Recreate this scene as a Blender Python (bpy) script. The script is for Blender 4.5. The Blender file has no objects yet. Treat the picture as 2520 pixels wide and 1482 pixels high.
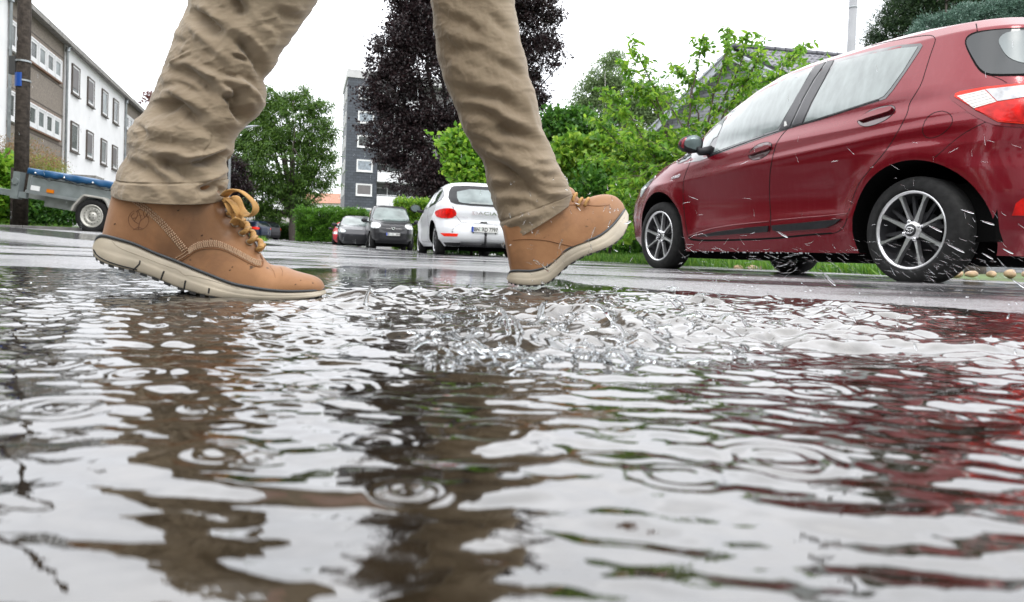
import bpy, bmesh, math, random
import numpy as np
from mathutils import Vector, Matrix
from mathutils.bvhtree import BVHTree
from mathutils.geometry import delaunay_2d_cdt
random.seed(7)
RNG = np.random.default_rng(7)
scn = bpy.context.scene
COL = scn.collection
R = math.radians

# ---------------------------------------------------------------- camera
F_PX, CXP, PYP, WP, HP = 1760., 1260., 672., 2520., 1481.5   # photograph measured at 2520 px wide
CAM = np.array([0., 0., .07])
_p, _r = R(1.4), R(2.06)
_f = np.array([0, math.cos(_p), -math.sin(_p)])
_u0 = np.array([0, math.sin(_p), math.cos(_p)]); _r0 = np.array([1., 0, 0])
_up = math.cos(_r) * _u0 - math.sin(_r) * _r0
_rt = math.cos(_r) * _r0 + math.sin(_r) * _u0
cam = bpy.data.cameras.new('camera'); camo = bpy.data.objects.new('camera', cam); COL.objects.link(camo)
m = Matrix((( _rt[0], _up[0], -_f[0], CAM[0]), (_rt[1], _up[1], -_f[1], CAM[1]), (_rt[2], _up[2], -_f[2], CAM[2]), (0, 0, 0, 1)))
camo.matrix_world = m
cam.sensor_width = 36; cam.lens = 36 * F_PX / WP
cam.shift_y = -(PYP - HP / 2) / WP * -1
cam.clip_start = .01; cam.clip_end = 3000
cam.dof.use_dof = True; cam.dof.focus_distance = 1.6; cam.dof.aperture_fstop = 13
scn.camera = camo

# ---------------------------------------------------------------- sky, sun, exposure
SUN_EL, SUN_AZ = R(52), R(205)
w = bpy.data.worlds.new("World"); scn.world = w; w.use_nodes = True
nt = w.node_tree; nt.nodes.clear()
def nn(nt, t, **k):
    n = nt.nodes.new(t)
    for a, b in k.items():
        if a.startswith('i_'): n.inputs[a[2:].replace('_', ' ')].default_value = b
        else: setattr(n, a, b)
    return n
L = nt.links.new
out = nn(nt, 'ShaderNodeOutputWorld')
sky = nn(nt, 'ShaderNodeTexSky', sky_type='NISHITA', sun_disc=False, sun_elevation=SUN_EL, sun_rotation=SUN_AZ)
b1 = nn(nt, 'ShaderNodeBackground'); b1.inputs[1].default_value = .05; L(sky.outputs[0], b1.inputs[0])
tc = nn(nt, 'ShaderNodeTexCoord'); sp = nn(nt, 'ShaderNodeSeparateXYZ'); L(tc.outputs['Generated'], sp.inputs[0])
ramp = nn(nt, 'ShaderNodeValToRGB'); L(sp.outputs[2], ramp.inputs[0])
e = ramp.color_ramp.elements
e[0].position = 0.; e[0].color = (.30, .298, .296, 1); e[1].position = 1.; e[1].color = (1., 1., 1., 1)
x = ramp.color_ramp.elements.new(.2); x.color = (.56, .562, .57, 1)
x = ramp.color_ramp.elements.new(.5); x.color = (.90, .905, .92, 1)
mp = nn(nt, 'ShaderNodeMapping'); mp.inputs['Scale'].default_value = (1.2, 1.2, 3.4); L(tc.outputs['Generated'], mp.inputs[0])
nz = nn(nt, 'ShaderNodeTexNoise'); nz.inputs['Scale'].default_value = 1.7; nz.inputs['Detail'].default_value = 5; nz.inputs['Roughness'].default_value = .5
L(mp.outputs[0], nz.inputs[0])
mr = nn(nt, 'ShaderNodeMapRange'); L(nz.outputs[0], mr.inputs[0])
mr.inputs[1].default_value = .3; mr.inputs[2].default_value = .7; mr.inputs[3].default_value = .80; mr.inputs[4].default_value = 1.12
mx = nn(nt, 'ShaderNodeMix', data_type='RGBA', blend_type='MULTIPLY'); mx.inputs[0].default_value = 1
L(ramp.outputs[0], mx.inputs[6]); L(mr.outputs[0], mx.inputs[7])
b2 = nn(nt, 'ShaderNodeBackground'); b2.inputs[1].default_value = 3.2; L(mx.outputs[2], b2.inputs[0])
ad = nn(nt, 'ShaderNodeAddShader'); L(b1.outputs[0], ad.inputs[0]); L(b2.outputs[0], ad.inputs[1]); L(ad.outputs[0], out.inputs[0])
sl = bpy.data.lights.new('sun', 'SUN'); sl.energy = .9; sl.angle = R(14); sl.color = (1, .97, .92)
so = bpy.data.objects.new('sun', sl); COL.objects.link(so)
so.rotation_euler = (R(90) - SUN_EL, 0, R(25))
so.location = (0, -5, 12)
scn.view_settings.view_transform = 'Standard'; scn.view_settings.look = 'None'
scn.view_settings.exposure = .18; scn.view_settings.gamma = 1
scn.cycles.use_denoising = True
scn.cycles.max_bounces = 8; scn.cycles.transparent_max_bounces = 12
scn.cycles.sample_clamp_indirect = 6

# ---------------------------------------------------------------- helpers
def ray(x, y): return _f + ((x - CXP) / F_PX) * _rt + ((PYP - y) / F_PX) * _up
def at(x, y, d): return CAM + d * ray(x, y)
def horizon(x): return 629.3 + (x - 1260) * .036
def gz(X, Y):
    """height of the ground"""
    z = np.interp(Y, [-60, 0, 10, 14, 27, 32, 43, 55, 70, 200], [0, 0, 0, .03, .1, .13, .25, .6, .9, 1.5])
    t = np.clip((-X - 2.6) / 4.2, 0, 1); t = t * t * (3 - 2 * t)
    s = np.clip((Y - 3) / 6, 0, 1) * np.clip((30 - Y) / 10, 0, 1)
    z = z + .20 * t * s
    t2 = np.clip((X - 4.2 - .12 * (Y - 4)) / 1.2, 0, 1) * np.clip((Y - 1) / 3, 0, 1)
    return z + .06 * t2

def mesh_obj(name, V, Fc, mats=(), parent=None, smooth=False, fmat=None, world=True):
    me = bpy.data.meshes.new(name)
    V = np.asarray(V, dtype=float)
    if parent is not None and world:
        iv = np.array(parent.matrix_world.inverted())
        V = V @ iv[:3, :3].T + iv[:3, 3]
    me.from_pydata([tuple(v) for v in V], [], [tuple(int(i) for i in f) for f in Fc])
    o = bpy.data.objects.new(name, me); COL.objects.link(o)
    for mt in (mats if isinstance(mats, (list, tuple)) else [mats]): me.materials.append(mt)
    if smooth: me.polygons.foreach_set('use_smooth', [True] * len(me.polygons))
    if fmat is not None: me.polygons.foreach_set('material_index', list(fmat))
    if parent is not None: o.parent = parent
    me.update()
    return o
def grid_mesh(name, P, mats, parent=None, closed_u=False, smooth=True):
    """P: (n,m,3) array -> grid"""
    n, mm = P.shape[:2]
    I = np.arange(n * mm).reshape(n, mm)
    if closed_u: J = np.concatenate([I, I[:, :1]], 1)
    else: J = I
    q = np.stack([J[:-1, :-1], J[:-1, 1:], J[1:, 1:], J[1:, :-1]], -1).reshape(-1, 4)
    V = P.reshape(-1, 3).astype(float)
    if parent is not None:
        iv = np.array(parent.matrix_world.inverted()); V = V @ iv[:3, :3].T + iv[:3, 3]
    me = bpy.data.meshes.new(name)
    me.vertices.add(len(V)); me.vertices.foreach_set('co', V.ravel())
    me.loops.add(q.size); me.loops.foreach_set('vertex_index', q.ravel().astype(np.int32))
    me.polygons.add(len(q)); me.polygons.foreach_set('loop_start', np.arange(0, q.size, 4, dtype=np.int32))
    me.polygons.foreach_set('use_smooth', np.full(len(q), smooth))
    me.update(calc_edges=True)
    o = bpy.data.objects.new(name, me); COL.objects.link(o)
    me.materials.append(mats)
    if parent is not None: o.parent = parent
    return o
def thing(name, label, cat, loc=(0, 0, 0), rotz=0, group=None):
    o = bpy.data.objects.new(name, None); COL.objects.link(o)
    o.empty_display_size = .2
    mw = Matrix.Translation(Vector([float(c) for c in loc])) @ Matrix.Rotation(rotz, 4, 'Z')
    o.matrix_world = mw
    tag(o, label, cat, group); return o
def tag(o, label=None, cat=None, group=None, kind=None):
    if label: o['label'] = label
    if cat: o['category'] = cat
    if group: o['group'] = group
    if kind: o['kind'] = kind
    return o
class MB:
    """collects shapes for one mesh"""
    def __init__(s): s.v = []; s.f = []; s.m = []
    def add(s, V, Fc, mi=0):
        b = len(s.v); s.v += [tuple(float(c) for c in v) for v in V]; s.f += [tuple(b + int(i) for i in f) for f in Fc]; s.m += [mi] * len(Fc); return s
    def box(s, x0, x1, y0, y1, z0, z1, mi=0):
        return s.add([(x0, y0, z0), (x1, y0, z0), (x1, y1, z0), (x0, y1, z0), (x0, y0, z1), (x1, y0, z1), (x1, y1, z1), (x0, y1, z1)],
            [(0, 3, 2, 1), (4, 5, 6, 7), (0, 1, 5, 4), (1, 2, 6, 5), (2, 3, 7, 6), (3, 0, 4, 7)], mi)
    def tube(s, pts, rad, n=8, mi=0, cap=True, flat=1.):
        pts = [np.array(p, float) for p in pts]; k = len(pts)
        rad = [rad] * k if np.isscalar(rad) else list(rad)
        V = []; prev = None
        for i in range(k):
            t = pts[min(i + 1, k - 1)] - pts[max(i - 1, 0)]; t = t / (np.linalg.norm(t) + 1e-12)
            if prev is None:
                a = np.array([0, 0, 1.]) if abs(t[2]) < .9 else np.array([1., 0, 0])
            else: a = prev
            a = a - t * (a @ t); a /= np.linalg.norm(a) + 1e-12; prev = a; b = np.cross(t, a)
            for j in range(n):
                an = 2 * math.pi * j / n; V.append(pts[i] + rad[i] * (math.cos(an) * a * flat + math.sin(an) * b))
        Fc = [(i * n + j, i * n + (j + 1) % n, (i + 1) * n + (j + 1) % n, (i + 1) * n + j) for i in range(k - 1) for j in range(n)]
        if cap: Fc += [tuple(range(n))[::-1], tuple((k - 1) * n + j for j in range(n))]
        return s.add(V, Fc, mi)
    def lathe(s, prof, n=48, axis='y', c=(0, 0, 0), mi=0):
        """prof: list of (offset along axis, radius)"""
        V = []; k = len(prof)
        for o_, r_ in prof:
            for j in range(n):
                a = 2 * math.pi * j / n; p, q = r_ * math.cos(a), r_ * math.sin(a)
                V.append((c[0] + p, c[1] + o_, c[2] + q) if axis == 'y' else ((c[0] + o_, c[1] + p, c[2] + q) if axis == 'x' else (c[0] + p, c[1] + q, c[2] + o_)))
        Fc = [(i * n + j, i * n + (j + 1) % n, (i + 1) * n + (j + 1) % n, (i + 1) * n + j) for i in range(k - 1) for j in range(n)]
        return s.add(V, Fc, mi)
    def prism(s, poly, a, b, ax='y', mi=0):
        """poly 2d extruded from a to b along ax"""
        n = len(poly)
        def P(u, v, w_): return (u, w_, v) if ax == 'y' else ((w_, u, v) if ax == 'x' else (u, v, w_))
        V = [P(u, v, a) for u, v in poly] + [P(u, v, b) for u, v in poly]
        return s.add(V, [tuple(range(n)), tuple(range(2 * n - 1, n - 1, -1))] + [(i, n + i, n + (i + 1) % n, (i + 1) % n) for i in range(n)], mi)
    def build(s, name, mats, parent=None, smooth=False, world=False):
        return mesh_obj(name, s.v, s.f, mats, parent, smooth, s.m if isinstance(mats, (list, tuple)) else None, world=world)
def bevel(o, wd=.01, seg=2, ang=40):
    md = o.modifiers.new('bevel', 'BEVEL'); md.width = wd; md.segments = seg; md.limit_method = 'ANGLE'; md.angle_limit = R(ang); return o
def apply_mods(o):
    dg = bpy.context.evaluated_depsgraph_get(); ev = o.evaluated_get(dg)
    me = bpy.data.meshes.new_from_object(ev); o.modifiers.clear(); o.data = me
def text_mesh(body, name, mat, parent, M, size=1., thick=.002, align='CENTER', bold=0., xscale=1., shear=0.):
    cu = bpy.data.curves.new(name, 'FONT'); cu.body = body; cu.size = size; cu.extrude = thick; cu.align_x = align; cu.align_y = 'CENTER'; cu.offset = bold; cu.shear = shear
    to = bpy.data.objects.new(name + '_t', cu); COL.objects.link(to)
    dg = bpy.context.evaluated_depsgraph_get(); me = bpy.data.meshes.new_from_object(to.evaluated_get(dg))
    bpy.data.objects.remove(to)
    me.materials.clear(); me.materials.append(mat)
    o = bpy.data.objects.new(name, me); COL.objects.link(o); o.parent = parent
    if parent is not None: o.matrix_basis = M @ Matrix.Diagonal((xscale, 1, 1, 1))
    me.name = name
    return o
# noise
_perm = RNG.permutation(512)
def _h(ix, iy): return _perm[(_perm[ix & 511] + iy) & 511]
def perlin(x, y):
    x = np.asarray(x, float); y = np.asarray(y, float)
    xi = np.floor(x).astype(int); yi = np.floor(y).astype(int); xf = x - xi; yf = y - yi
    u = xf ** 3 * (xf * (xf * 6 - 15) + 10); v = yf ** 3 * (yf * (yf * 6 - 15) + 10)
    def g(h, a, b):
        an = h * (2 * math.pi / 512 * 7.31); return np.cos(an) * a + np.sin(an) * b
    n00 = g(_h(xi, yi), xf, yf); n10 = g(_h(xi + 1, yi), xf - 1, yf); n01 = g(_h(xi, yi + 1), xf, yf - 1); n11 = g(_h(xi + 1, yi + 1), xf - 1, yf - 1)
    return ((n00 * (1 - u) + n10 * u) * (1 - v) + (n01 * (1 - u) + n11 * u) * v) * 1.4
def fbm(x, y, o=4):
    s = 0; a = 1
    for i in range(o): s = s + a * perlin(x * 2 ** i + 17.3 * i, y * 2 ** i - 9.1 * i); a *= .5
    return s

# ---------------------------------------------------------------- materials
def mat(name, col=(.5, .5, .5), rough=.5, metal=0., spec=.5, coat=0., coat_r=.03, ior=1.5, trans=0., emit=None, estr=0., noise=None, bump=None, alpha=1.):
    """noise: (scale, amount, detail) value variation; bump: (scale, strength, distance)"""
    mt = bpy.data.materials.new(name); mt.use_nodes = True; nt = mt.node_tree; bs = nt.nodes['Principled BSDF']
    I = bs.inputs
    I['Base Color'].default_value = (*col, 1); I['Roughness'].default_value = rough; I['Metallic'].default_value = metal
    I['Specular IOR Level'].default_value = spec; I['IOR'].default_value = ior
    I['Coat Weight'].default_value = coat; I['Coat Roughness'].default_value = coat_r; I['Transmission Weight'].default_value = trans; I['Alpha'].default_value = alpha
    if emit: I['Emission Color'].default_value = (*emit, 1); I['Emission Strength'].default_value = estr
    tc = nt.nodes.new('ShaderNodeTexCoord')
    if noise:
        tn = nn(nt, 'ShaderNodeTexNoise'); tn.inputs['Scale'].default_value = noise[0]; tn.inputs['Detail'].default_value = noise[2] if len(noise) > 2 else 4
        nt.links.new(tc.outputs['Object'], tn.inputs[0])
        mr = nn(nt, 'ShaderNodeMapRange'); nt.links.new(tn.outputs[0], mr.inputs[0]); mr.inputs[1].default_value = .3; mr.inputs[2].default_value = .7
        mr.inputs[3].default_value = 1 - noise[1]; mr.inputs[4].default_value = 1 + noise[1]
        mx = nn(nt, 'ShaderNodeMix', data_type='RGBA', blend_type='MULTIPLY'); mx.inputs[0].default_value = 1; mx.inputs[6].default_value = (*col, 1)
        nt.links.new(mr.outputs[0], mx.inputs[7]); nt.links.new(mx.outputs[2], I['Base Color'])
    if bump:
        tb = nn(nt, 'ShaderNodeTexNoise'); tb.inputs['Scale'].default_value = bump[0]; tb.inputs['Detail'].default_value = 5
        nt.links.new(tc.outputs['Object'], tb.inputs[0])
        bn = nn(nt, 'ShaderNodeBump'); bn.inputs['Strength'].default_value = bump[1]; bn.inputs['Distance'].default_value = bump[2] if len(bump) > 2 else .01
        nt.links.new(tb.outputs[0], bn.inputs['Height']); nt.links.new(bn.outputs[0], I['Normal'])
    return mt
def leaf_mat(name, c1, c2, c3, rough=.45, trans=.35):
    """three tones spread leaf by leaf, light passing through"""
    mt = bpy.data.materials.new(name); mt.use_nodes = True; nt = mt.node_tree; nt.nodes.clear(); K = nt.links.new
    out = nn(nt, 'ShaderNodeOutputMaterial'); ge = nn(nt, 'ShaderNodeNewGeometry'); cr = nn(nt, 'ShaderNodeValToRGB')
    K(ge.outputs['Random Per Island'], cr.inputs[0]); el = cr.color_ramp.elements
    el[0].color = (*c1, 1); el[1].color = (*c3, 1); q = el.new(.5); q.color = (*c2, 1)
    bs = nn(nt, 'ShaderNodeBsdfPrincipled'); bs.inputs['Roughness'].default_value = rough; bs.inputs['Specular IOR Level'].default_value = .4; K(cr.outputs[0], bs.inputs['Base Color'])
    tr = nn(nt, 'ShaderNodeBsdfTranslucent'); hs = nn(nt, 'ShaderNodeHueSaturation'); hs.inputs['Value'].default_value = 1.5; hs.inputs['Hue'].default_value = .49; K(cr.outputs[0], hs.inputs['Color']); K(hs.outputs[0], tr.inputs[0])
    mi = nn(nt, 'ShaderNodeMixShader'); mi.inputs[0].default_value = trans; K(bs.outputs[0], mi.inputs[1]); K(tr.outputs[0], mi.inputs[2]); K(mi.outputs[0], out.inputs[0])
    return mt
def node_mat(name):
    mt = bpy.data.materials.new(name); mt.use_nodes = True; return mt, mt.node_tree, mt.node_tree.nodes['Principled BSDF']
# ================================================================ ground, road, puddle
mt, nt, bs = node_mat('grass_ground'); K = nt.links.new
tc = nn(nt, 'ShaderNodeTexCoord'); t1 = nn(nt, 'ShaderNodeTexNoise'); t1.inputs['Scale'].default_value = 1.5; t1.inputs['Detail'].default_value = 8; K(tc.outputs['Object'], t1.inputs[0])
cr = nn(nt, 'ShaderNodeValToRGB'); K(t1.outputs[0], cr.inputs[0]); el = cr.color_ramp.elements
el[0].position = .3; el[0].color = (.045, .04, .02, 1); el[1].position = .65; el[1].color = (.07, .13, .022, 1); K(cr.outputs[0], bs.inputs['Base Color']); bs.inputs['Roughness'].default_value = .8
M_GROUND = mt
# the ground as one sheet, to the horizon
ys = np.concatenate([[-600, -200, -60, -20, -6, -2, 0], np.geomspace(.5, 70, 90), [90, 120, 200, 400, 900]])
xs = np.concatenate([[-900, -300, -120], np.linspace(-60, 40, 160), [80, 200, 900]])
X, Y = np.meshgrid(xs, ys); Z = gz(X, Y) - .045
tag(grid_mesh('ground', np.stack([X, Y, Z], -1), M_GROUND), kind='structure')

# wet asphalt
mt, nt, bs = node_mat('wet_asphalt'); K = nt.links.new
tc = nn(nt, 'ShaderNodeTexCoord')
def noise(sc, det=4, rough=.5, vec=None, mpscale=None, dist=0):
    n = nn(nt, 'ShaderNodeTexNoise'); n.inputs['Scale'].default_value = sc; n.inputs['Detail'].default_value = det; n.inputs['Roughness'].default_value = rough; n.inputs['Distortion'].default_value = dist
    src = vec or tc.outputs['Object']
    if mpscale:
        m_ = nn(nt, 'ShaderNodeMapping'); m_.inputs['Scale'].default_value = mpscale; nt.links.new(src, m_.inputs[0]); src = m_.outputs[0]
    nt.links.new(src, n.inputs[0]); return n.outputs[0]
def mrange(src, a, b, c, d, clamp=True):
    n = nn(nt, 'ShaderNodeMapRange'); nt.links.new(src, n.inputs[0]); n.clamp = clamp
    for i, v in enumerate((a, b, c, d)): n.inputs[i + 1].default_value = v
    return n.outputs[0]
vor = nn(nt, 'ShaderNodeTexVoronoi'); vor.inputs['Scale'].default_value = 150; K(tc.outputs['Object'], vor.inputs[0])
stone = mrange(vor.outputs['Color'], 0, 1, .5, 1.7)
big = noise(.6, 5)
cr = nn(nt, 'ShaderNodeValToRGB'); K(big, cr.inputs[0]); el = cr.color_ramp.elements
el[0].position = .3; el[0].color = (.065, .064, .067, 1); el[1].position = .7; el[1].color = (.125, .122, .126, 1)
mx = nn(nt, 'ShaderNodeMix', data_type='RGBA', blend_type='MULTIPLY'); mx.inputs[0].default_value = 1; K(cr.outputs[0], mx.inputs[6]); K(stone, mx.inputs[7]); K(mx.outputs[2], bs.inputs['Base Color'])
film = noise(.55, 5, .55, mpscale=(.5, 1.5, 1), dist=.4)
K(mrange(film, .45, .54, .05, .27), bs.inputs['Roughness'])
bs.inputs['Specular IOR Level'].default_value = .8; bs.inputs['IOR'].default_value = 2.1
b1_ = nn(nt, 'ShaderNodeBump'); K(vor.outputs['Distance'], b1_.inputs['Height']); K(mrange(film, .44, .56, .02, .9), b1_.inputs['Strength']); b1_.inputs['Distance'].default_value = .005
b2_ = nn(nt, 'ShaderNodeBump'); K(noise(34, 4), b2_.inputs['Height']); b2_.inputs['Strength'].default_value = .35; b2_.inputs['Distance'].default_value = .004
K(b1_.outputs[0], b2_.inputs['Normal']); K(b2_.outputs[0], bs.inputs['Normal'])
M_ROAD = mt

EDGE_X = [-4, -1.6, -1.05, -.72, -.4, .05, .2, .5, .88, 1.3, 2.2, 4]
EDGE_Y = [1.2, 1.5, 1.65, 2.5, 3.1, 2.9, 1.85, 1.5, 1.22, 1.05, .8, .5]
def road_z(X, Y):
    e = np.interp(X, EDGE_X, EDGE_Y)
    t = np.clip((Y - e) / .28 * 0.5 + .5, 0, 1); t = t * t * (3 - 2 * t)
    n = fbm(X * 1.3, Y * 3.2, 4) * .0035 + fbm(X * 7, Y * 14, 3) * .0009
    base = -.012 * (1 - t) + .0045 * t
    near = np.clip((12 - Y) / 8, 0, 1)
    side = np.clip((np.abs(X) - 2.2) / 1.5, 0, 1) * np.clip((1.5 - Y) / 1, 0, 1)
    return gz(X, Y) + base + n * near * (.3 + t) + side * .02
ys = np.concatenate([[-30, -8, -2, -.4], np.geomspace(.1, 75, 620)])
s = np.linspace(-1, 1, 420); s = s * (.55 + .45 * np.abs(s))
Yg = np.repeat(ys[:, None], len(s), 1)
def x_left(y): return np.interp(y, [-30, 0, 9, 12.4, 30, 50, 58, 75], [-9, -7, -7.6, -9.3, -17, -30, -30, -30])
def x_right(y): return np.interp(y, [-30, 0, 4, 8, 10, 14, 20, 45, 75], [4.5, 4.2, 4.2, 4.0, 3.2, 1.6, .4, -3, -6])
hw = .9 + np.clip(Yg, 0, None) * 1.05
Xg = s[None, :] * np.where(Yg > 6, 1, 1) * hw
Xg = np.where(Yg < .1, s[None, :] * 7, Xg)
Xg = np.clip(Xg, x_left(Yg), x_right(Yg))
Zg = road_z(Xg, Yg)
tag(grid_mesh('road', np.stack([Xg, Yg, Zg], -1), M_ROAD), kind='structure')

# ---------------------------------------------------------------- puddle water
mt, nt, bs = node_mat('puddle_water'); K = nt.links.new; tc = nn(nt, 'ShaderNodeTexCoord')
cr = nn(nt, 'ShaderNodeValToRGB'); K(noise(26, 8, .7, dist=.6), cr.inputs[0]); el = cr.color_ramp.elements
el[0].position = .32; el[0].color = (.004, .003, .002, 1); el[1].position = .72; el[1].color = (.030, .022, .013, 1)
at_ = nn(nt, 'ShaderNodeAttribute', attribute_name='churn'); ch = noise(55, 5, .6); mulc = nn(nt, 'ShaderNodeMath', operation='MULTIPLY'); K(at_.outputs['Fac'], mulc.inputs[0]); K(mrange(ch, .38, .62, .25, 1.), mulc.inputs[1])
mxc = nn(nt, 'ShaderNodeMix', data_type='RGBA'); K(mulc.outputs[0], mxc.inputs[0]); K(cr.outputs[0], mxc.inputs[6]); mxc.inputs[7].default_value = (.115, .105, .095, 1); K(mxc.outputs[2], bs.inputs['Base Color'])      # air beaten into the churned water
K(mrange(mulc.outputs[0], 0, 1, .015, .14), bs.inputs['Roughness']); bs.inputs['IOR'].default_value = 2.05; bs.inputs['Specular IOR Level'].default_value = .5
b_ = nn(nt, 'ShaderNodeBump'); K(noise(60, 3), b_.inputs['Height']); b_.inputs['Strength'].default_value = .12; b_.inputs['Distance'].default_value = .002; K(b_.outputs[0], bs.inputs['Normal'])
M_WATER = mt
def ground_px(x, y): 
    d = ray(x, y); t = -CAM[2] / d[2]; return (CAM + t * d)[:2]
_rs = np.random.default_rng(21)
WAVES = []
for lam, slp, k in ((.22, .018, 6), (.12, .026, 8), (.066, .042, 12), (.038, .070, 16), (.022, .095, 20), (.013, .065, 18), (.0085, .034, 16)):
    for i in range(k):
        an = _rs.normal(math.pi / 2, .55); l_ = lam * _rs.uniform(.75, 1.3); WAVES.append((math.cos(an) * 2 * math.pi / l_, math.sin(an) * 2 * math.pi / l_ , _rs.uniform(0, 6.28), slp * l_ / (2 * math.pi) * math.sqrt(2. / k) * _rs.uniform(.7, 1.3)))
RINGS = []
for px, py, r0, a in ((1000, 1215, .0055, .00075), (560, 1115, .011, .0006), (1110, 850, .02, .0006), (640, 1130, .005, .0005), (1920, 1130, .018, .0006), (800, 950, .02, .0005), (930, 1085, .009, .0004)):
    g_ = ground_px(px, py); RINGS.append((g_[0], g_[1], r0, a))
for i in range(110):
    yy = .22 + 2.6 * _rs.random() ** 1.2; RINGS.append((_rs.uniform(-.8, .9) * (yy + .15), yy, _rs.uniform(.005, .020), _rs.uniform(.00016, .00042)))
def water_h(X, Y):
    tm = np.exp(-(((X - .16 * (Y + .2)) / (.36 + .1 * Y)) ** 4)) * np.clip((Y - .34) / .28, 0, 1) ** 1.3 * np.clip((1.62 - Y) / .35, 0, 1)
    tm2 = np.exp(-(((X + .32) / .30) ** 2 + ((Y - .86) / .22) ** 2))        # churned water round the planted boot
    tm = np.clip(tm * (.65 + .7 * np.clip(fbm(X * 5, Y * 5, 2) + .5, 0, 1)) + .55 * tm2, 0, 1.2)
    calm = 1 - .55 * np.exp(-(((X + .16) / .10) ** 2 + ((Y - .17) / .07) ** 2))
    h = 0
    for kx, ky, ph, a in WAVES: h = h + a * np.sin(kx * X + ky * Y + ph) * (1 if kx * kx + ky * ky < 5e5 else np.clip((.8 - Y) / .3, 0, 1))
    far = np.clip(1.25 - .35 * Y, .12, 1) * np.clip((2.6 - Y) / 1., .04, 1)
    h = h * (.62 + .9 * tm) * (.75 + .45 * np.clip(fbm(X * 5.1 + 3, Y * 5.1, 2), -1, 1)) * calm * far
    # waves running out from the splash
    r = np.hypot(X - .10, Y - .78); n1 = fbm(X * 3.1, Y * 3.1, 3)
    h = h + .00115 * np.sin(2 * math.pi * (r + .04 * n1) / .036) * np.clip((r - .12) / .2, 0, 1) * np.exp(-r / .5) * far * calm * (.6 + .5 * fbm(X * 4 + 9, Y * 4, 2))
    h = h + .00030 * np.sin(2 * math.pi * (r + .012 * n1) / .017) * np.clip((r - .12) / .2, 0, 1) * np.exp(-r / .6) * far * calm * np.clip(.5 + perlin(X * 9, Y * 9), 0, 1.4)
    h = h + .0011 * np.sin(2 * math.pi * (r + .03 * n1) / .081 + 1) * np.clip((r - .12) / .2, 0, 1) * np.exp(-r / .8) * far * calm
    r = np.hypot(X + .42, Y - .97)
    h = h + .0007 * np.sin(2 * math.pi * (r + .03 * n1) / .036) * np.clip((r - .1) / .1, 0, 1) * np.exp(-r / .35) * far
    for cx, cy, r0, a in RINGS:
        r = np.hypot(X - cx, Y - cy); lam = .25 * r0 + .0055
        h = h + a * np.clip(.75 + .9 * n1, .15, 1.3) * np.cos(2 * math.pi * (r - r0) / lam) * np.exp(-((r - r0) / (lam * .8)) ** 2)
    # churn: sharp crests and tongues
    wx, wy = .035 * perlin(X * 7 + 5, Y * 7), .035 * perlin(X * 7, Y * 7 + 9)
    rid = np.sqrt(1.0001 - np.clip(np.abs(perlin((X + wx) * 11, (Y + wy) * 13)) * 1.7, 0, 1)) - .45
    rid2 = np.sqrt(1.0001 - np.clip(np.abs(perlin((X + wx) * 24 + 3, (Y + wy) * 28)) * 1.6, 0, 1)) - .5
    rid3 = perlin((X + wx) * 62 + 3, (Y + wy) * 66)
    env = np.clip(fbm(X * 4.3 + 20, Y * 4.3, 2) * .9 + .45, 0, 1.2)
    sp_ = np.clip(perlin((X + wx) * 15 + 40, (Y + wy) * 17) - .30, 0, 1) * 1.8
    water_h.tm = tm
    h = h + tm ** 1.4 * (.0150 * rid * env + .0055 * rid2 * (.4 + env) + .0006 * rid3 + .016 * sp_ * env)
    return h
ys = np.concatenate([np.geomspace(.085, 2.2, 900), np.geomspace(2.205, 4.2, 120)])
s = np.linspace(-1, 1, 900); Yg = np.repeat(ys[:, None], len(s), 1); Xg = s[None, :] * (.22 + 1.0 * Yg)
Zw = water_h(Xg, Yg)
wo_ = grid_mesh('puddle_water', np.stack([Xg, Yg, Zw], -1), M_WATER); tag(wo_, kind='structure')
ca_ = wo_.data.attributes.new('churn', 'FLOAT', 'POINT'); ca_.data.foreach_set('value', (np.clip(water_h.tm, 0, 1) ** 1.5 * .75).ravel().astype(np.float32))
# pavement edge and verge on the left
# ================================================================ buildings
def slate_mat(name, col, row=.25, wid=.5):
    mt, nt, bs = node_mat(name); K = nt.links.new; tc = nn(nt, 'ShaderNodeTexCoord'); sp = nn(nt, 'ShaderNodeSeparateXYZ'); K(tc.outputs['Object'], sp.inputs[0])
    ad = nn(nt, 'ShaderNodeMath', operation='ADD'); K(sp.outputs[0], ad.inputs[0]); K(sp.outputs[1], ad.inputs[1])
    cb = nn(nt, 'ShaderNodeCombineXYZ'); K(ad.outputs[0], cb.inputs[0]); K(sp.outputs[2], cb.inputs[1])
    br = nn(nt, 'ShaderNodeTexBrick'); K(cb.outputs[0], br.inputs[0]); br.inputs['Scale'].default_value = 1; br.inputs['Brick Width'].default_value = wid; br.inputs['Row Height'].default_value = row
    br.inputs['Mortar Size'].default_value = row * .06; br.inputs['Color1'].default_value = (*[c * .8 for c in col], 1); br.inputs['Color2'].default_value = (*[c * 1.25 for c in col], 1); br.inputs['Mortar'].default_value = (*[c * .35 for c in col], 1)
    K(br.outputs[0], bs.inputs['Base Color']); bs.inputs['Roughness'].default_value = .55
    bp = nn(nt, 'ShaderNodeBump'); bp.inputs['Strength'].default_value = .6; bp.inputs['Distance'].default_value = .02; bp.invert = True; K(br.outputs['Fac'], bp.inputs['Height']); K(bp.outputs[0], bs.inputs['Normal'])
    return mt
M_PLASTER = mat('white_plaster', (.70, .70, .70), .9, noise=(1.3, .05, 6), bump=(60, .25, .01))
M_PEBBLE = mat('brown_pebbledash', (.20, .17, .14), .9, noise=(22, .35, 8), bump=(40, .7, .03))
M_WFRAME = mat('white_window_frame', (.62, .62, .62), .5, noise=(3, .05))
M_DARKTRIM = mat('dark_brown_trim', (.06, .045, .035), .6, noise=(6, .3))
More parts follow.
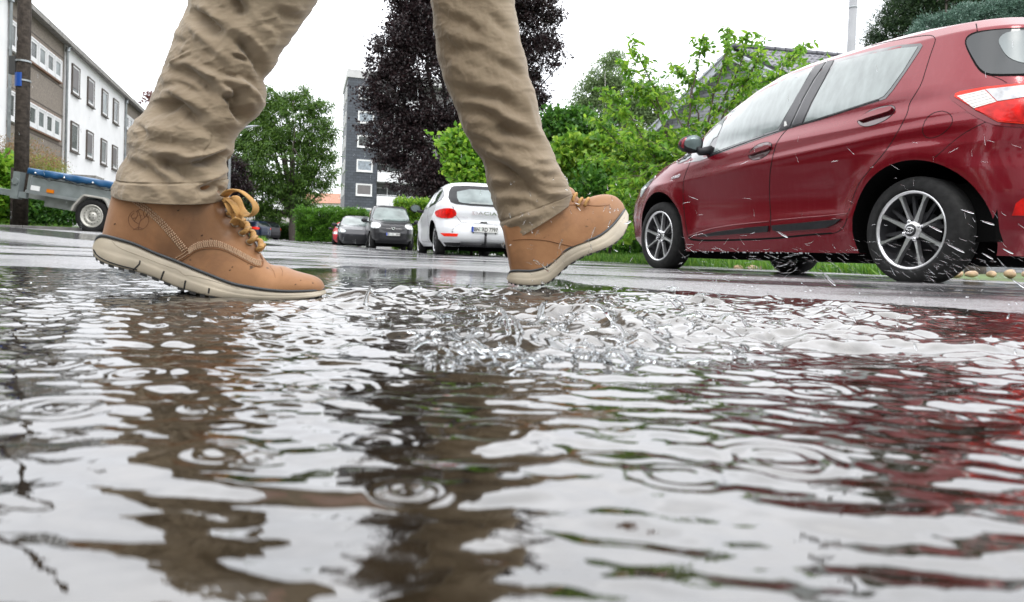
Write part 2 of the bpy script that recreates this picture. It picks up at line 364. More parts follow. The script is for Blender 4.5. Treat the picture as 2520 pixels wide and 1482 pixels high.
M_WOOD = mat('brown_wood_frame', (.17, .085, .045), .6, noise=(8, .3))
M_PANE = mat('window_glass', (.075, .082, .080), .25, spec=.3, noise=(2.2, .5), bump=(.9, .15, .05))
M_PANEL = mat('window_glass_pale', (.15, .17, .17), .25, spec=.3, noise=(1.4, .5))
M_BLIND = mat('grey_roller_blind', (.13, .12, .12), .6, noise=(2, .1))
M_ZINC = mat('zinc_sheet', (.30, .32, .33), .45, metal=.5, noise=(3, .2), bump=(9, .2, .01))
M_FASCIA = mat('grey_roof_fascia', (.20, .19, .175), .7, noise=(5, .3), bump=(5, .3, .02))
# --- long apartment block on the left
FA = at(166, 400, 33.0); FD = np.array([-.311, 1.]) / math.hypot(.311, 1)
rotz = math.atan2(FD[1], FD[0])
ab = thing('apartment_block', 'long three storey apartment block of white plaster and brown pebbledash with grey roof edge', 'building', (FA[0], FA[1], .3), rotz)
# local: x along the facade, -y faces the street (to the right of travel), z above .3
zo = -.3
def lz(z): return z + zo
SEG = [(-40, -24, 'b'), (-24, -7.47, 'w'), (-7.47, -.62, 'b'), (-.62, 11.5, 'w'), (11.5, 18.4, 'b'), (18.4, 34, 'w')]
for a, b, k in SEG:
    y0 = 0 if k == 'w' else .06
    q = MB().box(a, b, y0, 11, lz(-.8), lz(8.86)); q.build('wall', M_PLASTER if k == 'w' else M_PEBBLE, ab)
q = MB().box(-40.3, 34.3, -.22, 11.3, lz(8.86), lz(9.08)); q.box(-40.3, 34.3, -.30, -.16, lz(8.80), lz(8.93)); q.build('roof', M_FASCIA, ab)
for u in (-.66, 11.45, -7.5):
    q = MB(); q.tube([(u, -.09, lz(-.3)), (u, -.09, lz(8.6)), (u, -.2, lz(8.84))], .055, 10); q.lathe([(0, .1), (.12, .085), (.2, .06)], 12, 'z', (u, -.1, lz(8.55))); q.build('drainpipe', M_ZINC, ab, True)
def window(par, u0, u1, z0, z1, y, tilt=0, blind=False, trim=M_DARKTRIM, pane=M_PANE, inset=.07, fw=.075, ledge=True):
    m_ = MB(); t = .07; yo = y - .07      # reveal, frame and pane stand in front of the wall face at y
    m_.box(u0 - t, u0, yo, y, z0 - t, z1 + t).box(u1, u1 + t, yo, y, z0 - t, z1 + t).box(u0, u1, yo, y, z1, z1 + t)
    if ledge: m_.box(u0 - t - .03, u1 + t + .03, yo - .05, y, z0 - t - .045, z0 - t)
    m_.box(u0, u1, yo, y, z0 - t, z0)
    wd = m_.build('window', trim, par)
    f = MB(); yf = y - .05; f.box(u0, u0 + fw, yf, y, z0, z1).box(u1 - fw, u1, yf, y, z0, z1).box(u0 + fw, u1 - fw, yf, y, z0, z0 + fw * 1.3).box(u0 + fw, u1 - fw, yf, y, z1 - fw, z1)
    f.build('frame', M_WFRAME, wd)
    p = MB(); p.box(u0 + fw, u1 - fw, y - .025, y - .003, z0 + fw * 1.3, z1 - fw); p.build('pane', pane, wd)
    if blind: MB().box(u0 + fw, u1 - fw, y - .038, y - .027, z0 + fw * 1.3 + (z1 - z0) * .12, z1 - fw).build('blind', M_BLIND, wd)
    return wd
i = 0
for zb, zt in ((6.95, 8.2), (4.28, 5.54), (1.6, 2.85)):
    for u0 in (.37, 3.05, 5.9, 8.48):
        i += 1; window(ab, u0, u0 + 1.1, lz(zb), lz(zt), 0, blind=(i in (1, 2, 6, 8)), tilt=0, pane=M_PANE if i % 3 else M_PANEL)
    for u0 in (19.5, 22.4, 25.3, 28.2): window(ab, u0, u0 + 1.1, lz(zb), lz(zt), 0)
    for u0 in (-9.9, -12.8, -16, -19): window(ab, u0, u0 + 1.1, lz(zb), lz(zt), 0)
for zb, zt in ((7.02, 7.96), (4.45, 5.4), (1.75, 2.7)):
    for base in (-5.36, 11.62, -29.5, -38):
        q = MB(); q.box(base - .09, base + 4.15, .002, .06, lz(zb), lz(zt)).box(base - .12, base + 4.18, -.06, .06, lz(zb) - .06, lz(zb)).box(base - .12, base + 4.18, -.03, .06, lz(zt), lz(zt) + .05)
        q.build('window_band', M_WOOD if base < 0 else M_DARKTRIM, ab)
        for k in range(4):
            window(ab, base + k * 1.035 + .06, base + k * 1.035 + .90, lz(zb) + .075, lz(zt) - .075, .0, tilt=(k in (0, 1, 2) and zb > 7) or (k == 0), trim=M_WFRAME, ledge=False, fw=.1, pane=M_PANEL if k % 2 else M_PANE)
    window(ab, -7.33, -6.6, lz(zb), lz(zt), .06, tilt=zb > 7, fw=.09, trim=M_WFRAME)
for zz in (8.2, 6.85, 5.6, 4.25): MB().box(-7.47, -.62, .045, .07, lz(zz), lz(zz) + .03).build('ledge', M_DARKTRIM, ab)
MB().box(-1.9, -.35, -1.6, .05, lz(2.75), lz(2.95)).build('porch_roof', M_FASCIA, ab)
# --- dark slate tower
tc0 = at(840, 400, 84.5); td = np.array([.96, .28]); rz = math.atan2(td[1], td[0])
tw = thing('tower_block', 'dark slate clad apartment tower with white framed windows behind the copper beech', 'building', (tc0[0] + .5, tc0[1], 1.2), rz)
M_SLATE = slate_mat('dark_slate', (.045, .053, .066), .32, .62)
H_ = 20.2
MB().box(0, 3.7, 0, 10, -2, H_ - 1.0).build('wall', M_SLATE, tw)
MB().box(3.7, 16, 1.6, 10, -2, H_ - 1.0).build('recessed_wall', mat('grey_render', (.15, .15, .15), .8), tw)
MB().box(-.12, 3.82, -.12, 10.1, H_ - 1.0, H_ - .05).box(3.82, 16.1, .5, 10.1, H_ - 1.0, H_ - .05).build('parapet', mat('pale_parapet', (.42, .42, .42), .7, noise=(2, .1)), tw)
M_NET = mat('net_curtain_glass', (.24, .27, .30), .2, spec=.3, noise=(3, .35))
M_GRN = mat('green_curtain_glass', (.13, .19, .17), .2, spec=.3, noise=(3, .3))
for k in range(7):
    z0 = H_ - 3.35 - k * 2.86
    window(tw, 1.35, 3.1, z0, z0 + 1.3, 0, trim=M_WFRAME, fw=.10, pane=(M_NET, M_NET, M_PANE, M_NET, M_BLIND, M_GRN, M_PANE)[k])
    q = MB().box(3.72, 9.7, -.35, 1.6, z0 - 1.15, z0 - .95).box(3.72, 9.7, -.4, -.3, z0 - 1.15, z0 + .02); q.box(3.72, 9.7, -.38, -.33, z0 + .12, z0 + .17); q.build('balcony', mat('white_balcony', (.62, .62, .64), .6) if k == 0 else bpy.data.materials['white_balcony'], tw)
    dr = MB().box(5.1, 5.2, 1.54, 1.6, z0 - .9, z0 + 1.1).box(6.6, 6.7, 1.54, 1.6, z0 - .9, z0 + 1.1).box(3.9, 8.2, 1.54, 1.6, z0 + 1.1, z0 + 1.2); dr = dr.build('balcony_door', M_WFRAME, tw)
    MB().box(3.9, 8.2, 1.57, 1.6, z0 - .9, z0 + 1.1).build('pane', M_PANE, dr)
    if k == 5: MB().add([(3.9, -.6, z0 - 1.75), (8.5, -.6, z0 - 1.75), (8.5, .9, z0 - 1.25), (3.9, .9, z0 - 1.25), (3.9, -.6, z0 - 1.82), (8.5, -.6, z0 - 1.82), (8.5, .9, z0 - 1.3), (3.9, .9, z0 - 1.3)], [(0, 1, 2, 3), (4, 7, 6, 5), (0, 4, 5, 1), (1, 5, 6, 2), (2, 6, 7, 3), (3, 7, 4, 0)]).build('awning', mat('rust_awning', (.35, .12, .07), .7), tw)
for k in range(7):     # narrow windows on the left side
    for yy in (1.0, 3.9, 7.2):
        z0 = H_ - 3.35 - k * 2.86
        wd = MB().box(-.10, .0, yy, yy + 1.5, z0, z0 + .1).box(-.10, .0, yy, yy + 1.5, z0 + 1.25, z0 + 1.35).box(-.1, 0, yy, yy + .1, z0 + .1, z0 + 1.25).box(-.1, 0, yy + 1.4, yy + 1.5, z0 + .1, z0 + 1.25).build('side_window', M_WFRAME, tw)
        MB().box(-.04, .0, yy + .1, yy + 1.4, z0 + .1, z0 + 1.25).build('pane', M_PANE, wd)
# --- low pale buildings glimpsed behind the green tree
b_ = at(735, 540, 95); fb = thing('garage_row', 'low pale grey garage building with white post behind the green tree', 'building', (b_[0], b_[1], 1.4), R(4))
MB().box(-9, 6.2, 0, 8, -1, 3.6).build('wall', mat('pale_wall', (.36, .34, .33), .8, noise=(.6, .1)), fb)
MB().box(-.9, -.1, -.35, -.02, -1, 3.4).box(-9.2, 6.4, -.3, 8.2, 3.6, 3.9).build('white_trim', M_PLASTER, fb)
MB().box(1.2, 3.1, -.05, 0, 0, 2.2).box(-4.4, -2.4, -.05, 0, 0, 2.2).build('door', mat('grey_garage_door', (.2, .2, .2), .6), fb)
b_ = at(790, 500, 120); fb = thing('distant_house', 'distant white house with orange roof seen between green tree and slate tower', 'building', (b_[0], b_[1], 1.5), R(-12))
MB().box(-6, 5, 0, 8, -1, 6.3).build('wall', M_PLASTER, fb)
MB().add([(-6.4, -.5, 6.2), (5.4, -.5, 6.2), (5.4, 8.5, 6.2), (-6.4, 8.5, 6.2), (-6.4, 4, 8.2), (5.4, 4, 8.2)], [(0, 1, 5, 4), (2, 3, 4, 5), (1, 2, 5), (3, 0, 4), (0, 3, 2, 1)]).build('roof', mat('orange_tiles', (.27, .12, .07), .7, noise=(4, .3)), fb)
for u in (-3.6, .6, 2.8):
    wd = MB().box(u, u + 1.3, -.08, 0, 3.9, 5.3).build('window', M_WFRAME, fb); MB().box(u + .12, u + 1.18, -.1, -.08, 4.02, 5.18).build('pane', M_PANE, wd)
# --- slate gabled house on the right
ap = at(1800, 120, 26.); g = np.array([.56, -.829, 0]); rr = np.array([.985, .17, 0]); Zu = np.array([0, 0, 1.])
hs = thing('gabled_house', 'house with slate clad gable, pale verge boards and dark pantile roof behind the cherry tree', 'house', (ap[0], ap[1], 0.1), math.atan2(rr[1], rr[0]))
sl_ = .60; A0 = np.array([ap[0], ap[1], ap[2]]); HWd = 4.6
def hp(t, s_, dz=0): return A0 + g * t + rr * s_ + Zu * (-sl_ * abs(t) + dz)
q = MB(); Fp = [hp(-HWd, .35), hp(0, .35), hp(HWd, .35)]; base = [np.array([p_[0], p_[1], -.2]) for p_ in (Fp[2], Fp[0])]
bk = [p_ + rr * 11 for p_ in Fp + base]
q.add(Fp + base + bk, [(0, 1, 2, 3, 4), (9, 8, 7, 6, 5), (2, 7, 8, 3), (0, 4, 9, 5)]); q.build('wall', slate_mat('grey_slate_wall', (.19, .195, .21), .115, .26), hs, world=True)
# verge boards
vb = MB()
for sg in (-1, 1):
    a0, a1 = hp(0, -.05, -.03), hp(sg * (HWd + .3), -.05, -.03)
    V = [a0, a1, a1 - Zu * .36, a0 - Zu * .36]; V2 = [v + rr * .05 for v in V]
    vb.add(V + V2, [(0, 1, 2, 3), (7, 6, 5, 4), (0, 4, 5, 1), (1, 5, 6, 2), (2, 6, 7, 3), (3, 7, 4, 0)])
    V = [a0 - rr * .02, a1 - rr * .02, a1 - Zu * .07 - rr * .02, a0 - Zu * .07 - rr * .02]; V2 = [v - rr * .05 for v in V]
    vb.add(V2 + V, [(0, 1, 2, 3), (7, 6, 5, 4), (0, 4, 5, 1), (1, 5, 6, 2), (2, 6, 7, 3), (3, 7, 4, 0)])
vb.build('verge_board', mat('pale_grey_board', (.34, .36, .39), .6, noise=(2, .1)), hs, world=True)
vb = MB()
for sg in (-1, 1):
    for k in range(1, 9):
        c = hp(sg * k * .58, -.12, -.08); vb.add([c, c + g * .025, c + g * .025 - Zu * .31, c - Zu * .31], [(0, 1, 2, 3)])
vb.build('board_joint', M_DARKTRIM, hs, world=True)
M_TILE = mat('dark_pantile', (.10, .10, .115), .38, noise=(7, .35), bump=(30, .3, .01))
for sg in (1, -1):
    nr, nc = 15, 42; cw = .215; ns = nc * 6
    P = []
    for r_ in range(nr):
        for e_ in (0, 1):
            t = (r_ + e_) * (HWd + .35) / nr
            row = []
            for j in range(ns + 1):
                s_ = j / 6 * cw; ph = (s_ / cw) % 1; wv = .030 * math.cos(2 * math.pi * ph) + (.02 if .35 < ph < .5 else 0)
                lift = .045 * e_
                row.append(hp(sg * t, s_, .06 + wv + lift))
            P.append(row)
    grid_mesh('roof', np.array(P), M_TILE, hs, smooth=False)
q = MB()
for k in range(22): a = hp(0, k * .42, .13); q.tube([a, a + rr * .40 + Zu * .0], [.10, .085], 10)
q.build('ridge_tiles', M_TILE, hs, world=True)
# flue behind it and its stay wire
ft = at(2101, -40, 27.5); fb_ = at(2086, 300, 27.5)
ax = fb_ - ft; ax /= np.linalg.norm(ax)
fl = thing('chimney_flue', 'tall round stainless steel flue rising behind the pantile roof', 'flue', (fb_[0], fb_[1], 0))
q = MB(); zt = ft[2] + 1.2; q.lathe([(0, .155), (zt, .155), (zt, .10)], 28, 'z'); q.build('pipe', mat('brushed_steel', (.22, .225, .235), .55, metal=.1, noise=(2, .08)), fl, True)
for zz in (2.5, 5.0, 7.5, 8.1, 10.0): MB().lathe([(zz, .155), (zz, .166), (zz + .05, .166), (zz + .05, .155)], 28, 'z').build('joint_ring', M_ZINC, fl, True)
q = MB(); q.tube([at(2083, 92, 27.4), at(2035, 130, 26.6), at(1996, 161, 26.)], .009, 5); tag(q.build('stay_wire', M_ZINC, None), 'thin steel stay wire running from the flue down to the pantile roof', 'wire')

# --- what stands behind the photographer and shows only in paint, glass and water
nh = thing('neighbour_house', 'white gabled house behind the photographer, seen only as a reflection', 'house', (4.5, -14, 0), R(8))
MB().prism([(-5, 0), (5, 0), (5, 5.2), (0, 9.2), (-5, 5.2)], 0, 9, 'y').build('wall', M_PLASTER, nh)
q = MB(); q.add([(-5.5, 9.3, 4.9), (-5.5, -.4, 4.9), (0, -.4, 9.35), (0, 9.3, 9.35), (5.5, -.4, 4.9), (5.5, 9.3, 4.9)], [(0, 1, 2, 3), (3, 2, 4, 5)]); o = q.build('roof', M_TILE, nh); md = o.modifiers.new('s', 'SOLIDIFY'); md.thickness = .2
for u in (-3.4, -.6, 2.2):
    for z0 in (1.0, 3.6): wd = MB().box(u, u + 1.2, 9.0, 9.05, z0, z0 + 1.4).build('window', M_WFRAME, nh); MB().box(u + .1, u + 1.1, 9.051, 9.06, z0 + .1, z0 + 1.3).build('pane', M_PANE, wd)
# ================================================================ vegetation
def leaf_cloud(name, centers, dirs, size, aspect, mat_, parent, shape='quad', droop=0., fold=.25, seed=1):
    """one small folded leaf per centre. dirs: preferred outward direction"""
    r = np.random.default_rng(seed); n = len(centers)
    d = dirs + r.normal(0, .75, (n, 3)); d[:, 2] -= droop; d /= np.linalg.norm(d, axis=1)[:, None]
    a = np.cross(d, r.normal(0, 1, (n, 3))); a /= np.linalg.norm(a, axis=1)[:, None]; nrm = np.cross(d, a)
    L_ = size * r.uniform(.6, 1.25, n)[:, None]; Wd = L_ * aspect
    c = centers
    if shape == 'quad':
        P = np.stack([c, c + d * L_ * .5 + a * Wd * .5 + nrm * Wd * fold, c + d * L_ , c + d * L_ * .5 - a * Wd * .5 + nrm * Wd * fold], 1); k = 4
        base = np.arange(n)[:, None] * 4; faces = np.concatenate([base + [[0, 1, 2]], base + [[0, 2, 3]]], 0)
    else:      # pointed leaf, six corners, curved down its length
        dn = -nrm * L_ * .16
        P = np.stack([c, c + d * L_ * .30 + a * Wd * .5 + nrm * Wd * fold, c + d * L_ * .65 + a * Wd * .40 + nrm * Wd * fold + dn * .5, c + d * L_ + dn * 1.6,
                      c + d * L_ * .65 - a * Wd * .40 + nrm * Wd * fold + dn * .5, c + d * L_ * .30 - a * Wd * .5 + nrm * Wd * fold, c + d * L_ * .5 + dn * .3], 1); k = 7
        base = np.arange(n)[:, None] * 7; faces = np.concatenate([base + [[0, 1, 6]], base + [[1, 2, 6]], base + [[2, 3, 6]], base + [[3, 4, 6]], base + [[4, 5, 6]], base + [[5, 0, 6]]], 0)
    V = P.reshape(-1, 3)
    if parent is not None:
        iv = np.array(parent.matrix_world.inverted()); V = V @ iv[:3, :3].T + iv[:3, 3]
    me = bpy.data.meshes.new(name); me.vertices.add(len(V)); me.vertices.foreach_set('co', V.ravel())
    me.loops.add(faces.size); me.loops.foreach_set('vertex_index', faces.ravel().astype(np.int32))
    me.polygons.add(len(faces)); me.polygons.foreach_set('loop_start', np.arange(0, faces.size, 3, dtype=np.int32)); me.update(calc_edges=True)
    o = bpy.data.objects.new(name, me); COL.objects.link(o); me.materials.append(mat_)
    if parent is not None: o.parent = parent
    return o
def lobes_to_centres(lobes, depth, n, clump, seed, dj=.5, flat=1., per=70, stray=.10):
    """lobes: (px, py, radius px[, depth offset]); returns leaf centres gathered in clumps and their outward direction"""
    r = np.random.default_rng(seed); tot = sum(l[2] ** 2 for l in lobes); C_, D_ = [], []
    for l in lobes:
        dd = depth + (l[3] if len(l) > 3 else 0); c = at(l[0], l[1], dd); rad = l[2] / F_PX * dd
        k = max(3, int(n / per * l[2] ** 2 / tot))
        u = r.normal(0, 1, (k, 3)); u /= np.linalg.norm(u, axis=1)[:, None]; u[:, 1] = -np.abs(u[:, 1]) * np.where(r.random(k) < .72, 1, -1)
        q = r.uniform(.45, 1.0, k)[:, None] ** .6 * r.uniform(.85, 1.12, (k, 1))
        cc = c + u * q * rad * np.array([1, flat, 1])
        for i in range(k):
            m_ = max(6, int(per * r.uniform(.4, 1.6))); sg = clump * r.uniform(.6, 1.4)
            p_ = cc[i] + r.normal(0, 1, (m_, 3)) * sg * np.array([1, 1, .62])
            C_.append(p_); D_.append(np.repeat(u[i][None], m_, 0))
    return np.concatenate(C_), np.concatenate(D_)
M_BARK = mat('bark', (.055, .045, .038), .9, noise=(9, .4), bump=(18, .8, .03))
M_BARKW = mat('birch_bark', (.35, .34, .32), .8, noise=(5, .5), bump=(18, .5, .02))
def limbs(name, parent, base, lobes, depth, rb, mat_=M_BARK, seed=0, n=9, fork=.35, up=None):
    r = np.random.default_rng(seed); q = MB(); base = np.array(base, float)
    top = np.mean([at(l[0], l[1], depth) for l in lobes], 0); top[:2] = base[:2] * .6 + top[:2] * .4
    fk = base + (top - base) * fork
    q.tube([base - [0, 0, .3], base + [0, 0, .1], base + (fk - base) * .5 + r.normal(0, .06, 3), fk], [rb * 1.35, rb * 1.08, rb * .9, rb * .8], 12)
    for i in range(n):
        l = lobes[i % len(lobes)]; dd = depth + (l[3] if len(l) > 3 else 0); rad = l[2] / F_PX * dd
        e = at(l[0], l[1], dd) + r.normal(0, .45, 3) * rad; m1 = fk + (e - fk) * .45 + r.normal(0, .12, 3) * rad + [0, 0, rad * .2]
        q.tube([fk - (fk - base) * .08, (fk + m1) / 2 + [0, 0, .05], m1, e], [rb * .55, rb * .42, rb * .28, rb * .07], 8)
        for j in range(4):
            s_ = m1 + (e - m1) * r.uniform(0, .8); e2 = s_ + r.normal(0, 1, 3) * rad * .5; q.tube([s_, (s_ + e2) / 2 + [0, 0, .05 * rad], e2], [rb * .2, rb * .11, rb * .03], 6)
    return q.build(name, mat_, parent, True, world=True)
def tree(name, label, cat, lobes, depth, n, leaf, aspect, clump, lm, base_px=None, rb=.15, seed=1, bark=None, group=None, shape='quad', droop=0, per=70, nl=9, fork=.35, flat=1., trunk=True, cname='crown'):
    bx = base_px if base_px is not None else lobes[0][0]
    b = at(bx, horizon(bx), depth); b[2] = float(gz(b[0], b[1]))
    t = thing(name, label, cat, b, 0, group)
    if trunk: limbs('trunk' if rb > .03 else 'stem', t, b, lobes, depth, rb, bark or M_BARK, seed, nl, fork)
    C_, D_ = lobes_to_centres(lobes, depth, n, clump, seed, per=per, flat=flat)
    k = C_[:, 2] > b[2] + .02; C_, D_ = C_[k], D_[k]
    leaf_cloud(cname, C_, D_, leaf, aspect, lm, t, shape, droop, seed=seed)
    return t
LG = leaf_mat('leaf_dark_green', (.016, .050, .008), (.035, .095, .012), (.075, .165, .020))
LP = leaf_mat('leaf_purple', (.008, .005, .006), (.016, .009, .010), (.036, .019, .020), rough=.4, trans=.2)
LB = leaf_mat('leaf_birch', (.08, .13, .05), (.13, .20, .075), (.19, .27, .11), trans=.4)
LC = leaf_mat('leaf_cherry', (.05, .15, .012), (.11, .26, .02), (.24, .38, .04), trans=.5)
LV = leaf_mat('leaf_vine', (.05, .14, .015), (.12, .25, .025), (.26, .38, .045), trans=.45)
LH = leaf_mat('leaf_hedge', (.018, .07, .008), (.04, .13, .014), (.09, .21, .025))
LT = leaf_mat('leaf_mid_green', (.03, .075, .010), (.06, .13, .018), (.11, .20, .03))
LM = leaf_mat('leaf_fresh_hedge', (.03, .10, .010), (.07, .19, .018), (.13, .28, .03))
LY = leaf_mat('leaf_yellow_green', (.12, .17, .02), (.21, .27, .035), (.30, .33, .07))
LO = leaf_mat('leaf_orange_green', (.10, .12, .03), (.20, .14, .06), (.30, .16, .09))
LS = leaf_mat('needle_blue', (.05, .10, .075), (.085, .155, .12), (.14, .23, .18), trans=.1)
LD = leaf_mat('needle_dark', (.012, .03, .014), (.025, .055, .022), (.05, .09, .03), trans=.1)

# the copper beech
tree('copper_beech', 'huge dark purple copper beech rising behind the walker\'s far leg and parked cars', 'tree',
     [(1120, -180, 190), (1150, 20, 170), (1040, 60, 80), (1090, 190, 170), (968, 228, 66, -2), (935, 168, 32, -2), (915, 250, 26, -2), (905, 310, 20, -2), (975, 350, 66, -2), (1080, 370, 130, -1), (1055, 430, 52, -3), (1120, 460, 70, -2), (1230, 220, 110), (1310, 60, 70), (1335, 140, 52, -1), (1290, 10, 50), (1300, 220, 50), (1240, 400, 90), (1345, 30, 30), (975, 130, 50, -2), (1010, -20, 60)],
     46, 170000, .19, .62, .30, LP, base_px=1120, rb=.42, seed=3, nl=22, fork=.3, flat=.8)
# big green tree, hanging shoots
tree('green_tree', 'large dark green tree with hanging shoots left of the slate tower', 'tree',
     [(640, 330, 66), (715, 310, 80), (770, 330, 60), (600, 400, 66), (690, 400, 100), (785, 420, 45), (630, 470, 62), (740, 460, 62), (680, 500, 40), (735, 245, 26), (662, 242, 24), (790, 275, 28), (770, 250, 18), (640, 270, 32), (700, 265, 30), (800, 380, 28), (765, 510, 24), (620, 520, 26), (590, 480, 44), (660, 540, 30), (590, 350, 40), (810, 330, 24), (812, 450, 22), (742, 232, 14), (700, 240, 16), (660, 228, 12), (640, 290, 30), (745, 222, 9), (663, 218, 8), (800, 262, 12)],
     57, 66000, .25, .34, .24, LT, base_px=722, rb=.34, seed=5, droop=1.0, nl=26, fork=.25, flat=.7, per=46)
tree('small_purple_tree', 'small dark purple tree between the near trouser leg and the green tree', 'tree', [(568, 420, 36), (585, 460, 30), (560, 470, 30), (575, 500, 20)], 52, 9000, .16, .6, .25, LP, base_px=570, rb=.1, seed=6)
tree('reddish_tree', 'reddish tree whose sprays show above the apartment block roof', 'tree', [(368, 240, 16), (352, 248, 8), (392, 250, 26), (380, 290, 22), (420, 300, 40)], 60, 1700, .22, .6, .22, leaf_mat('leaf_red_brown', (.06, .02, .02), (.10, .035, .03), (.14, .06, .04)), base_px=410, rb=.12, seed=61, per=22)
# birch
tree('birch_tree', 'pale hazy birch standing behind the garden right of the far leg', 'tree',
     [(1490, 190, 46), (1512, 150, 24), (1452, 225, 38), (1432, 250, 24), (1530, 250, 62), (1600, 250, 52), (1480, 290, 60), (1580, 320, 60), (1650, 300, 44), (1440, 300, 26)],
     36, 40000, .13, .5, .20, LB, base_px=1500, rb=.14, seed=8, bark=M_BARKW, droop=.9, nl=14, flat=.7)
# garden shrubs and vine
tree('maple_shrub', 'bright green leafy shrub beside the white hatchback, left of the far leg', 'shrub', [(1145, 385, 42), (1110, 350, 24), (1098, 345, 12), (1130, 340, 20), (1165, 430, 44), (1135, 440, 32), (1190, 400, 40), (1210, 460, 40)], 17.5, 4200, .13, .75, .12, LC, base_px=1160, rb=.035, seed=9, per=26, shape='leaf')
tree('lilac_shrub', 'mid green shrub rising over the vine beside the far leg', 'shrub', [(1375, 310, 36), (1420, 320, 40), (1350, 300, 22), (1470, 335, 36), (1355, 350, 28), (1410, 285, 14), (1365, 278, 12)], 17, 5200, .11, .7, .12, LH, base_px=1420, rb=.04, seed=10, per=30, shape='leaf')
tree('vine_hedge', 'sunlit yellow green vine sprawling over a dark garden trellis', 'vine', [(1370, 385, 34), (1410, 375, 34), (1460, 370, 36), (1510, 375, 34), (1560, 390, 36), (1400, 410, 30), (1350, 420, 22), (1500, 420, 34), (1430, 440, 26), (1580, 430, 34)], 14.5, 6500, .12, .85, .10, LV, base_px=1460, rb=.03, seed=11, per=30, shape='leaf', fork=.5)
tree('dark_shrub', 'dark shaded shrub under the vine by the road edge', 'shrub', [(1450, 480, 50), (1520, 490, 50), (1560, 540, 50), (1400, 500, 34), (1600, 500, 46), (1500, 560, 36), (1620, 600, 26)], 13.6, 7500, .10, .65, .14, LH, base_px=1500, rb=.035, seed=12, per=36, shape='leaf')
# hedges
def hedge(label, px0, px1, ytop, depth, thick, n, lm, seed, leaf=.09, bump_=.22):
    a, b = at(px0, horizon(px0), depth), at(px1, horizon(px1), depth); za = gz(a[0], a[1]); top = at((px0 + px1) / 2, ytop, depth)[2]
    c = (a + b) / 2; hw_ = abs(b[0] - a[0]) / 2; hh = (top - za); t = thing('hedge', label, 'hedge', (c[0], c[1], za))
    r = np.random.default_rng(seed); P, D = [], []
    for i in range(n):
        f = r.random(); u = r.uniform(-1, 1); 
        if f < .62: p_ = np.array([u * hw_, -thick / 2, r.uniform(.03, 1) * hh]); d_ = (0, -1, .3)
        elif f < .88: p_ = np.array([u * hw_, r.uniform(-1, 1) * thick / 2, hh]); d_ = (0, -.2, 1)
        else: p_ = np.array([math.copysign(hw_, u), r.uniform(-1, 1) * thick / 2, r.uniform(0, 1) * hh]); d_ = (math.copysign(1, u), 0, .3)
        w_ = bump_ * fbm(p_[0] * 1.1 + seed, p_[2] * 1.4 + p_[1], 3); p_ = p_ + np.array(d_) * (w_ + r.normal(0, .07)); P.append(p_); D.append(d_)
    P = np.array(P) + [c[0], c[1], za]
    leaf_cloud('foliage', P, np.array(D, float), leaf, .6, lm, t, 'quad', 0, seed=seed)
    q = MB()
    for k in range(int(hw_ * 2 / .8) + 1):
        xx = -hw_ + .3 + k * .8; q.tube([(xx, 0, -.1), (xx + .1, .05, hh * .5), (xx - .05, 0, hh * .9)], [.035, .025, .01], 6)
    q.build('stem', M_BARK, t)
    nb = MB(); nb.box(-hw_ * .97, hw_ * .97, -thick * .32, thick * .32, .05, hh * .93); nb.build('twig_core', mat('twig_shade', (.012, .022, .008), .95, noise=(6, .5)), t)  # solid dark box stands in for the shade inside the hedge
    return t
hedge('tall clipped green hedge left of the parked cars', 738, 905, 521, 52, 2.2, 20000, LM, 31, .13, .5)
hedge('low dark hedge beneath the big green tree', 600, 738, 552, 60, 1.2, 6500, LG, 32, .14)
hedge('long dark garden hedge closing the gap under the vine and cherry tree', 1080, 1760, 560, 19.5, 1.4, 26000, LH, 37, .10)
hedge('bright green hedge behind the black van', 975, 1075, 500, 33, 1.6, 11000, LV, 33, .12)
# left garden
tree('spiraea_shrub', 'orange tinted shrub behind the wooden pole', 'shrub', [(20, 400, 44), (60, 370, 30), (100, 390, 30), (10, 360, 20), (40, 420, 46), (130, 400, 20)], 17, 6500, .055, .35, .14, LO, base_px=30, rb=.02, seed=14, per=44, droop=-.5)
tree('yellow_shrub', 'rounded yellow green shrub between pole and apartment block', 'shrub', [(115, 412, 22), (140, 418, 18), (95, 420, 20), (120, 440, 26), (90, 400, 14)], 20, 5200, .05, .4, .12, LY, base_px=115, rb=.02, seed=15, per=44, droop=-.4)
tree('broadleaf_shrub', 'bright green broad leaved shrub left of the wooden pole', 'shrub', [(8, 440, 34), (20, 480, 34), (0, 520, 34), (15, 410, 20), (26, 540, 18)], 14.5, 2300, .14, .6, .12, LC, base_px=6, rb=.03, seed=16, per=20, shape='leaf')
tree('low_laurel', 'glossy low green shrub seen beneath the box trailer', 'shrub', [(90, 505, 26), (75, 530, 22), (125, 520, 24), (150, 525, 24), (110, 540, 18), (175, 530, 20), (200, 520, 20), (60, 500, 20)], 14.6, 4800, .085, .5, .10, LH, base_px=110, rb=.02, seed=17, per=30, shape='leaf')
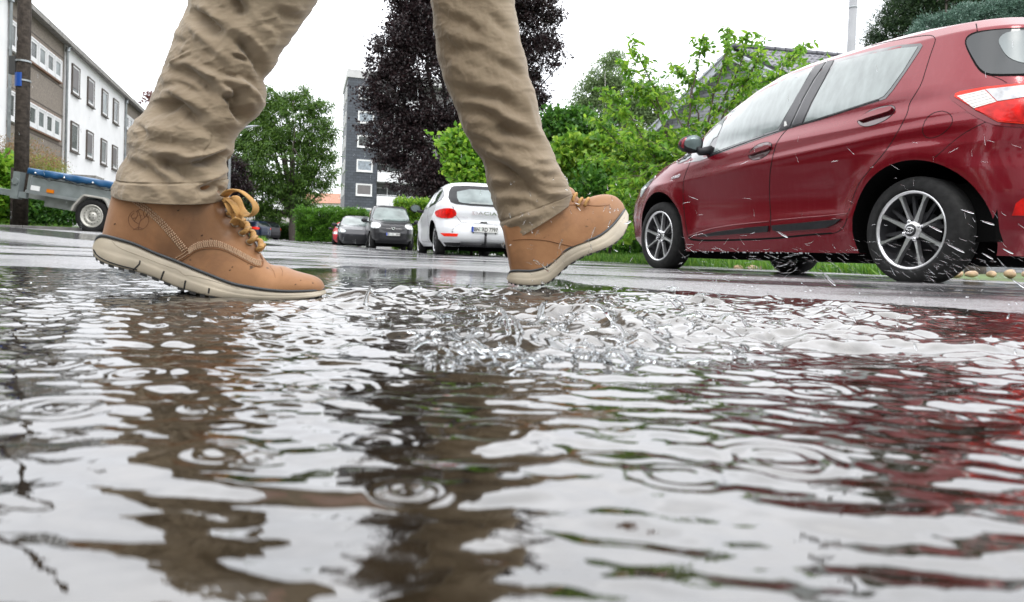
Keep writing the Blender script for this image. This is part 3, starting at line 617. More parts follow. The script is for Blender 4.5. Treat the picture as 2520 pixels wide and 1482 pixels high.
# conifers
def conifer(label, lobes, depth, n, ln, lm, base_px, seed, name='conifer_tree', cl=.10, asp=.10, per=60):
    return tree(name, label, 'conifer', lobes, depth, n, ln, asp, cl, lm, base_px=base_px, rb=.16, seed=seed, per=per, nl=14, flat=.8)
conifer('dark pine tree above the red car roof, left of the blue spruce', [(2150, 98, 20), (2175, 70, 30), (2210, 40, 40), (2240, 0, 46), (2290, 20, 50), (2230, 80, 26), (2340, 10, 46), (2380, 30, 30), (2300, -60, 80), (2450, 10, 26), (2400, -30, 40)], 19, 60000, .10, LD, 2260, 18, name='pine_tree', asp=.2, cl=.13)
conifer('pale blue green spruce just above the red car roof', [(2250, 92, 22), (2285, 75, 30), (2330, 62, 36), (2380, 50, 36), (2430, 42, 40), (2480, 40, 44), (2530, 30, 50), (2350, 90, 40), (2450, 90, 50), (2580, 60, 60)], 13.5, 70000, .062, LS, 2400, 19, name='blue_spruce', cl=.055, asp=.24, per=70)

# cherry tree, twig by twig
def cherry():
    D0 = 10.8; b = at(1690, 640, D0); b[2] = float(gz(b[0], b[1]))
    t = thing('cherry_tree', 'young cherry tree with drooping bright green leaves between far boot and red car', 'tree', b)
    r = np.random.default_rng(40); q = MB(); C_, D_ = [], []
    arms = [[(1690, 640), (1660, 450), (1625, 250), (1575, 150), (1548, 88)], [(1690, 640), (1680, 420), (1700, 250), (1725, 130), (1738, 92)], [(1690, 600), (1720, 400), (1760, 230), (1790, 120), (1792, 66)],
            [(1700, 500), (1740, 330), (1800, 210), (1830, 140), (1842, 80)], [(1720, 420), (1800, 250), (1850, 180), (1876, 102)], [(1660, 460), (1590, 350), (1530, 250), (1482, 218)], [(1660, 480), (1570, 400), (1500, 330), (1462, 290)],
            [(1680, 520), (1600, 440), (1520, 400), (1440, 380)], [(1690, 560), (1600, 510), (1500, 500), (1420, 530)], [(1690, 580), (1620, 560), (1560, 570), (1500, 600)], [(1700, 470), (1760, 360), (1810, 300), (1840, 240)],
            [(1640, 330), (1600, 240), (1560, 215), (1530, 150)], [(1720, 300), (1700, 200), (1650, 160)], [(1640, 400), (1560, 300), (1500, 260)], [(1700, 350), (1650, 260), (1600, 200)], [(1740, 400), (1780, 300), (1850, 210), (1905, 190)],
            [(1850, 340), (1890, 240), (1930, 160), (1960, 130), (1990, 108)], [(1870, 300), (1920, 220), (1975, 175), (2010, 160)], [(1680, 600), (1640, 520), (1580, 470), (1540, 440)], [(1700, 620), (1640, 600), (1600, 560)]]
    arms += [[(1690, 560), (r.uniform(1600, 1800), r.uniform(350, 480)), (r.uniform(1500, 1800), r.uniform(270, 440))] for _ in range(26)]
    arms += [[(1650, 560), (r.uniform(1560, 1680), r.uniform(420, 520)), (r.uniform(1470, 1640), r.uniform(380, 580))] for _ in range(22)]
    for ai, a in enumerate(arms):
        dz = r.uniform(-1.0, 1.3) if ai > 3 else r.uniform(-.3, .3)
        P = [at(x_, y_, D0 + dz * (i / max(1, len(a) - 1))) for i, (x_, y_) in enumerate(a)]
        k = len(P); Q = []
        for i in range(k - 1):
            for s_ in np.linspace(0, 1, 7)[:-1]: Q.append(P[i] * (1 - s_) + P[i + 1] * s_ + r.normal(0, .012, 3))
        Q.append(P[-1]); m_ = len(Q); rad = np.linspace(.014 if ai > 4 else .026, .002, m_)
        q.tube(Q, rad, 6)
        for i in range(int(m_ * .22), m_):
            f = i / m_
            for s2 in range(4):     # side twigs with leaves in two rows
                if r.random() > .55: continue
                dr = r.normal(0, 1, 3); dr[2] = abs(dr[2]) * .25; dr /= np.linalg.norm(dr); ln = r.uniform(.10, .42) * (1.15 - .6 * f)
                e_ = Q[i] + dr * ln; e_[2] -= ln * .25; mid = (Q[i] + e_) / 2 + [0, 0, ln * .12]
                q.tube([Q[i], mid, e_], [.005, .003, .0015], 4)
                for j in range(int(4 + ln * 27)):
                    s_ = r.random(); p_ = (Q[i] * (1 - s_) + e_ * s_) + r.normal(0, .008, 3); C_.append(p_); D_.append(np.array([r.normal(0, .5), r.normal(0, .5), -.55]) + dr * .5)
            if i > m_ * .6:
                for j in range(2): C_.append(Q[i] + r.normal(0, .006, 3)); D_.append(np.array([r.normal(0, .6), r.normal(0, .6), -.4]))
    q.build('trunk', mat('cherry_bark', (.06, .04, .03), .7, noise=(9, .3)), t, True, world=True)
    leaf_cloud('crown', np.array(C_), np.array(D_), .105, .40, LC, t, 'leaf', .1, fold=.18, seed=41)
    return len(C_)
print('cherry leaves', cherry())
# grass on the verges
def grass(label, pts, n, h, lm, seed, name='grass'):
    r = np.random.default_rng(seed); P = []
    poly = np.array(pts); mn, mx_ = poly.min(0), poly.max(0)
    def inside(x_, y_):
        c = False; j = len(poly) - 1
        for i in range(len(poly)):
            if (poly[i][1] > y_) != (poly[j][1] > y_) and x_ < (poly[j][0] - poly[i][0]) * (y_ - poly[i][1]) / (poly[j][1] - poly[i][1]) + poly[i][0]: c = not c
            j = i
        return c
    while len(P) < n:
        x_, y_ = r.uniform(mn[0], mx_[0]), r.uniform(mn[1], mx_[1])
        if inside(x_, y_): P.append((x_, y_))
    P = np.array(P); z = gz(P[:, 0], P[:, 1]) - .045
    o = leaf_cloud(name, np.column_stack([P, z]), np.tile([0, 0, 1.6], (n, 1)), h, .09, lm, None, 'quad', 0, seed=seed)
    tag(o, label, 'grass', kind='stuff')
LGR = leaf_mat('grass_blade', (.04, .12, .015), (.08, .20, .02), (.16, .28, .04))
grass('strip of short green grass on the left verge behind the trailer', [(-14, 12.6), (-4.5, 12.9), (-5.5, 16), (-16, 16)], 16000, .16, LGR, 51)
grass('green grass and weeds along the right verge behind the red car', [(.6, 13.5), (3.4, 9.6), (4.3, 7.9), (5.2, 9), (3.8, 13), (1.6, 16)], 17000, .20, LGR, 52)

# greenery behind the photographer, out of the picture but mirrored in the car and the puddle; tall hedge added to darken the door reflections
for i, (x_, y_, h_, w_) in enumerate([(-9.9, 3.0, 3.3, 17), (-8.2, -11, 2.2, 9)]):
    t = thing('hedge', ['tall dark hedge left of the photographer, out of the picture', 'clipped hedge behind the photographer, out of the picture'][i], 'hedge', (x_, y_, 0), R(90) if i == 0 else R(60))
    r = np.random.default_rng(90 + i); n = 16000; P = np.column_stack([r.uniform(-w_ / 2, w_ / 2, n), r.choice([-.7, .7], n) + r.normal(0, .1, n), r.uniform(0, h_, n)]); P[: n // 4, 2] = h_ + r.normal(0, .06, n // 4); P[: n // 4, 1] = r.uniform(-.7, .7, n // 4)
    M_ = np.array(t.matrix_world); P = P @ M_[:3, :3].T + M_[:3, 3]; leaf_cloud('foliage', P, np.tile([0, 0, .5], (n, 1)), .16, .6, LH, t, seed=i); MB().box(-w_ / 2, w_ / 2, -.6, .6, 0, h_ - .05).build('twig_core', bpy.data.materials['twig_shade'], t)
for i, (x_, y_, r_) in enumerate([(-5.5, -11, 2.6), (-13, -3, 2.4), (12, -9, 3.)]):
    t = thing('garden_tree', ['round garden tree behind the photographer, out of the picture', 'garden tree left of the photographer, out of the picture', 'broad tree behind the photographer to the right, out of the picture'][i], 'tree', (x_, y_, 0))
    r = np.random.default_rng(95 + i); n = 9000; u = r.normal(0, 1, (n, 3)); u /= np.linalg.norm(u, axis=1)[:, None]; P = np.array([x_, y_, 4.4]) + u * r_ * r.uniform(.6, 1.05, (n, 1)); leaf_cloud('crown', P, u, .26, .6, LG, t, seed=i)
    q = MB(); q.tube([(0, 0, -.2), (0, .1, 2), (.1, 0, 4.5)], [.2, .16, .1], 10); q.build('trunk', M_BARK, t, True)
# ================================================================ street things
# wooden pole with blue plate
b = at(50, 560, 12.8); zb = float(gz(b[0], b[1]))
po = thing('utility_pole', 'dark weathered wooden pole behind the trailer drawbar with a blue plate strapped on', 'pole', (b[0], b[1], zb))
M_POLE = mat('weathered_wood', (.042, .034, .028), .85, spec=.15, noise=(14, .45), bump=(25, .8, .02))
q = MB(); q.tube([(0, 0, -.3), (0, 0, 2), (0, 0, 7.5)], [.118, .112, .095], 24); q.build('post', M_POLE, po, True)
q = MB(); q.tube([(-.15, .03, -.3), (-.15, .03, 1.1)], .05, 10); q.build('stub_post', M_POLE, po, True)
zp = at(50, 200, 12.8)[2] - zb
q = MB(); n_ = 9; V = []
for k in range(n_):
    a = R(200 + 95 * k / (n_ - 1)); V += [(.125 * math.cos(a), .125 * math.sin(a), zp - .12), (.125 * math.cos(a), .125 * math.sin(a), zp + .12), (.119 * math.cos(a), .119 * math.sin(a), zp - .12), (.119 * math.cos(a), .119 * math.sin(a), zp + .12)]
q.add(V, [f for k in range(n_ - 1) for f in ((4 * k, 4 * k + 4, 4 * k + 5, 4 * k + 1), (4 * k + 1, 4 * k + 5, 4 * k + 7, 4 * k + 3), (4 * k + 2, 4 * k + 3, 4 * k + 7, 4 * k + 6), (4 * k, 4 * k + 2, 4 * k + 6, 4 * k + 4))]); q.build('blue_plate', mat('blue_enamel', (.01, .06, .28), .35), po)
for z_ in (zp + .32, zp - .02): q = MB(); q.lathe([(z_, .113), (z_, .124), (z_ + .03, .124), (z_ + .03, .113)], 24, 'z'); q.build('strap', M_ZINC, po)
MB().box(-.22, -.1, -.06, .02, zp + .10, zp + .42).build('junction_box', mat('dark_box', (.05, .05, .05), .5), po)
# kerb stones on the left
kb = thing('kerb', 'low grey kerb stones along the left pavement in front of the pole', 'kerb', (-9, 11.9, .15))
q = MB()
for k in range(7):
    x0 = -14 + k * 1.0 ; 
for k in range(9):
    x0 = -13.2 + k * 1.0; y0 = 11.95; z0 = float(gz(x0 + .5, y0)); q.box(x0 + .004, x0 + .99, y0, y0 + .15, z0 - .1, z0 + .065)
o = q.build('kerb_stone', mat('kerb_concrete', (.16, .155, .15), .7, noise=(8, .3), bump=(40, .4, .006)), kb, world=True); bevel(o, .012)
M_PAVE = mat('wet_pavement', (.12, .118, .115), .35, noise=(5, .25), bump=(60, .5, .004))
xs_ = np.linspace(-14, -4.2, 50); ys_ = np.linspace(12.1, 13.4, 8); Xq, Yq = np.meshgrid(xs_, ys_); tag(grid_mesh('pavement', np.stack([Xq, Yq, gz(Xq, Yq) + .05], -1), M_PAVE), kind='structure')
# stones edging the right verge
r = np.random.default_rng(77)
M_STONE = mat('sandstone', (.36, .25, .15), .7, noise=(9, .4), bump=(14, .6, .02))
for k in range(26):
    x0 = 3.15 + k * .155 + r.normal(0, .015); y0 = 10.0 - k * .10 + r.normal(0, .02)
    if k == 0: PX = []
    bm = bmesh.new(); bmesh.ops.create_icosphere(bm, subdivisions=2, radius=1)
    sx, sy, sz = r.uniform(.06, .095), r.uniform(.05, .08), r.uniform(.04, .062); sd = r.uniform(0, 50)
    for v in bm.verts:
        f = 1 + .22 * float(perlin(v.co.x * 1.4 + sd, v.co.y * 1.4 + v.co.z)); v.co = Vector((v.co.x * sx * f, v.co.y * sy * f, v.co.z * sz * f))
    me = bpy.data.meshes.new('edging_stone'); bm.to_mesh(me); bm.free(); me.materials.append(M_STONE); me.polygons.foreach_set('use_smooth', [True] * len(me.polygons))
    o = bpy.data.objects.new('edging_stone', me); COL.objects.link(o); o.location = (x0, y0, float(gz(x0, y0)) + .01); o.rotation_euler = (0, 0, r.uniform(0, 3))
    tag(o, 'rounded ochre edging stone in the row behind the red car', 'stone', 'edging stones along the right verge')
# street lamp behind the walking leg
b = at(560, 600, 40); zl = float(gz(b[0], b[1])); tp = at(600, 318, 40)[2] - zl
sl_ = thing('street_lamp', 'grey street lamp whose flat head peeks out right of the near trouser leg', 'street lamp', (b[0], b[1], zl))
q = MB(); q.tube([(0, 0, 0), (0, 0, tp - .6), (.1, 0, tp - .15), (.45, 0, tp)], [.09, .06, .05, .035], 12); q.build('pole', M_ZINC, sl_, True)
q = MB(); q.tube([(.40, 0, tp - .02), (.7, 0, tp + .06), (1.2, 0, tp + .16), (1.62, 0, tp + .20)], [.05, .12, .10, .02], 12, flat=.5); q.build('lamp_head', mat('lamp_grey', (.30, .32, .34), .35, noise=(3, .1)), sl_, True)
# ---------------------------------------------------------------- box trailer
c = at(228, 532, 11.8); zt = float(gz(c[0], c[1]))
tr = thing('box_trailer', 'grey steel box trailer with a blue tarpaulin parked nose up beside the wooden pole', 'trailer', (c[0], c[1], zt))
az = c[2] - zt; ti = R(7.6)
def T(x_, y_, z_): return (x_ * math.cos(ti) + z_ * math.sin(ti), y_, az - x_ * math.sin(ti) + z_ * math.cos(ti))
def tbox(q, x0, x1, y0, y1, z0, z1):
    P = [T(*p_) for p_ in ((x0, y0, z0), (x1, y0, z0), (x1, y1, z0), (x0, y1, z0), (x0, y0, z1), (x1, y0, z1), (x1, y1, z1), (x0, y1, z1))]
    return q.add(P, [(0, 3, 2, 1), (4, 5, 6, 7), (0, 1, 5, 4), (1, 2, 6, 5), (2, 3, 7, 6), (3, 0, 4, 7)])
M_GALV = mat('galvanised_panel', (.20, .225, .225), .5, metal=.25, noise=(6, .15), bump=(20, .15, .005))
XL, XR, ZB, ZT = -1.19, .98, .215, .60
q = MB(); tbox(q, XL, XR, .07, .10, ZB, ZT); tbox(q, XL, XR, 1.22, 1.25, ZB, ZT); tbox(q, XL, XL + .03, .10, 1.22, ZB, ZT); tbox(q, XR - .03, XR, .10, 1.22, ZB, ZT); tbox(q, XL + .03, XR - .03, .10, 1.22, ZB, ZB + .03)
q.build('box', M_GALV, tr)
q = MB(); tbox(q, XL - .01, XR + .01, .055, .069, ZB - .02, ZB + .03); tbox(q, XL + .06, XR, .058, .069, ZT - .11, ZT - .095); tbox(q, XL + .05, XL + .07, .058, .069, ZB + .04, ZT - .11); q.build('box_rail', M_ZINC, tr)
M_TARP = mat('blue_tarpaulin', (.008, .065, .16), .45, noise=(7, .2), bump=(7, .35, .03))
nx, P = 60, []
for j, (y_, z_) in enumerate([(.045, ZT - .095), (.042, ZT - .05), (.046, ZT - .005), (.07, ZT + .012), (.65, ZT + .02), (1.24, ZT + .012), (1.27, ZT), (1.28, ZT - .08)]):
    P.append([T(XL - .02 + (XR - XL + .04) * i / nx, y_ + (.008 * math.sin(i * .9 + j) if j < 3 else 0), z_ + (.010 * math.sin(i * 1.3) if j == 0 else 0) + .006 * math.sin(i * .5 + j)) for i in range(nx + 1)])
P = np.array(P); o = grid_mesh('tarpaulin', P + np.array([c[0], c[1], zt]), M_TARP, tr); md = o.modifiers.new('s', 'SOLIDIFY'); md.thickness = .004
q = MB(); pts = []
for k in range(9):
    pts.append(T(XL + .13 + k * .24, .03, ZT - .065 if k % 2 == 0 else ZT - .15))
q.tube(pts, .006, 6); q.tube([T(XL + .1, .032, ZT - .12), T(XR, .032, ZT - .155)], .005, 6); q.build('lashing_cord', mat('black_rubber_cord', (.012, .012, .012), .6), tr)
q = MB()
for k in range(5): p_ = T(XL + .13 + k * .48, .028, ZT - .055); q.lathe([(-.012, .004), (-.010, .014), (.004, .016)], 12, 'y', p_)
q.build('tarpaulin_knob', mat('bright_metal', (.7, .7, .7), .25, metal=.8), tr, True)
q = MB(); tbox(q, XL + .055, XL + .22, .060, .066, ZB + .04, ZB + .12); q.build('white_sticker', mat('white_sticker', (.7, .7, .7), .5), tr)
q = MB(); tbox(q, XL + .34, XL + .46, .050, .066, ZB + .045, ZB + .10); q.build('side_marker', mat('amber_reflector', (.55, .16, .01), .2), tr)
# drawbar frame, nose bar, jockey wheel
q = MB(); tbox(q, -2.6, -.9, .52, .60, .10, .19); tbox(q, -1.0, .9, .30, .36, .08, .2); tbox(q, -.95, -.15, .20, .26, .02, .205); tbox(q, -.1, .1, .15, 1.2, -.03, .04)
q.build('drawbar', mat('galvanised_bar', (.27, .28, .27), .5, metal=.4, noise=(5, .3), bump=(30, .3, .004)), tr)
q = MB(); tbox(q, -2.0, -1.18, .06, .13, .10, .20); tbox(q, -1.42, -1.30, .03, .16, .07, .52); q.tube([T(-1.36, .0, .36), T(-1.36, .10, .36)], .055, 14); q.build('jockey_clamp', M_GALV, tr)
q = MB(); q.tube([T(-1.78, .12, .30), T(-1.80, .12, -.1)], .028, 10); xk = -1.38; q.lathe([(0, .03), (0, .10), (.01, .115), (.05, .115), (.06, .10), (.06, .03)], 28, 'y', (T(-1.8, 0, 0)[0], .09, .115)); q.build('jockey_wheel', mat('dull_rubber', (.02, .02, .02), .6), tr, True)
# wheel
def trailer_wheel(y0):
    wq = MB(); cc = (0, y0, az)
    wq.lathe([(.14, .17), (.0, .19), (-.012, .215), (-.008, .255), (.01, .278), (.035, .286), (.12, .286), (.14, .27)], 56, 'y', cc); wo = wq.build('wheel', mat('tyre_rubber', (.016, .016, .016), .8, spec=.18, noise=(30, .3), bump=(60, .4, .004)) if 'tyre_rubber' not in bpy.data.materials else bpy.data.materials['tyre_rubber'], tr, True)
    wq = MB(); wq.lathe([(.0, .19), (-.01, .18), (.0, .165), (.03, .160), (.02, .145), (.012, .12), (.014, .095), (.03, .085), (.04, .07), (.005, .062), (.0, .02), (.0, .0)], 56, 'y', cc); wq.build('rim', mat('silver_steel_rim', (.42, .41, .37), .45, metal=.4, noise=(12, .2)) if 'silver_steel_rim' not in bpy.data.materials else bpy.data.materials['silver_steel_rim'], wo, True)
    wq = MB()
    for k in range(16):
        a = 2 * math.pi * k / 16; wq.lathe([(.0, .0), (.0, .0085)], 10, 'y', (cc[0] + .127 * math.cos(a), y0 + .0105, cc[2] + .127 * math.sin(a)))
    for k in range(4):
        a = 2 * math.pi * (k + .5) / 4; wq.lathe([(.0, .0), (.0, .011)], 8, 'y', (cc[0] + .04 * math.cos(a), y0 - .002, cc[2] + .04 * math.sin(a)))
    wq.build('rim_hole', bpy.data.materials['dark_box'], wo); return wo
trailer_wheel(-.03); trailer_wheel(1.2)
M_FEND = mat('grey_fender', (.33, .32, .29), .55, metal=.2, noise=(8, .2))
for y0 in (-.07, 1.16):
    prof = [(-.345, .03), (-.315, .13), (-.20, .305), (-.16, .335), (.16, .335), (.22, .305), (.335, .13), (.36, .03)]
    V, Fc = [], []
    for u, v in prof:
        s_ = 1 - .035 / math.hypot(u, v)
        V += [T(u, y0, v - .0), T(u, y0 + .22, v), T(u * s_, y0 + .22, v * s_), T(u * s_, y0, v * s_)]
    k = len(prof); Fc = [(4 * i + j, 4 * i + (j + 1) % 4, 4 * i + 4 + (j + 1) % 4, 4 * i + 4 + j) for i in range(k - 1) for j in range(4)] + [(0, 3, 2, 1), tuple(4 * (k - 1) + j for j in range(4))]
    o = MB().add(V, Fc).build('fender', M_FEND, tr); bevel(o, .008)
# ================================================================ surfaces that follow another surface
def bvh_of(o, extra=()):
    V, P = [], []
    for ob in (o, *extra):
        mw = np.array(ob.matrix_world) if ob.parent is None else np.array(ob.parent.matrix_world) @ np.array(ob.matrix_basis)
        v = np.empty(len(ob.data.vertices) * 3); ob.data.vertices.foreach_get('co', v); v = v.reshape(-1, 3) @ mw[:3, :3].T + mw[:3, 3]
        b = len(V); V += [tuple(q) for q in v]; P += [tuple(b + i for i in p.vertices) for p in ob.data.polygons]
    return BVHTree.FromPolygons(V, P)
def caster(bvh, fn):
    """fn(u, v) -> origin, direction; returns (u, v) -> point, normal toward the origin"""
    def c(u, v):
        o_, d_ = fn(u, v); d_ = Vector(d_).normalized(); h = bvh.ray_cast(Vector(o_), d_)
        if h[0] is None: return None
        n = h[1]; n = -n if n.dot(d_) > 0 else n
        return np.array(h[0]), np.array(n)
    return c
def cam_fn(x, y): return tuple(CAM), tuple(ray(x, y))
def densify(poly, step, close=True):
    out = []; k = len(poly)
    for i in range(k if close else k - 1):
        a, b = np.array(poly[i], float), np.array(poly[(i + 1) % k], float); n = max(1, int(math.ceil(np.linalg.norm(b - a) / step)))
        for j in range(n): out.append(tuple(a + (b - a) * j / n))
    if not close: out.append(tuple(map(float, poly[-1])))
    return out
def smooth_poly(poly, close=True, it=2):
    P = [np.array(p, float) for p in poly]
    for _ in range(it):
        Q = []; k = len(P)
        for i in range(k if close else k - 1):
            a, b = P[i], P[(i + 1) % k]; Q += [a * .75 + b * .25, a * .25 + b * .75]
        if not close: Q = [P[0]] + Q + [P[-1]]
        P = Q
    return [tuple(p) for p in P]
def decal(name, cast, poly, off, mat_, parent, step=12, rim=.004, mirror=None, smooth=True, skirt=True):
    """panel lying `off` above the surface with its edge turned down to it"""
    B = densify(poly, step); nb = len(B); xs_ = [p[0] for p in B]; ys_ = [p[1] for p in B]; I = []
    A = np.array(B); 
    def ins(x, y):
        c = False; j = nb - 1
        for i in range(nb):
            if (A[i][1] > y) != (A[j][1] > y) and x < (A[j][0] - A[i][0]) * (y - A[i][1]) / (A[j][1] - A[i][1]) + A[i][0]: c = not c
            j = i
        return c
    gx = np.arange(min(xs_) + step * .5, max(xs_), step); gy = np.arange(min(ys_) + step * .5, max(ys_), step)
    for x in gx:
        for y in gy:
            if ins(x, y) and np.min(np.hypot(A[:, 0] - x, A[:, 1] - y)) > step * .45: I.append((x, y))
    allp = [Vector(p) for p in B + I]
    vv, ee, ff, ov, _, _ = delaunay_2d_cdt(allp, [(i, (i + 1) % nb) for i in range(nb)], [], 1, 1e-6)
    V, N_, ok = [], [], []
    for p in vv:
        h = cast(p.x, p.y); ok.append(h is not None)
        if h is None: V.append(None); N_.append(None)
        else: V.append(h[0]); N_.append(h[1])
    ff = [f for f in ff if all(ok[i] for i in f)]
    if not ff: print('decal missed', name); return None
    use = sorted({i for f in ff for i in f}); mp = {i: k for k, i in enumerate(use)}
    P = [V[i] + N_[i] * off for i in use]; F2 = [tuple(mp[i] for i in f) for f in ff]
    # edges used once -> skirt
    if skirt:
        cnt = {}
        for f in F2:
            for k in range(len(f)):
                e_ = (f[k], f[(k + 1) % len(f)]); cnt.setdefault(tuple(sorted(e_)), []).append(e_)
        bd = [v[0] for v in cnt.values() if len(v) == 1]; low = {}
        for a, b in bd:
            for q in (a, b):
                if q not in low: low[q] = len(P); P.append(V[use[q]] - N_[use[q]] * rim)
        F2 += [(b, a, low[a], low[b]) for a, b in bd]
    o = mesh_obj(name, P, F2, mat_, parent, smooth)
    bm = bmesh.new(); bm.from_mesh(o.data); bmesh.ops.recalc_face_normals(bm, faces=bm.faces); bm.to_mesh(o.data); bm.free()
    if smooth:
        try: o.data.set_sharp_from_angle(angle=R(50))
        except Exception: pass
    if mirror: mirrored(o, parent)
    return o
def mirrored(o, parent):
    me = o.data.copy(); n = len(me.vertices); v = np.empty(n * 3); me.vertices.foreach_get('co', v); v = v.reshape(-1, 3); v[:, 1] *= -1; me.vertices.foreach_set('co', v.ravel()); me.flip_normals()
    c = bpy.data.objects.new(o.name.split('.')[0], me); COL.objects.link(c); c.parent = parent; return c
def strip(name, cast, line, width, off, mat_, parent, step=8, mirror=None, build=True, q=None, hgt=None):
    """thin band laid along a line on the surface"""
    L_ = densify(line, step, False); n = len(L_); q = q or MB(); rows = []
    iv = np.array(parent.matrix_world.inverted())
    for i in range(n):
        a = np.array(L_[max(i - 1, 0)]); b = np.array(L_[min(i + 1, n - 1)]); t = b - a; t /= np.linalg.norm(t) + 1e-9; nn_ = np.array([-t[1], t[0]]); wd = width(i / (n - 1)) if callable(width) else width
        r_ = []
        for s_ in (-.5, -.25, .25, .5):
            h = cast(*(np.array(L_[i]) + nn_ * wd * s_))
            r_.append(None if h is None else (h[0] + h[1] * (off if abs(s_) < .4 else -.0006)))
        rows.append(r_ if all(x is not None for x in r_) else None)
    b = None
    for i in range(n):
        if rows[i] is None: b = None; continue
        P = [iv[:3, :3] @ p + iv[:3, 3] for p in rows[i]]; q.v += [tuple(p) for p in P]; k = len(q.v) - 4
        if b is not None: q.f += [(b + j, b + j + 1, k + j + 1, k + j) for j in range(3)]; q.m += [0] * 3
        b = k
    if not build: return q
    if not q.f: return None
    o = q.build(name, mat_, parent, True)
    if mirror: mirrored(o, parent)
    return o
def resample(rows, n):
    """Catmull-Rom through rows of numbers"""
    A = np.array(rows, float); k = len(A); A = np.vstack([2 * A[0] - A[1], A, 2 * A[-1] - A[-2]]); out = []
    for t in np.linspace(0, k - 1 - 1e-9, n):
        i = int(t); f = t - i; p0, p1, p2, p3 = A[i:i + 4]
        out.append(.5 * (2 * p1 + (p2 - p0) * f + (2 * p0 - 5 * p1 + 4 * p2 - p3) * f * f + (3 * p1 - p0 - 3 * p2 + p3) * f ** 3))
    return np.array(out)
def seg_dist(px, py, line):
    """distance to a polyline, and a 0..1 fade toward its ends"""
    best = np.full(px.shape, 1e9); tt = np.zeros(px.shape); tot = sum(math.dist(line[i], line[i + 1]) for i in range(len(line) - 1)); acc = 0
    for i in range(len(line) - 1):
        a = np.array(line[i], float); b = np.array(line[i + 1], float); d = b - a; L2 = d @ d
        t = np.clip(((px - a[0]) * d[0] + (py - a[1]) * d[1]) / L2, 0, 1); q = np.hypot(px - a[0] - t * d[0], py - a[1] - t * d[1])
        m_ = q < best; best = np.where(m_, q, best); tt = np.where(m_, (acc + t * math.sqrt(L2)) / tot, tt); acc += math.sqrt(L2)
    return best, np.clip(np.minimum(tt, 1 - tt) * 4, 0, 1) * .75 + .25

# ================================================================ the walking person
D1, D2 = 1.0, 1.35
bc = (at(650, 730, D1) + at(1300, 700, D2)) / 2
person = thing('person', 'person striding through the puddle in crumpled khaki trousers and tan leather boots', 'person', (bc[0], bc[1], 0.0))
# ---- trousers
mt, nt, bs = node_mat('khaki_cotton'); K = nt.links.new; tc = nn(nt, 'ShaderNodeTexCoord')
cr = nn(nt, 'ShaderNodeValToRGB'); K(noise(9, 6, .6), cr.inputs[0]); el = cr.color_ramp.elements
el[0].position = .3; el[0].color = (.200, .150, .096, 1); el[1].position = .7; el[1].color = (.315, .248, .168, 1)
K(cr.outputs[0], bs.inputs['Base Color']); bs.inputs['Roughness'].default_value = .85; bs.inputs['Sheen Weight'].default_value = .25; bs.inputs['Specular IOR Level'].default_value = .25
wv = nn(nt, 'ShaderNodeTexNoise'); wv.inputs['Scale'].default_value = 900; K(tc.outputs['Object'], wv.inputs[0]); bp = nn(nt, 'ShaderNodeBump'); bp.inputs['Strength'].default_value = .35; bp.inputs['Distance'].default_value = .0006; K(wv.outputs[0], bp.inputs['Height']); K(bp.outputs[0], bs.inputs['Normal'])
M_KHAKI = mt
LEG1 = [(905, -640, 220), (800, -420, 186), (712, -210, 170), (647, -60, 346 / 2), (623, 0, 157), (600, 45, 150), (582, 76, 146), (560, 120, 142), (537, 168, 135), (521, 200, 131), (517, 238, 137), (502, 268, 140), (478, 299, 140), (455, 322, 137), (442, 348, 131), (441, 375, 127), (425, 402, 127), (425, 426, 134), (423, 451, 138), (413, 478, 136)]
FOLD1 = [([(352, 276), (432, 256), (482, 290), (520, 328)], 15, -.0115), ([(345, 300), (420, 330), (518, 346)], 17, .006), ([(385, 398), (430, 402), (462, 420), (490, 438)], 12, -.011), ([(332, 366), (400, 372), (452, 382)], 14, .005),
    ([(450, 402), (500, 396), (545, 380), (572, 388)], 7, -.012), ([(300, 398), (364, 414), (405, 440), (436, 478)], 11, -.008), ([(488, 456), (542, 442), (562, 430)], 8, -.010), ([(540, 470), (552, 456)], 9, -.010),
    ([(576, 214), (588, 262), (616, 308)], 15, -.019), ([(532, 206), (574, 232), (606, 292)], 7, .009), ([(610, 208), (632, 240), (646, 268)], 8, .007), ([(470, 30), (510, 56), (552, 88)], 15, -.011), ([(466, 54), (500, 84), (524, 112)], 10, .006),
    ([(580, 94), (616, 122), (640, 156), (648, 196)], 12, -.012), ([(420, 162), (446, 142), (468, 128)], 4, .006), ([(424, 172), (470, 180), (508, 204), (540, 246)], 11, -.009), ([(488, 168), (540, 196), (590, 206), (634, 246)], 9, .008),
    ([(572, 136), (592, 142), (610, 152)], 5, -.007), ([(676, 28), (706, 40), (742, 52)], 11, -.009), ([(574, -4), (592, 16), (602, 40)], 12, -.010), ([(546, 234), (572, 250)], 6, -.007), ([(556, 180), (580, 193)], 5, -.005), ([(400, 214), (450, 208), (500, 236)], 8, -.005),
    ([(462, 300), (500, 300), (520, 318)], 8, .004), ([(516, 300), (520, 330), (508, 356), (482, 392)], 2.2, -.0022), ([(330, 300), (352, 318), (360, 334)], 7, -.006), ([(350, 440), (400, 446), (440, 460)], 8, .004), ([(400, 110), (430, 96), (462, 110)], 9, -.006), ([(640, 60), (670, 90), (660, 130)], 10, .006), ([(500, 120), (540, 150), (560, 180)], 10, -.006), ([(370, 240), (400, 246), (440, 240)], 7, .005)]
LEG2 = [(1050, -640, 190), (1085, -420, 160), (1120, -210, 130), (1150, -60, 106), (1162, 0, 102), (1168, 48, 104), (1178, 102, 106), (1190, 164, 106), (1210, 225, 104), (1227, 280, 101), (1243, 330, 98), (1272, 389, 92), (1294, 440, 92), (1308, 481, 91), (1318, 515, 86), (1327, 548, 77)]
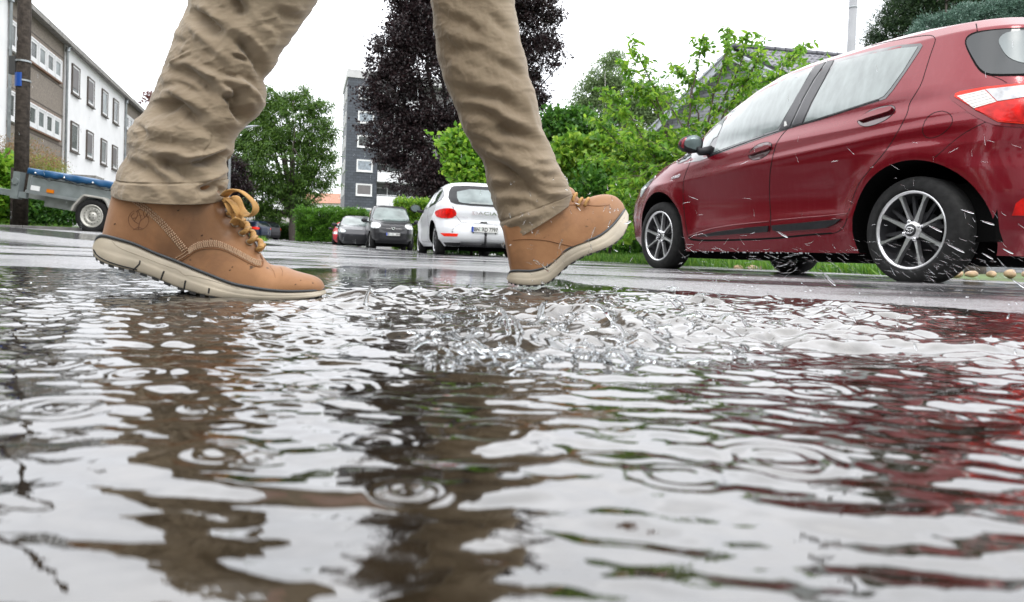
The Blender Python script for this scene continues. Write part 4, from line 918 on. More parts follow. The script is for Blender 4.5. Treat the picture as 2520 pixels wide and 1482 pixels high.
LR2 = [((1052, -60), (1258, -60)), ((1060, 0), (1264, 0)), ((1064, 50), (1273, 45)), ((1072, 105), (1284, 100)), ((1085, 168), (1296, 160)), ((1106, 230), (1314, 220)), ((1125, 280), (1328, 280)), ((1145, 330), (1340, 330)), ((1182, 393), (1362, 385)), ((1203, 449), (1384, 430)), ((1216, 500), (1398, 462)), ((1232, 550), (1405, 480)), ((1250, 594), (1402, 500))]
LR1 = [((474, -60), (820, -60)), ((466, 0), (780, 0)), ((450, 44), (750, 46)), ((436, 75), (728, 78)), ((418, 120), (702, 120)), ((402, 165), (672, 170)), ((390, 200), (652, 200)), ((380, 240), (654, 236)), ((360, 266), (642, 270)), ((338, 297), (618, 303)), ((318, 322), (592, 322)), ((311, 350), (573, 346)), ((313, 375), (568, 378)), ((298, 404), (550, 399)), ((291, 428), (560, 424)), ((285, 452), (562, 450)), ((277, 474), (550, 484))]
FOLD2 = [([(1110, 214), (1160, 232), (1232, 240), (1278, 276)], 14, -.010), ([(1128, 270), (1180, 274), (1226, 296), (1262, 330)], 12, -.010), ([(1196, 318), (1260, 322), (1330, 352)], 13, -.010), ([(1150, 338), (1200, 352), (1240, 384)], 9, -.007),
    ([(1182, 392), (1232, 414), (1290, 448), (1346, 490)], 15, -.016), ([(1240, 380), (1300, 396), (1360, 392)], 11, .007), ([(1206, 468), (1256, 460), (1300, 474)], 11, -.010), ([(1290, 420), (1340, 436), (1384, 430)], 9, -.007),
    ([(1236, 508), (1290, 500), (1340, 512)], 11, -.009), ([(1078, 96), (1120, 120), (1180, 128), (1230, 160)], 15, -.008), ([(1090, 40), (1150, 62), (1190, 100)], 14, -.008), ([(1200, 30), (1240, 70), (1272, 84)], 12, -.007), ([(1216, 150), (1260, 172), (1300, 200)], 11, -.008),
    ([(1104, 150), (1150, 176), (1190, 190)], 10, .006), ([(1260, 400), (1310, 420), (1370, 430)], 9, .006), ([(1300, 452), (1350, 478), (1392, 476)], 8, .007), ([(1082, 180), (1108, 256), (1140, 330), (1186, 400)], 5, .006), ([(1250, 560), (1300, 546), (1342, 528)], 7, -.006), ([(1290, 230), (1312, 290), (1330, 340)], 8, .006)]
FA_ = 1.0
def trouser_leg(LR, depth_fn, folds, top_rows, hip_d, seed, round_hem):
    rows = [(*l, *r_, depth_fn(l, r_)) for l, r_ in LR]
    rows = [(*t_,) for t_ in top_rows] + rows
    A = resample(rows, 330); nu = 300; P = np.zeros((len(A), nu, 3)); pxy = np.zeros((len(A), nu, 2)); fr = np.zeros((len(A), nu))
    ang = np.linspace(0, 2 * math.pi, nu, endpoint=False)
    for i, (lx, ly, rx, ry, d) in enumerate(A):
        a, b = at(lx, ly, d), at(rx, ry, d); c = (a + b) / 2; e1 = (b - a) / 2; hw_ = np.linalg.norm(e1)
        for_ = (c - CAM) / np.linalg.norm(c - CAM); e2 = for_ * hw_ * .86
        ca, sa = np.cos(ang), np.sin(ang); ex = .9     # slightly squared section
        ca = np.sign(ca) * np.abs(ca) ** ex; sa = np.sign(sa) * np.abs(sa) ** ex
        P[i] = c + ca[:, None] * e1 - sa[:, None] * e2
        pxy[i, :, 0] = (lx + rx) / 2 + ca * (rx - lx) / 2; pxy[i, :, 1] = (ly + ry) / 2 + ca * (ry - ly) / 2; fr[i] = sa
    # displacement along approximate normals
    C_ = P.mean(1, keepdims=True); Nn = P - C_; Nn /= np.linalg.norm(Nn, axis=2, keepdims=True)
    disp = np.zeros(fr.shape); X_, Y_ = pxy[..., 0], pxy[..., 1]; mir = np.where(fr < 0, 1, 0)
    Yb = Y_ + np.where(fr < -.15, 23 * np.sin(X_ * .02), 0)
    edge = np.clip(1.15 - np.abs(np.cos(ang))[None, :] ** 4, .45, 1)
    for line, wd, am in folds:
        q, fd = seg_dist(X_, Yb, line); am = am * FA_ * (1.75 if abs(am) > .0095 else 1.15 if abs(am) > .006 else .8); wd = wd * (1.2 if wd > 5 else 1); disp += am * fd * np.exp(-(q / wd) ** 2) * edge
        q2, fd2 = seg_dist(X_, Yb + wd * 1.7, line); disp += -am * .38 * fd2 * np.exp(-(q2 / (wd * .9)) ** 2) * edge
    u_ = X_ * .012 + fr * .8; v_ = Y_ * .012
    rg = 1 - np.abs(perlin(u_ * 1.1 + seed + .6 * perlin(u_, v_), v_ * 2.1 + .5 * u_)) * 2.2
    disp += .0012 * np.clip(rg, 0, 1) ** 2 + .0040 * fbm(u_ * .8 + seed, v_ * 1.0, 2) + .0012 * fbm(u_ * 3.4, v_ * 3.9, 3) + .0004 * fbm(u_ * 12, v_ * 14, 2)
    P = P + Nn * disp[..., None]
    # hem: stitched band, turned in at the bottom
    k = len(A); ax_ = P[-1].mean(0) - P[-12].mean(0); ax_ /= np.linalg.norm(ax_)
    hb = k - 24
    P[hb:] += Nn[hb:] * .0016; P[hb - 2:hb + 1] -= Nn[hb - 2:hb + 1] * .0016
    c = P[-1].mean(0); sag = round_hem * (np.sin(ang))[:, None] * np.array([0, 0, -1.])[None]
    w_ = np.clip((np.arange(k) - (k - 70)) / 70, 0, 1)[:, None, None] ** 1.5; P = P + w_ * sag[None]
    c = P[-1].mean(0); inn = [P[-1] + ax_ * .0012, c + (P[-1] - c) * .975 + ax_ * .0008]
    for j in range(1, 10): inn.append((lambda q_: q_.mean(0) + (q_ - q_.mean(0)) * (.955 - .004 * j))(P[-1 - j * 6]))
    P = np.concatenate([P, np.array(inn)], 0)
    return P
M1 = trouser_leg(LR1, lambda l, r_: 1.0, FOLD1, [(700, -700, 1100, -700, 1.14), (655, -420, 1010, -430, 1.10), (560, -210, 900, -220, 1.05)], None, 3, .012)
FA_ = .85
M2 = trouser_leg(LR2, lambda l, r_: 1.36, FOLD2, [(905, -700, 1230, -700, 1.30), (950, -420, 1230, -420, 1.33), (1010, -210, 1240, -215, 1.35)], None, 9, .006)
o1 = grid_mesh('trousers', M1, M_KHAKI, person, closed_u=True); o2 = grid_mesh('trousers_b', M2, M_KHAKI, person, closed_u=True)
hipc = (M1[0].mean(0) + M2[0].mean(0)) / 2
q = MB(); V = []
hh = resample([(-.22, .05, .04), (-.12, .19, .13), (0, .215, .15), (.12, .19, .13), (.22, .175, .12), (.24, .165, .11)], 16); hx = M2[0].mean(0) - M1[0].mean(0); hx[2] = 0; hx /= np.linalg.norm(hx); hy = np.array([-hx[1], hx[0], 0])
Pp = np.array([[hipc + np.array([0, 0, z_]) + hx * a_ * math.cos(t_) + hy * b_ * math.sin(t_) for t_ in np.linspace(0, 2 * math.pi, 40, endpoint=False)] for z_, a_, b_ in hh]); o3 = grid_mesh('trousers_c', Pp, M_KHAKI, person, closed_u=True)
bm = bmesh.new()
for o in (o1, o2, o3): bm.from_mesh(o.data)
bm.to_mesh(o1.data); bm.free(); o1.data.polygons.foreach_set('use_smooth', [True] * len(o1.data.polygons)); o1.data.name = 'trousers'
for o in (o2, o3): bpy.data.objects.remove(o)
trousers = o1
# ---- body under the clothes, reaching up out of the picture
def W(px, py, d): return at(px, py, d)
sk = bpy.data.meshes.new('body'); pts, ed, rad = [], [], []
def addv(p, r_, par=None):
    pts.append(tuple(np.array(p) - [bc[0], bc[1], 0])); rad.append(r_)
    if par is not None: ed.append((par, len(pts) - 1))
    return len(pts) - 1
pel = addv(hipc + [0, 0, .08], (.13, .10)); sp1 = addv(hipc + [0, 0, .30], (.13, .10), pel); sp2 = addv(hipc + [.03, 0, .50], (.16, .12), sp1); nk = addv(hipc + [.04, 0, .63], (.06, .06), sp2)
hd0 = addv(hipc + [.06, 0, .70], (.075, .085), nk); hd1 = addv(hipc + [.07, 0, .79], (.085, .10), hd0); hd2 = addv(hipc + [.07, 0, .86], (.07, .08), hd1)
h1 = addv(M1[30].mean(0), (.085, .085), pel); k1 = addv(W(628, 20, 1.02), (.044, .044), h1); c1 = addv(W(530, 225, 1.01), (.036, .036), k1); a1 = addv(W(405, 480, 1.0), (.034, .034), c1); b1v = addv(W(560, 670, 1.0), (.03, .03), a1); addv(W(740, 700, 1.0), (.016, .016), b1v)
h2 = addv(M2[30].mean(0), (.085, .085), pel); k2 = addv(W(1162, 0, 1.36), (.044, .044), h2); c2 = addv(W(1225, 250, 1.37), (.036, .036), k2); a2 = addv(W(1318, 560, 1.37), (.034, .034), c2); b2v = addv(W(1420, 570, 1.38), (.03, .03), a2); addv(W(1500, 530, 1.39), (.016, .016), b2v)
Fw = np.array([1., .12, 0])
for sg, sw in ((-1, .22), (1, -.22)):
    sh = addv(hipc + hy * sg * .17 + [.02, 0, .53], (.06, .06), sp2); el_ = addv(hipc + hy * sg * .24 + Fw * sw * .4 + [0, 0, .26], (.042, .042), sh); wr = addv(hipc + hy * sg * .22 + Fw * sw * 1.1 + [0, 0, .04], (.026, .030), el_)
    pm = addv(hipc + hy * sg * .22 + Fw * sw * 1.3 + [0, 0, -.03], (.018, .034), wr)
    for fi in range(4):
        f0 = hipc + hy * sg * .22 + Fw * (sw * 1.32 + (fi - 1.5) * .019) + np.array([0, 0, -.06]); ln = (.034, .040, .037, .028)[fi]
        v0 = addv(f0, (.0085, .0085), pm); v1 = addv(f0 + [.004 * fi, 0, -ln], (.008, .008), v0); v2 = addv(f0 + [.012, -.006 * sg, -ln * 1.65], (.007, .007), v1); addv(f0 + [.016, -.014 * sg, -ln * 2.1], (.006, .006), v2)
    t0 = hipc + hy * sg * .21 + Fw * (sw * 1.2 + .03) + np.array([0, 0, -.01]); v0 = addv(t0, (.011, .011), pm); v1 = addv(t0 + [.02, 0, -.035], (.009, .009), v0); addv(t0 + [.028, 0, -.062], (.008, .008), v1)
sk.from_pydata(pts, ed, []); body = bpy.data.objects.new('body', sk); COL.objects.link(body); body.parent = person
md = body.modifiers.new('skin', 'SKIN'); md.use_smooth_shade = True
for i, r_ in enumerate(rad): sk.skin_vertices[0].data[i].radius = r_
sk.skin_vertices[0].data[0].use_root = True
md = body.modifiers.new('sub', 'SUBSURF'); md.levels = 2; md.render_levels = 2
apply_mods(body); body.data.materials.clear(); body.data.materials.append(mat('skin', (.50, .30, .22), .5)); body.data.polygons.foreach_set('use_smooth', [True] * len(body.data.polygons))
q = MB(); base_ = hipc - [bc[0], bc[1], 0]
Pj = []
for z_, a_, b_, dx in resample([(.02, .20, .145, 0), (.15, .19, .14, 0), (.30, .19, .145, .01), (.45, .22, .15, .02), (.54, .20, .12, .03), (.60, .10, .08, .04), (.64, .07, .07, .04)], 30):
    Pj.append([hipc + np.array([dx, 0, z_]) + hy * a_ * math.cos(t_) + hx * b_ * math.sin(t_) * (1 + .04 * math.sin(5 * t_ + z_ * 20)) for t_ in np.linspace(0, 2 * math.pi, 56, endpoint=False)])
jk = grid_mesh('jacket', np.array(Pj), mat('dark_jacket', (.03, .035, .045), .7, noise=(8, .2)), person, closed_u=True)
for sg, sw in ((-1, .22), (1, -.22)):
    q.tube([base_ + hy * sg * .16 + [.02, 0, .54], base_ + hy * sg * .24 + Fw * sw * .4 + [0, 0, .26], base_ + hy * sg * .22 + Fw * sw * 1.08 + [0, 0, .05]], [.085, .065, .05], 20)
q.build('sleeve', bpy.data.materials['dark_jacket'], person, True)
q = MB(); hc = base_ + [.055, 0, .815]
q.lathe([(-.02, .108), (.03, .106), (.06, .09), (.085, .05), (.095, .0)], 24, 'z', hc); q.build('hair', mat('brown_hair', (.05, .03, .02), .7), person, True)

# ---- boots
mt, nt, bs = node_mat('wheat_nubuck'); K = nt.links.new; tc = nn(nt, 'ShaderNodeTexCoord')
cr = nn(nt, 'ShaderNodeValToRGB'); K(noise(9, 7, .65, dist=.5), cr.inputs[0]); el = cr.color_ramp.elements
el[0].position = .25; el[0].color = (.22, .098, .038, 1); el[1].position = .70; el[1].color = (.39, .195, .086, 1)
sp_n = noise(70, 2, .5); spk = mrange(sp_n, .70, .74, 1, .25); wetp = mrange(noise(6.5, 5, .6, dist=.8), .50, .64, 1, .62); mlt = nn(nt, 'ShaderNodeMath', operation='MULTIPLY'); K(spk, mlt.inputs[0]); K(wetp, mlt.inputs[1]); mr_ = mlt.outputs[0]; K(mrange(wetp, .62, 1, .34, .66), bs.inputs['Roughness']); mx = nn(nt, 'ShaderNodeMix', data_type='RGBA', blend_type='MULTIPLY'); mx.inputs[0].default_value = 1; K(cr.outputs[0], mx.inputs[6]); K(mr_, mx.inputs[7]); K(mx.outputs[2], bs.inputs['Base Color'])
bs.inputs['Specular IOR Level'].default_value = .35; bs.inputs['Sheen Weight'].default_value = .15
bp = nn(nt, 'ShaderNodeBump'); bp.inputs['Strength'].default_value = .25; bp.inputs['Distance'].default_value = .0015; K(noise(130, 6, .7), bp.inputs['Height']); K(bp.outputs[0], bs.inputs['Normal'])
M_NUB = mt
M_SOLE = mat('cream_rubber', (.44, .38, .29), .5, noise=(11, .30, 9), bump=(70, .25, .001))
M_OUT = mat('black_outsole', (.018, .017, .016), .6, noise=(40, .3))
M_WELT = mat('charcoal_welt', (.045, .050, .055), .5, noise=(40, .25))
M_THR = mat('pale_thread', (.50, .34, .22), .8)
M_LACE = mat('tan_lace', (.42, .23, .07), .8, noise=(60, .2), bump=(400, .4, .0008))
M_EYE = mat('brass_eyelet', (.35, .30, .22), .35, metal=.9)
def loft_section(B, T, hb, ht, pw, D, nu=26, n=150, bulge=0., dslope=0.):
    """B, T: px points below and above; hb, ht: half widths (m); pw: roundness of the top; D: depth"""
    A = resample([(b[0], b[1], t[0], t[1], x_, y_, z_, d_) for b, t, x_, y_, z_, d_ in zip(B, T, hb, ht, pw, D)], n)
    P = np.zeros((n, 2 * nu, 3))
    for i, (bx, by, tx, ty, wb, wt, p_, d_) in enumerate(A):
        for j in range(nu):
            v = (1 - math.cos(math.pi * j / (nu - 1))) / 2 if True else j / (nu - 1)
            ww = max((wb + (wt - wb) * v), .0003) * max(1 - v ** p_, 0) ** (1 / 2.3) * (1 + bulge * math.sin(math.pi * min(v * 1.2, 1)))
            x_, y_ = bx + (tx - bx) * v, by + (ty - by) * v
            P[i, j] = at(x_, y_, d_ - ww); P[i, 2 * nu - 1 - j] = at(x_, y_, d_ + ww)
    return P
def boot(B, T, hb, ht, pw, D, SB, ST, sw, SD, par, laces):
    bt = bpy.data.objects.new('boot', None)
    P = loft_section(B, T, hb, ht, pw, D, bulge=.06)
    # creases where the forefoot bends
    up_ = grid_mesh('boot', P, M_NUB, par, closed_u=True)
    A = resample([(b[0], b[1], t[0], t[1], w_, d_) for b, t, w_, d_ in zip(SB, ST, sw, SD)], 170); nu = 24; Q = np.zeros((170, nu, 3))
    prof = [(.0, .0), (.0, .80), (.02, .94), (.10, 1.0), (.35, 1.015), (.44, 1.02), (.50, 1.0), (.56, 1.012), (.80, .985), (.93, .96), (1., .88), (1., .0)]
    k = len(prof); Q = np.zeros((170, 2 * k - 2, 3))
    for i, (bx, by, tx, ty, w_, d_) in enumerate(A):
        for j, (v, s_) in enumerate(prof):
            x_, y_ = bx + (tx - bx) * v, by + (ty - by) * v; Q[i, j] = at(x_, y_, d_ - w_ * s_)
            if 0 < j < k - 1: Q[i, 2 * k - 2 - j] = at(x_, y_, d_ + w_ * s_)
    so_ = grid_mesh('sole', Q, M_SOLE, par, closed_u=True); so_.parent = par
    # welt between sole and upper
    Wd = np.zeros((170, 10, 3))
    for i, (bx, by, tx, ty, w_, d_) in enumerate(A):
        ux, uy = tx - bx, ty - by; L_ = math.hypot(ux, uy) + 1e-6; ux, uy = ux / L_, uy / L_; hpx = 7.5 * min(1, L_ / 22) / (d_ / 1.0)
        for j in range(10):
            a = 2 * math.pi * j / 10; sd = -1 if math.cos(a) < 0 else 1; w2 = w_ * .965 + .0022 * abs(math.cos(a)); hh_ = (.5 + .5 * math.sin(a)) * hpx - .5
            Wd[i, j] = at(tx + ux * hh_, ty + uy * hh_, d_ + sd * w2 if abs(math.cos(a)) > .15 else d_ + sd * w2 * .97)
    we = grid_mesh('welt', Wd, M_WELT, par, closed_u=True)
    # tread under the sole
    q = MB()
    ivp = np.array(par.matrix_world.inverted())
    for t_ in np.arange(.06, .97, .042):
        i = int(t_ * 169); i2 = min(169, i + 4); (bx, by, tx, ty, w_, d_), (cx, cy, ux, uy, w2, d2) = A[i], A[i2]
        V = [at(bx, by - 2, d_ - w_ * .96), at(cx, cy - 2, d2 - w2 * .96), at(cx, cy - 2, d2 + w2 * .96), at(bx, by - 2, d_ + w_ * .96)]; dd = np.array([0, 0, -.0038])
        V2 = [v + dd for v in V]; V = [ivp[:3, :3] @ v + ivp[:3, 3] for v in V + V2]; q.add(V, [(0, 1, 2, 3), (7, 6, 5, 4), (0, 4, 5, 1), (1, 5, 6, 2), (2, 6, 7, 3), (3, 7, 4, 0)])
    q.build('tread', M_OUT, par)
    return up_, so_, P
B1 = [(250, 582), (256, 584), (270, 588), (300, 596), (345, 611), (395, 632), (440, 650), (480, 665), (515, 679), (545, 691), (575, 700), (605, 707), (630, 711), (652, 714), (672, 716), (700, 718), (730, 718.5), (760, 717), (780, 715), (792, 713), (798, 710)]
T1 = [(286, 436), (294, 434), (312, 432), (347, 430), (397, 428), (450, 430), (495, 434), (530, 442), (548, 476), (561, 512), (584, 541), (608, 572), (630, 600), (648, 632), (666, 650), (698, 655), (730, 666.5), (762, 675), (781, 682), (793, 692), (799, 704)]
hb1 = [.003, .017, .027, .034, .037, .037, .038, .041, .045, .048, .051, .053, .054, .054, .053, .050, .045, .037, .028, .018, .003]
ht1 = [.003, .02, .032, .042, .047, .048, .047, .045, .036, .033, .033, .033, .034, .036, .040, .042, .040, .034, .026, .016, .003]
pw1 = [8, 8, 9, 10, 12, 12, 12, 9, 6, 5, 4.5, 4, 3.6, 3.2, 3, 3, 3, 2.8, 2.6, 2.4, 2.2]
SB1 = [(227, 611), (231, 627), (246, 643), (285, 657), (330, 668), (380, 684), (430, 705), (480, 721), (520, 730), (570, 738), (620, 742), (680, 741), (735, 737), (780, 731), (803, 722)]
ST1 = [(230, 600), (237, 589), (252, 583), (285, 590), (330, 603), (380, 625), (430, 644), (480, 665), (520, 681), (570, 700), (618, 710), (670, 717), (722, 719), (772, 716.5), (801, 712)]
sw1 = [.004, .022, .034, .040, .041, .041, .043, .047, .051, .055, .058, .057, .050, .034, .004]
boot1, sole1, PB1 = boot(B1, T1, hb1, ht1, pw1, [D1] * 21, SB1, ST1, sw1, [D1] * 15, person, None)
B2 = [(1256, 668), (1262, 669), (1275, 669), (1300, 668), (1325, 664), (1348, 656), (1366, 640), (1384, 624), (1403, 610), (1424, 601), (1446, 594), (1468, 586), (1488, 573), (1506, 558), (1518, 545), (1530, 528), (1536, 518)]
T2 = [(1236, 560), (1240, 548), (1250, 538), (1270, 520), (1295, 500), (1320, 484), (1350, 468), (1380, 458), (1408, 463), (1424, 487), (1440, 489), (1462, 482), (1486, 478), (1505, 480), (1520, 487), (1532, 500), (1538, 513)]
hb2 = [.003, .018, .028, .036, .039, .041, .044, .047, .050, .053, .055, .054, .050, .042, .033, .018, .003]
ht2 = [.003, .02, .03, .042, .047, .048, .046, .042, .036, .034, .038, .042, .042, .036, .028, .016, .003]
pw2 = [9, 9, 10, 11, 12, 10, 8, 7, 5, 4, 3.4, 3, 3, 2.8, 2.6, 2.4, 2.2]
DD2 = list(np.linspace(1.33, 1.42, 17))
SB2 = [(1247, 686), (1254, 695), (1272, 700), (1305, 703), (1341, 699), (1366, 684), (1396, 656), (1436, 632), (1476, 617), (1506, 604), (1532, 582), (1546, 553), (1547, 528)]
ST2 = [(1249, 678), (1256, 670), (1275, 668), (1310, 668), (1345, 658), (1366, 640), (1390, 619), (1420, 603), (1465, 587), (1490, 572), (1512, 552), (1530, 530), (1540, 515)]
sw2 = [.004, .026, .040, .043, .044, .047, .052, .055, .056, .053, .044, .028, .004]
boot2, sole2, PB2 = boot(B2, T2, hb2, ht2, pw2, DD2, SB2, ST2, sw2, list(np.linspace(1.33, 1.42, 13)), person, None)
boot2.name = 'boot'
K1 = caster(bvh_of(boot1), cam_fn); K2 = caster(bvh_of(boot2), cam_fn); KS = caster(bvh_of(sole1), cam_fn)
def stitches(cast, line, spacing, length, rad, par, q, ang=0., offs=0.0006):
    L_ = densify(line, 1.0, False); acc = 0; k = 0; ivp = np.array(par.matrix_world.inverted())
    while k < len(L_) - 1:
        i = int(k); a = np.array(L_[i]); b = np.array(L_[min(i + 2, len(L_) - 1)]); t = b - a; t = t / (np.linalg.norm(t) + 1e-9); c_, s_ = math.cos(ang), math.sin(ang); t = np.array([t[0] * c_ - t[1] * s_, t[0] * s_ + t[1] * c_])
        h0, h1_ = cast(*(a - t * length / 2)), cast(*(a + t * length / 2))
        if h0 and h1_:
            p0, p1 = h0[0] + h0[1] * offs, h1_[0] + h1_[1] * offs; pm = (p0 + p1) / 2 + h0[1] * rad * .6
            P = [ivp[:3, :3] @ p + ivp[:3, 3] for p in (p0 - h0[1] * .0006, pm, p1 - h1_[1] * .0006)]; q.tube(P, [rad * .7, rad, rad * .7], 5)
        k += spacing
q = MB()
for d_ in (-5, 0, 5): stitches(K1, [(333 + d_, 494 - d_ * .5), (364 + d_, 517 - d_ * .6), (398 + d_, 548 - d_ * .6), (430 + d_, 585 - d_ * .6), (456 + d_, 617 - d_ * .6)], 5.6, 5.0, .0010, person, q, 1.0)
band_t = [(465, 611), (480, 598), (510, 591), (539, 593), (569, 607), (599, 623), (629, 640), (645, 642)]; band_b = [(467, 625), (484, 613), (514, 607), (545, 610), (579, 626), (609, 643), (632, 654), (643, 655)]
for f in (.06, .26, .46, .66, .86): stitches(K1, smooth_poly([(a[0] * (1 - f) + b[0] * f, a[1] * (1 - f) + b[1] * f) for a, b in zip(band_t, band_b)], False, 1), 5.4, 4.6, .0009, person, q, .9 if f < .9 else 0)
stitches(K1, [(432, 636), (448, 626), (462, 616)], 3, 2.4, .0006, person, q); stitches(K1, [(438, 640), (454, 630), (467, 621)], 3, 2.4, .0006, person, q)
q.build('stitching', M_THR, person, True)
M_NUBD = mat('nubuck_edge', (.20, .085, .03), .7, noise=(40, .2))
# vamp overlay: raised quarter piece edge
strip('overlay_edge', K1, smooth_poly([(438, 646), (467, 628), (484, 616), (514, 610), (545, 613), (579, 629), (609, 646), (632, 657), (646, 657), (647, 643), (640, 628)], False, 2), 3.2, .0012, M_NUBD, person, 3)
strip('heel_seam', K1, [(345, 497), (372, 521), (405, 553), (436, 590), (462, 620), (440, 636)], 2.2, .0007, M_NUBD, person, 3)
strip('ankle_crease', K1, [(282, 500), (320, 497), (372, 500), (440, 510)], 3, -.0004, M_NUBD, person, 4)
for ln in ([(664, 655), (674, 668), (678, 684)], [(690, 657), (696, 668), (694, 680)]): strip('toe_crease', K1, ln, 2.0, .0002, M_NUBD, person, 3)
# branded circle on the heel: ring and little tree, stamped darker
M_STAMP = mat('stamped_nubuck', (.13, .052, .022), .75, noise=(60, .25))
q = MB(); cxs, cys, rs_ = 341, 541, 25
ring = [(cxs + rs_ * math.cos(a), cys + rs_ * .98 * math.sin(a)) for a in np.linspace(-.35, math.pi + 1.15, 40)]
strip('x', K1, ring, 1.6, .0004, M_STAMP, person, 3, build=False, q=q)
for ln in ([(341, 566), (342, 552), (347, 540)], [(343, 552), (330, 545), (322, 532)], [(346, 543), (358, 534), (366, 522)], [(347, 540), (344, 526), (338, 518)], [(330, 545), (340, 528), (336, 520)], [(356, 535), (352, 524), (358, 516)], [(322, 532), (330, 524)], [(366, 522), (358, 528), (364, 536)], [(336, 520), (346, 514), (354, 520), (364, 518)], [(328, 566), (341, 558), (352, 564)], [(341, 530), (350, 530)], [(334, 536), (326, 538)]):
    strip('x', K1, smooth_poly(ln, False, 1), 2.3, .0004, M_STAMP, person, 2, build=False, q=q)
q.build('heel_stamp', M_STAMP, person, True)
# flecks of mud
q = MB()
for x_, y_, s_ in ((439, 518, 2.6), (497, 579, 2.4), (283, 551, 2.4), (566, 665, 2), (572, 657, 1.6), (727, 700, 1.6), (770, 697, 1.5), (740, 690, 1.2), (610, 650, 1.0)):
    h = K1(x_, y_)
    if h: p_ = h[0] - [bc[0], bc[1], 0]; q.tube([p_ - [s_ / 1760, 0, s_ / 1760 * .6], p_ + [0, -.0006, 0], p_ + [s_ / 1760, 0, s_ / 1760 * .7]], [.0004, s_ / 2600, .0004], 6)
q.build('mud_fleck', mat('mud', (.06, .03, .015), .8), person, True)
for ln, wd in (([(345, 641), (343, 650), (336, 657), (328, 664)], 5.5), ([(404, 667), (400, 676), (396, 688)], 6), ([(457, 690), (455, 698), (453, 712)], 6), ([(515, 709), (513, 722)], 6.5)):
    strip('sole_groove', KS, ln, wd, .0006, M_OUT, person, 2)
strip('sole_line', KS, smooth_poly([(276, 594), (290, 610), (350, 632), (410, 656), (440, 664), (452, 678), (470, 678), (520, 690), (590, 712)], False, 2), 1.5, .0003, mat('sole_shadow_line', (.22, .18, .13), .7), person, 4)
strip('sole_grime', KS, smooth_poly([(230, 614), (238, 629), (262, 643), (300, 655), (338, 664)], False, 1), 5, .0005, M_OUT, person, 3)
# eyelets and laces
iv0 = np.array([bc[0], bc[1], 0]); ey = [(556, 506), (561, 528), (577, 553), (594, 576), (612, 598), (633, 617)]
lt = [(556, 494), (572, 520), (592, 546), (606, 566), (622, 588), (641, 608)]
q = MB(); qs = MB()
for i, (x_, y_) in enumerate(ey):
    h = K1(x_, y_)
    if not h: continue
    p_, n_ = h; tx = np.cross(n_, [0, 0, 1.]); tx /= np.linalg.norm(tx); ty = np.cross(n_, tx)
    qs.tube([p_ - iv0 + n_ * .0012 + .0042 * (math.cos(a) * tx + math.sin(a) * ty) for a in np.linspace(0, 2 * math.pi, 17)], .0011, 6, cap=False)
    lx, ly = lt[i]; a0 = p_ + n_ * .0015; a1 = at((x_ + lx) / 2 + 3, (y_ + ly) / 2 - 2, D1 - .040); a2 = at(lx + 3, ly - 4, D1 - .018); a3 = at(lx + 6, ly - 3, D1 + .018); a4 = at(lx - 2, ly + 10, D1 + .036)
    Pq = resample([tuple(a) for a in (a0, a1, a2, a3, a4)], 16); q.tube([p2 - iv0 for p2 in Pq], [.0040, .0044] + [.0046] * 12 + [.004, .003], 10, flat=.62)
for i in range(5):     # crossings down the tongue
    a, b = lt[i], lt[i + 1]; Pq = resample([tuple(at(a[0] + 2, a[1], D1 - .022)), tuple(at((a[0] + b[0]) / 2 + 7, (a[1] + b[1]) / 2 - 5, D1)), tuple(at(b[0] + 2, b[1], D1 + .022))], 10); q.tube([p2 - iv0 for p2 in Pq], .0040, 8, flat=.6)
    Pq = resample([tuple(at(a[0] + 3, a[1], D1 + .022)), tuple(at((a[0] + b[0]) / 2 + 8, (a[1] + b[1]) / 2 - 7, D1 - .006)), tuple(at(b[0] + 1, b[1], D1 - .024))], 10); q.tube([p2 - iv0 for p2 in Pq], .0042, 8, flat=.6)
def ribbon(px, wd, q, dz):
    A = resample([(x_, y_, d_) for (x_, y_), d_ in zip(px, dz)], 44); Pq = [at(x_, y_, d_) - iv0 for x_, y_, d_ in A]; q.tube(Pq, wd, 10, flat=.30)
ribbon([(552, 482), (566, 470), (590, 470), (612, 485), (628, 504), (628, 520), (618, 530), (604, 528), (592, 514), (584, 494), (576, 486), (562, 492)], .0062, q, [.97, .955, .945, .94, .935, .935, .94, .95, .96, .965, .97, .97])
ribbon([(556, 488), (572, 500), (584, 520), (590, 540), (584, 548)], .0052, q, [.965, .955, .95, .955, .965])
ribbon([(554, 492), (560, 500), (566, 515), (578, 534)], .0048, q, [.97, .962, .958, .962])
ribbon([(574, 548), (584, 538), (596, 546), (592, 556)], .0055, q, [.955, .948, .952, .97])
q.build('lace', M_LACE, person, True); qs.build('eyelet', M_EYE, person, True)
# far boot: seam, tongue and laces
strip('overlay_edge', K2, smooth_poly([(1262, 590), (1290, 588), (1340, 590), (1380, 600), (1410, 606)], False, 2), 3.0, .0012, M_NUBD, person, 3)
strip('heel_seam', K2, smooth_poly([(1385, 505), (1430, 503), (1470, 508), (1500, 504)], False, 2), 2.6, .0010, M_NUBD, person, 3)
q = MB()
for x_, y_ in ((1414, 482), (1428, 494), (1444, 494)):
    Pq = resample([tuple(at(x_ - 6, y_ + 14, 1.345)), tuple(at(x_, y_ - 1, 1.35)), tuple(at(x_ + 4, y_ - 3, 1.38)), tuple(at(x_ + 2, y_ + 8, 1.41))], 12); q.tube([p2 - iv0 for p2 in Pq], .0048, 8, flat=.6)
q.build('lace', M_LACE, person, True)
q = MB(); Pt = []
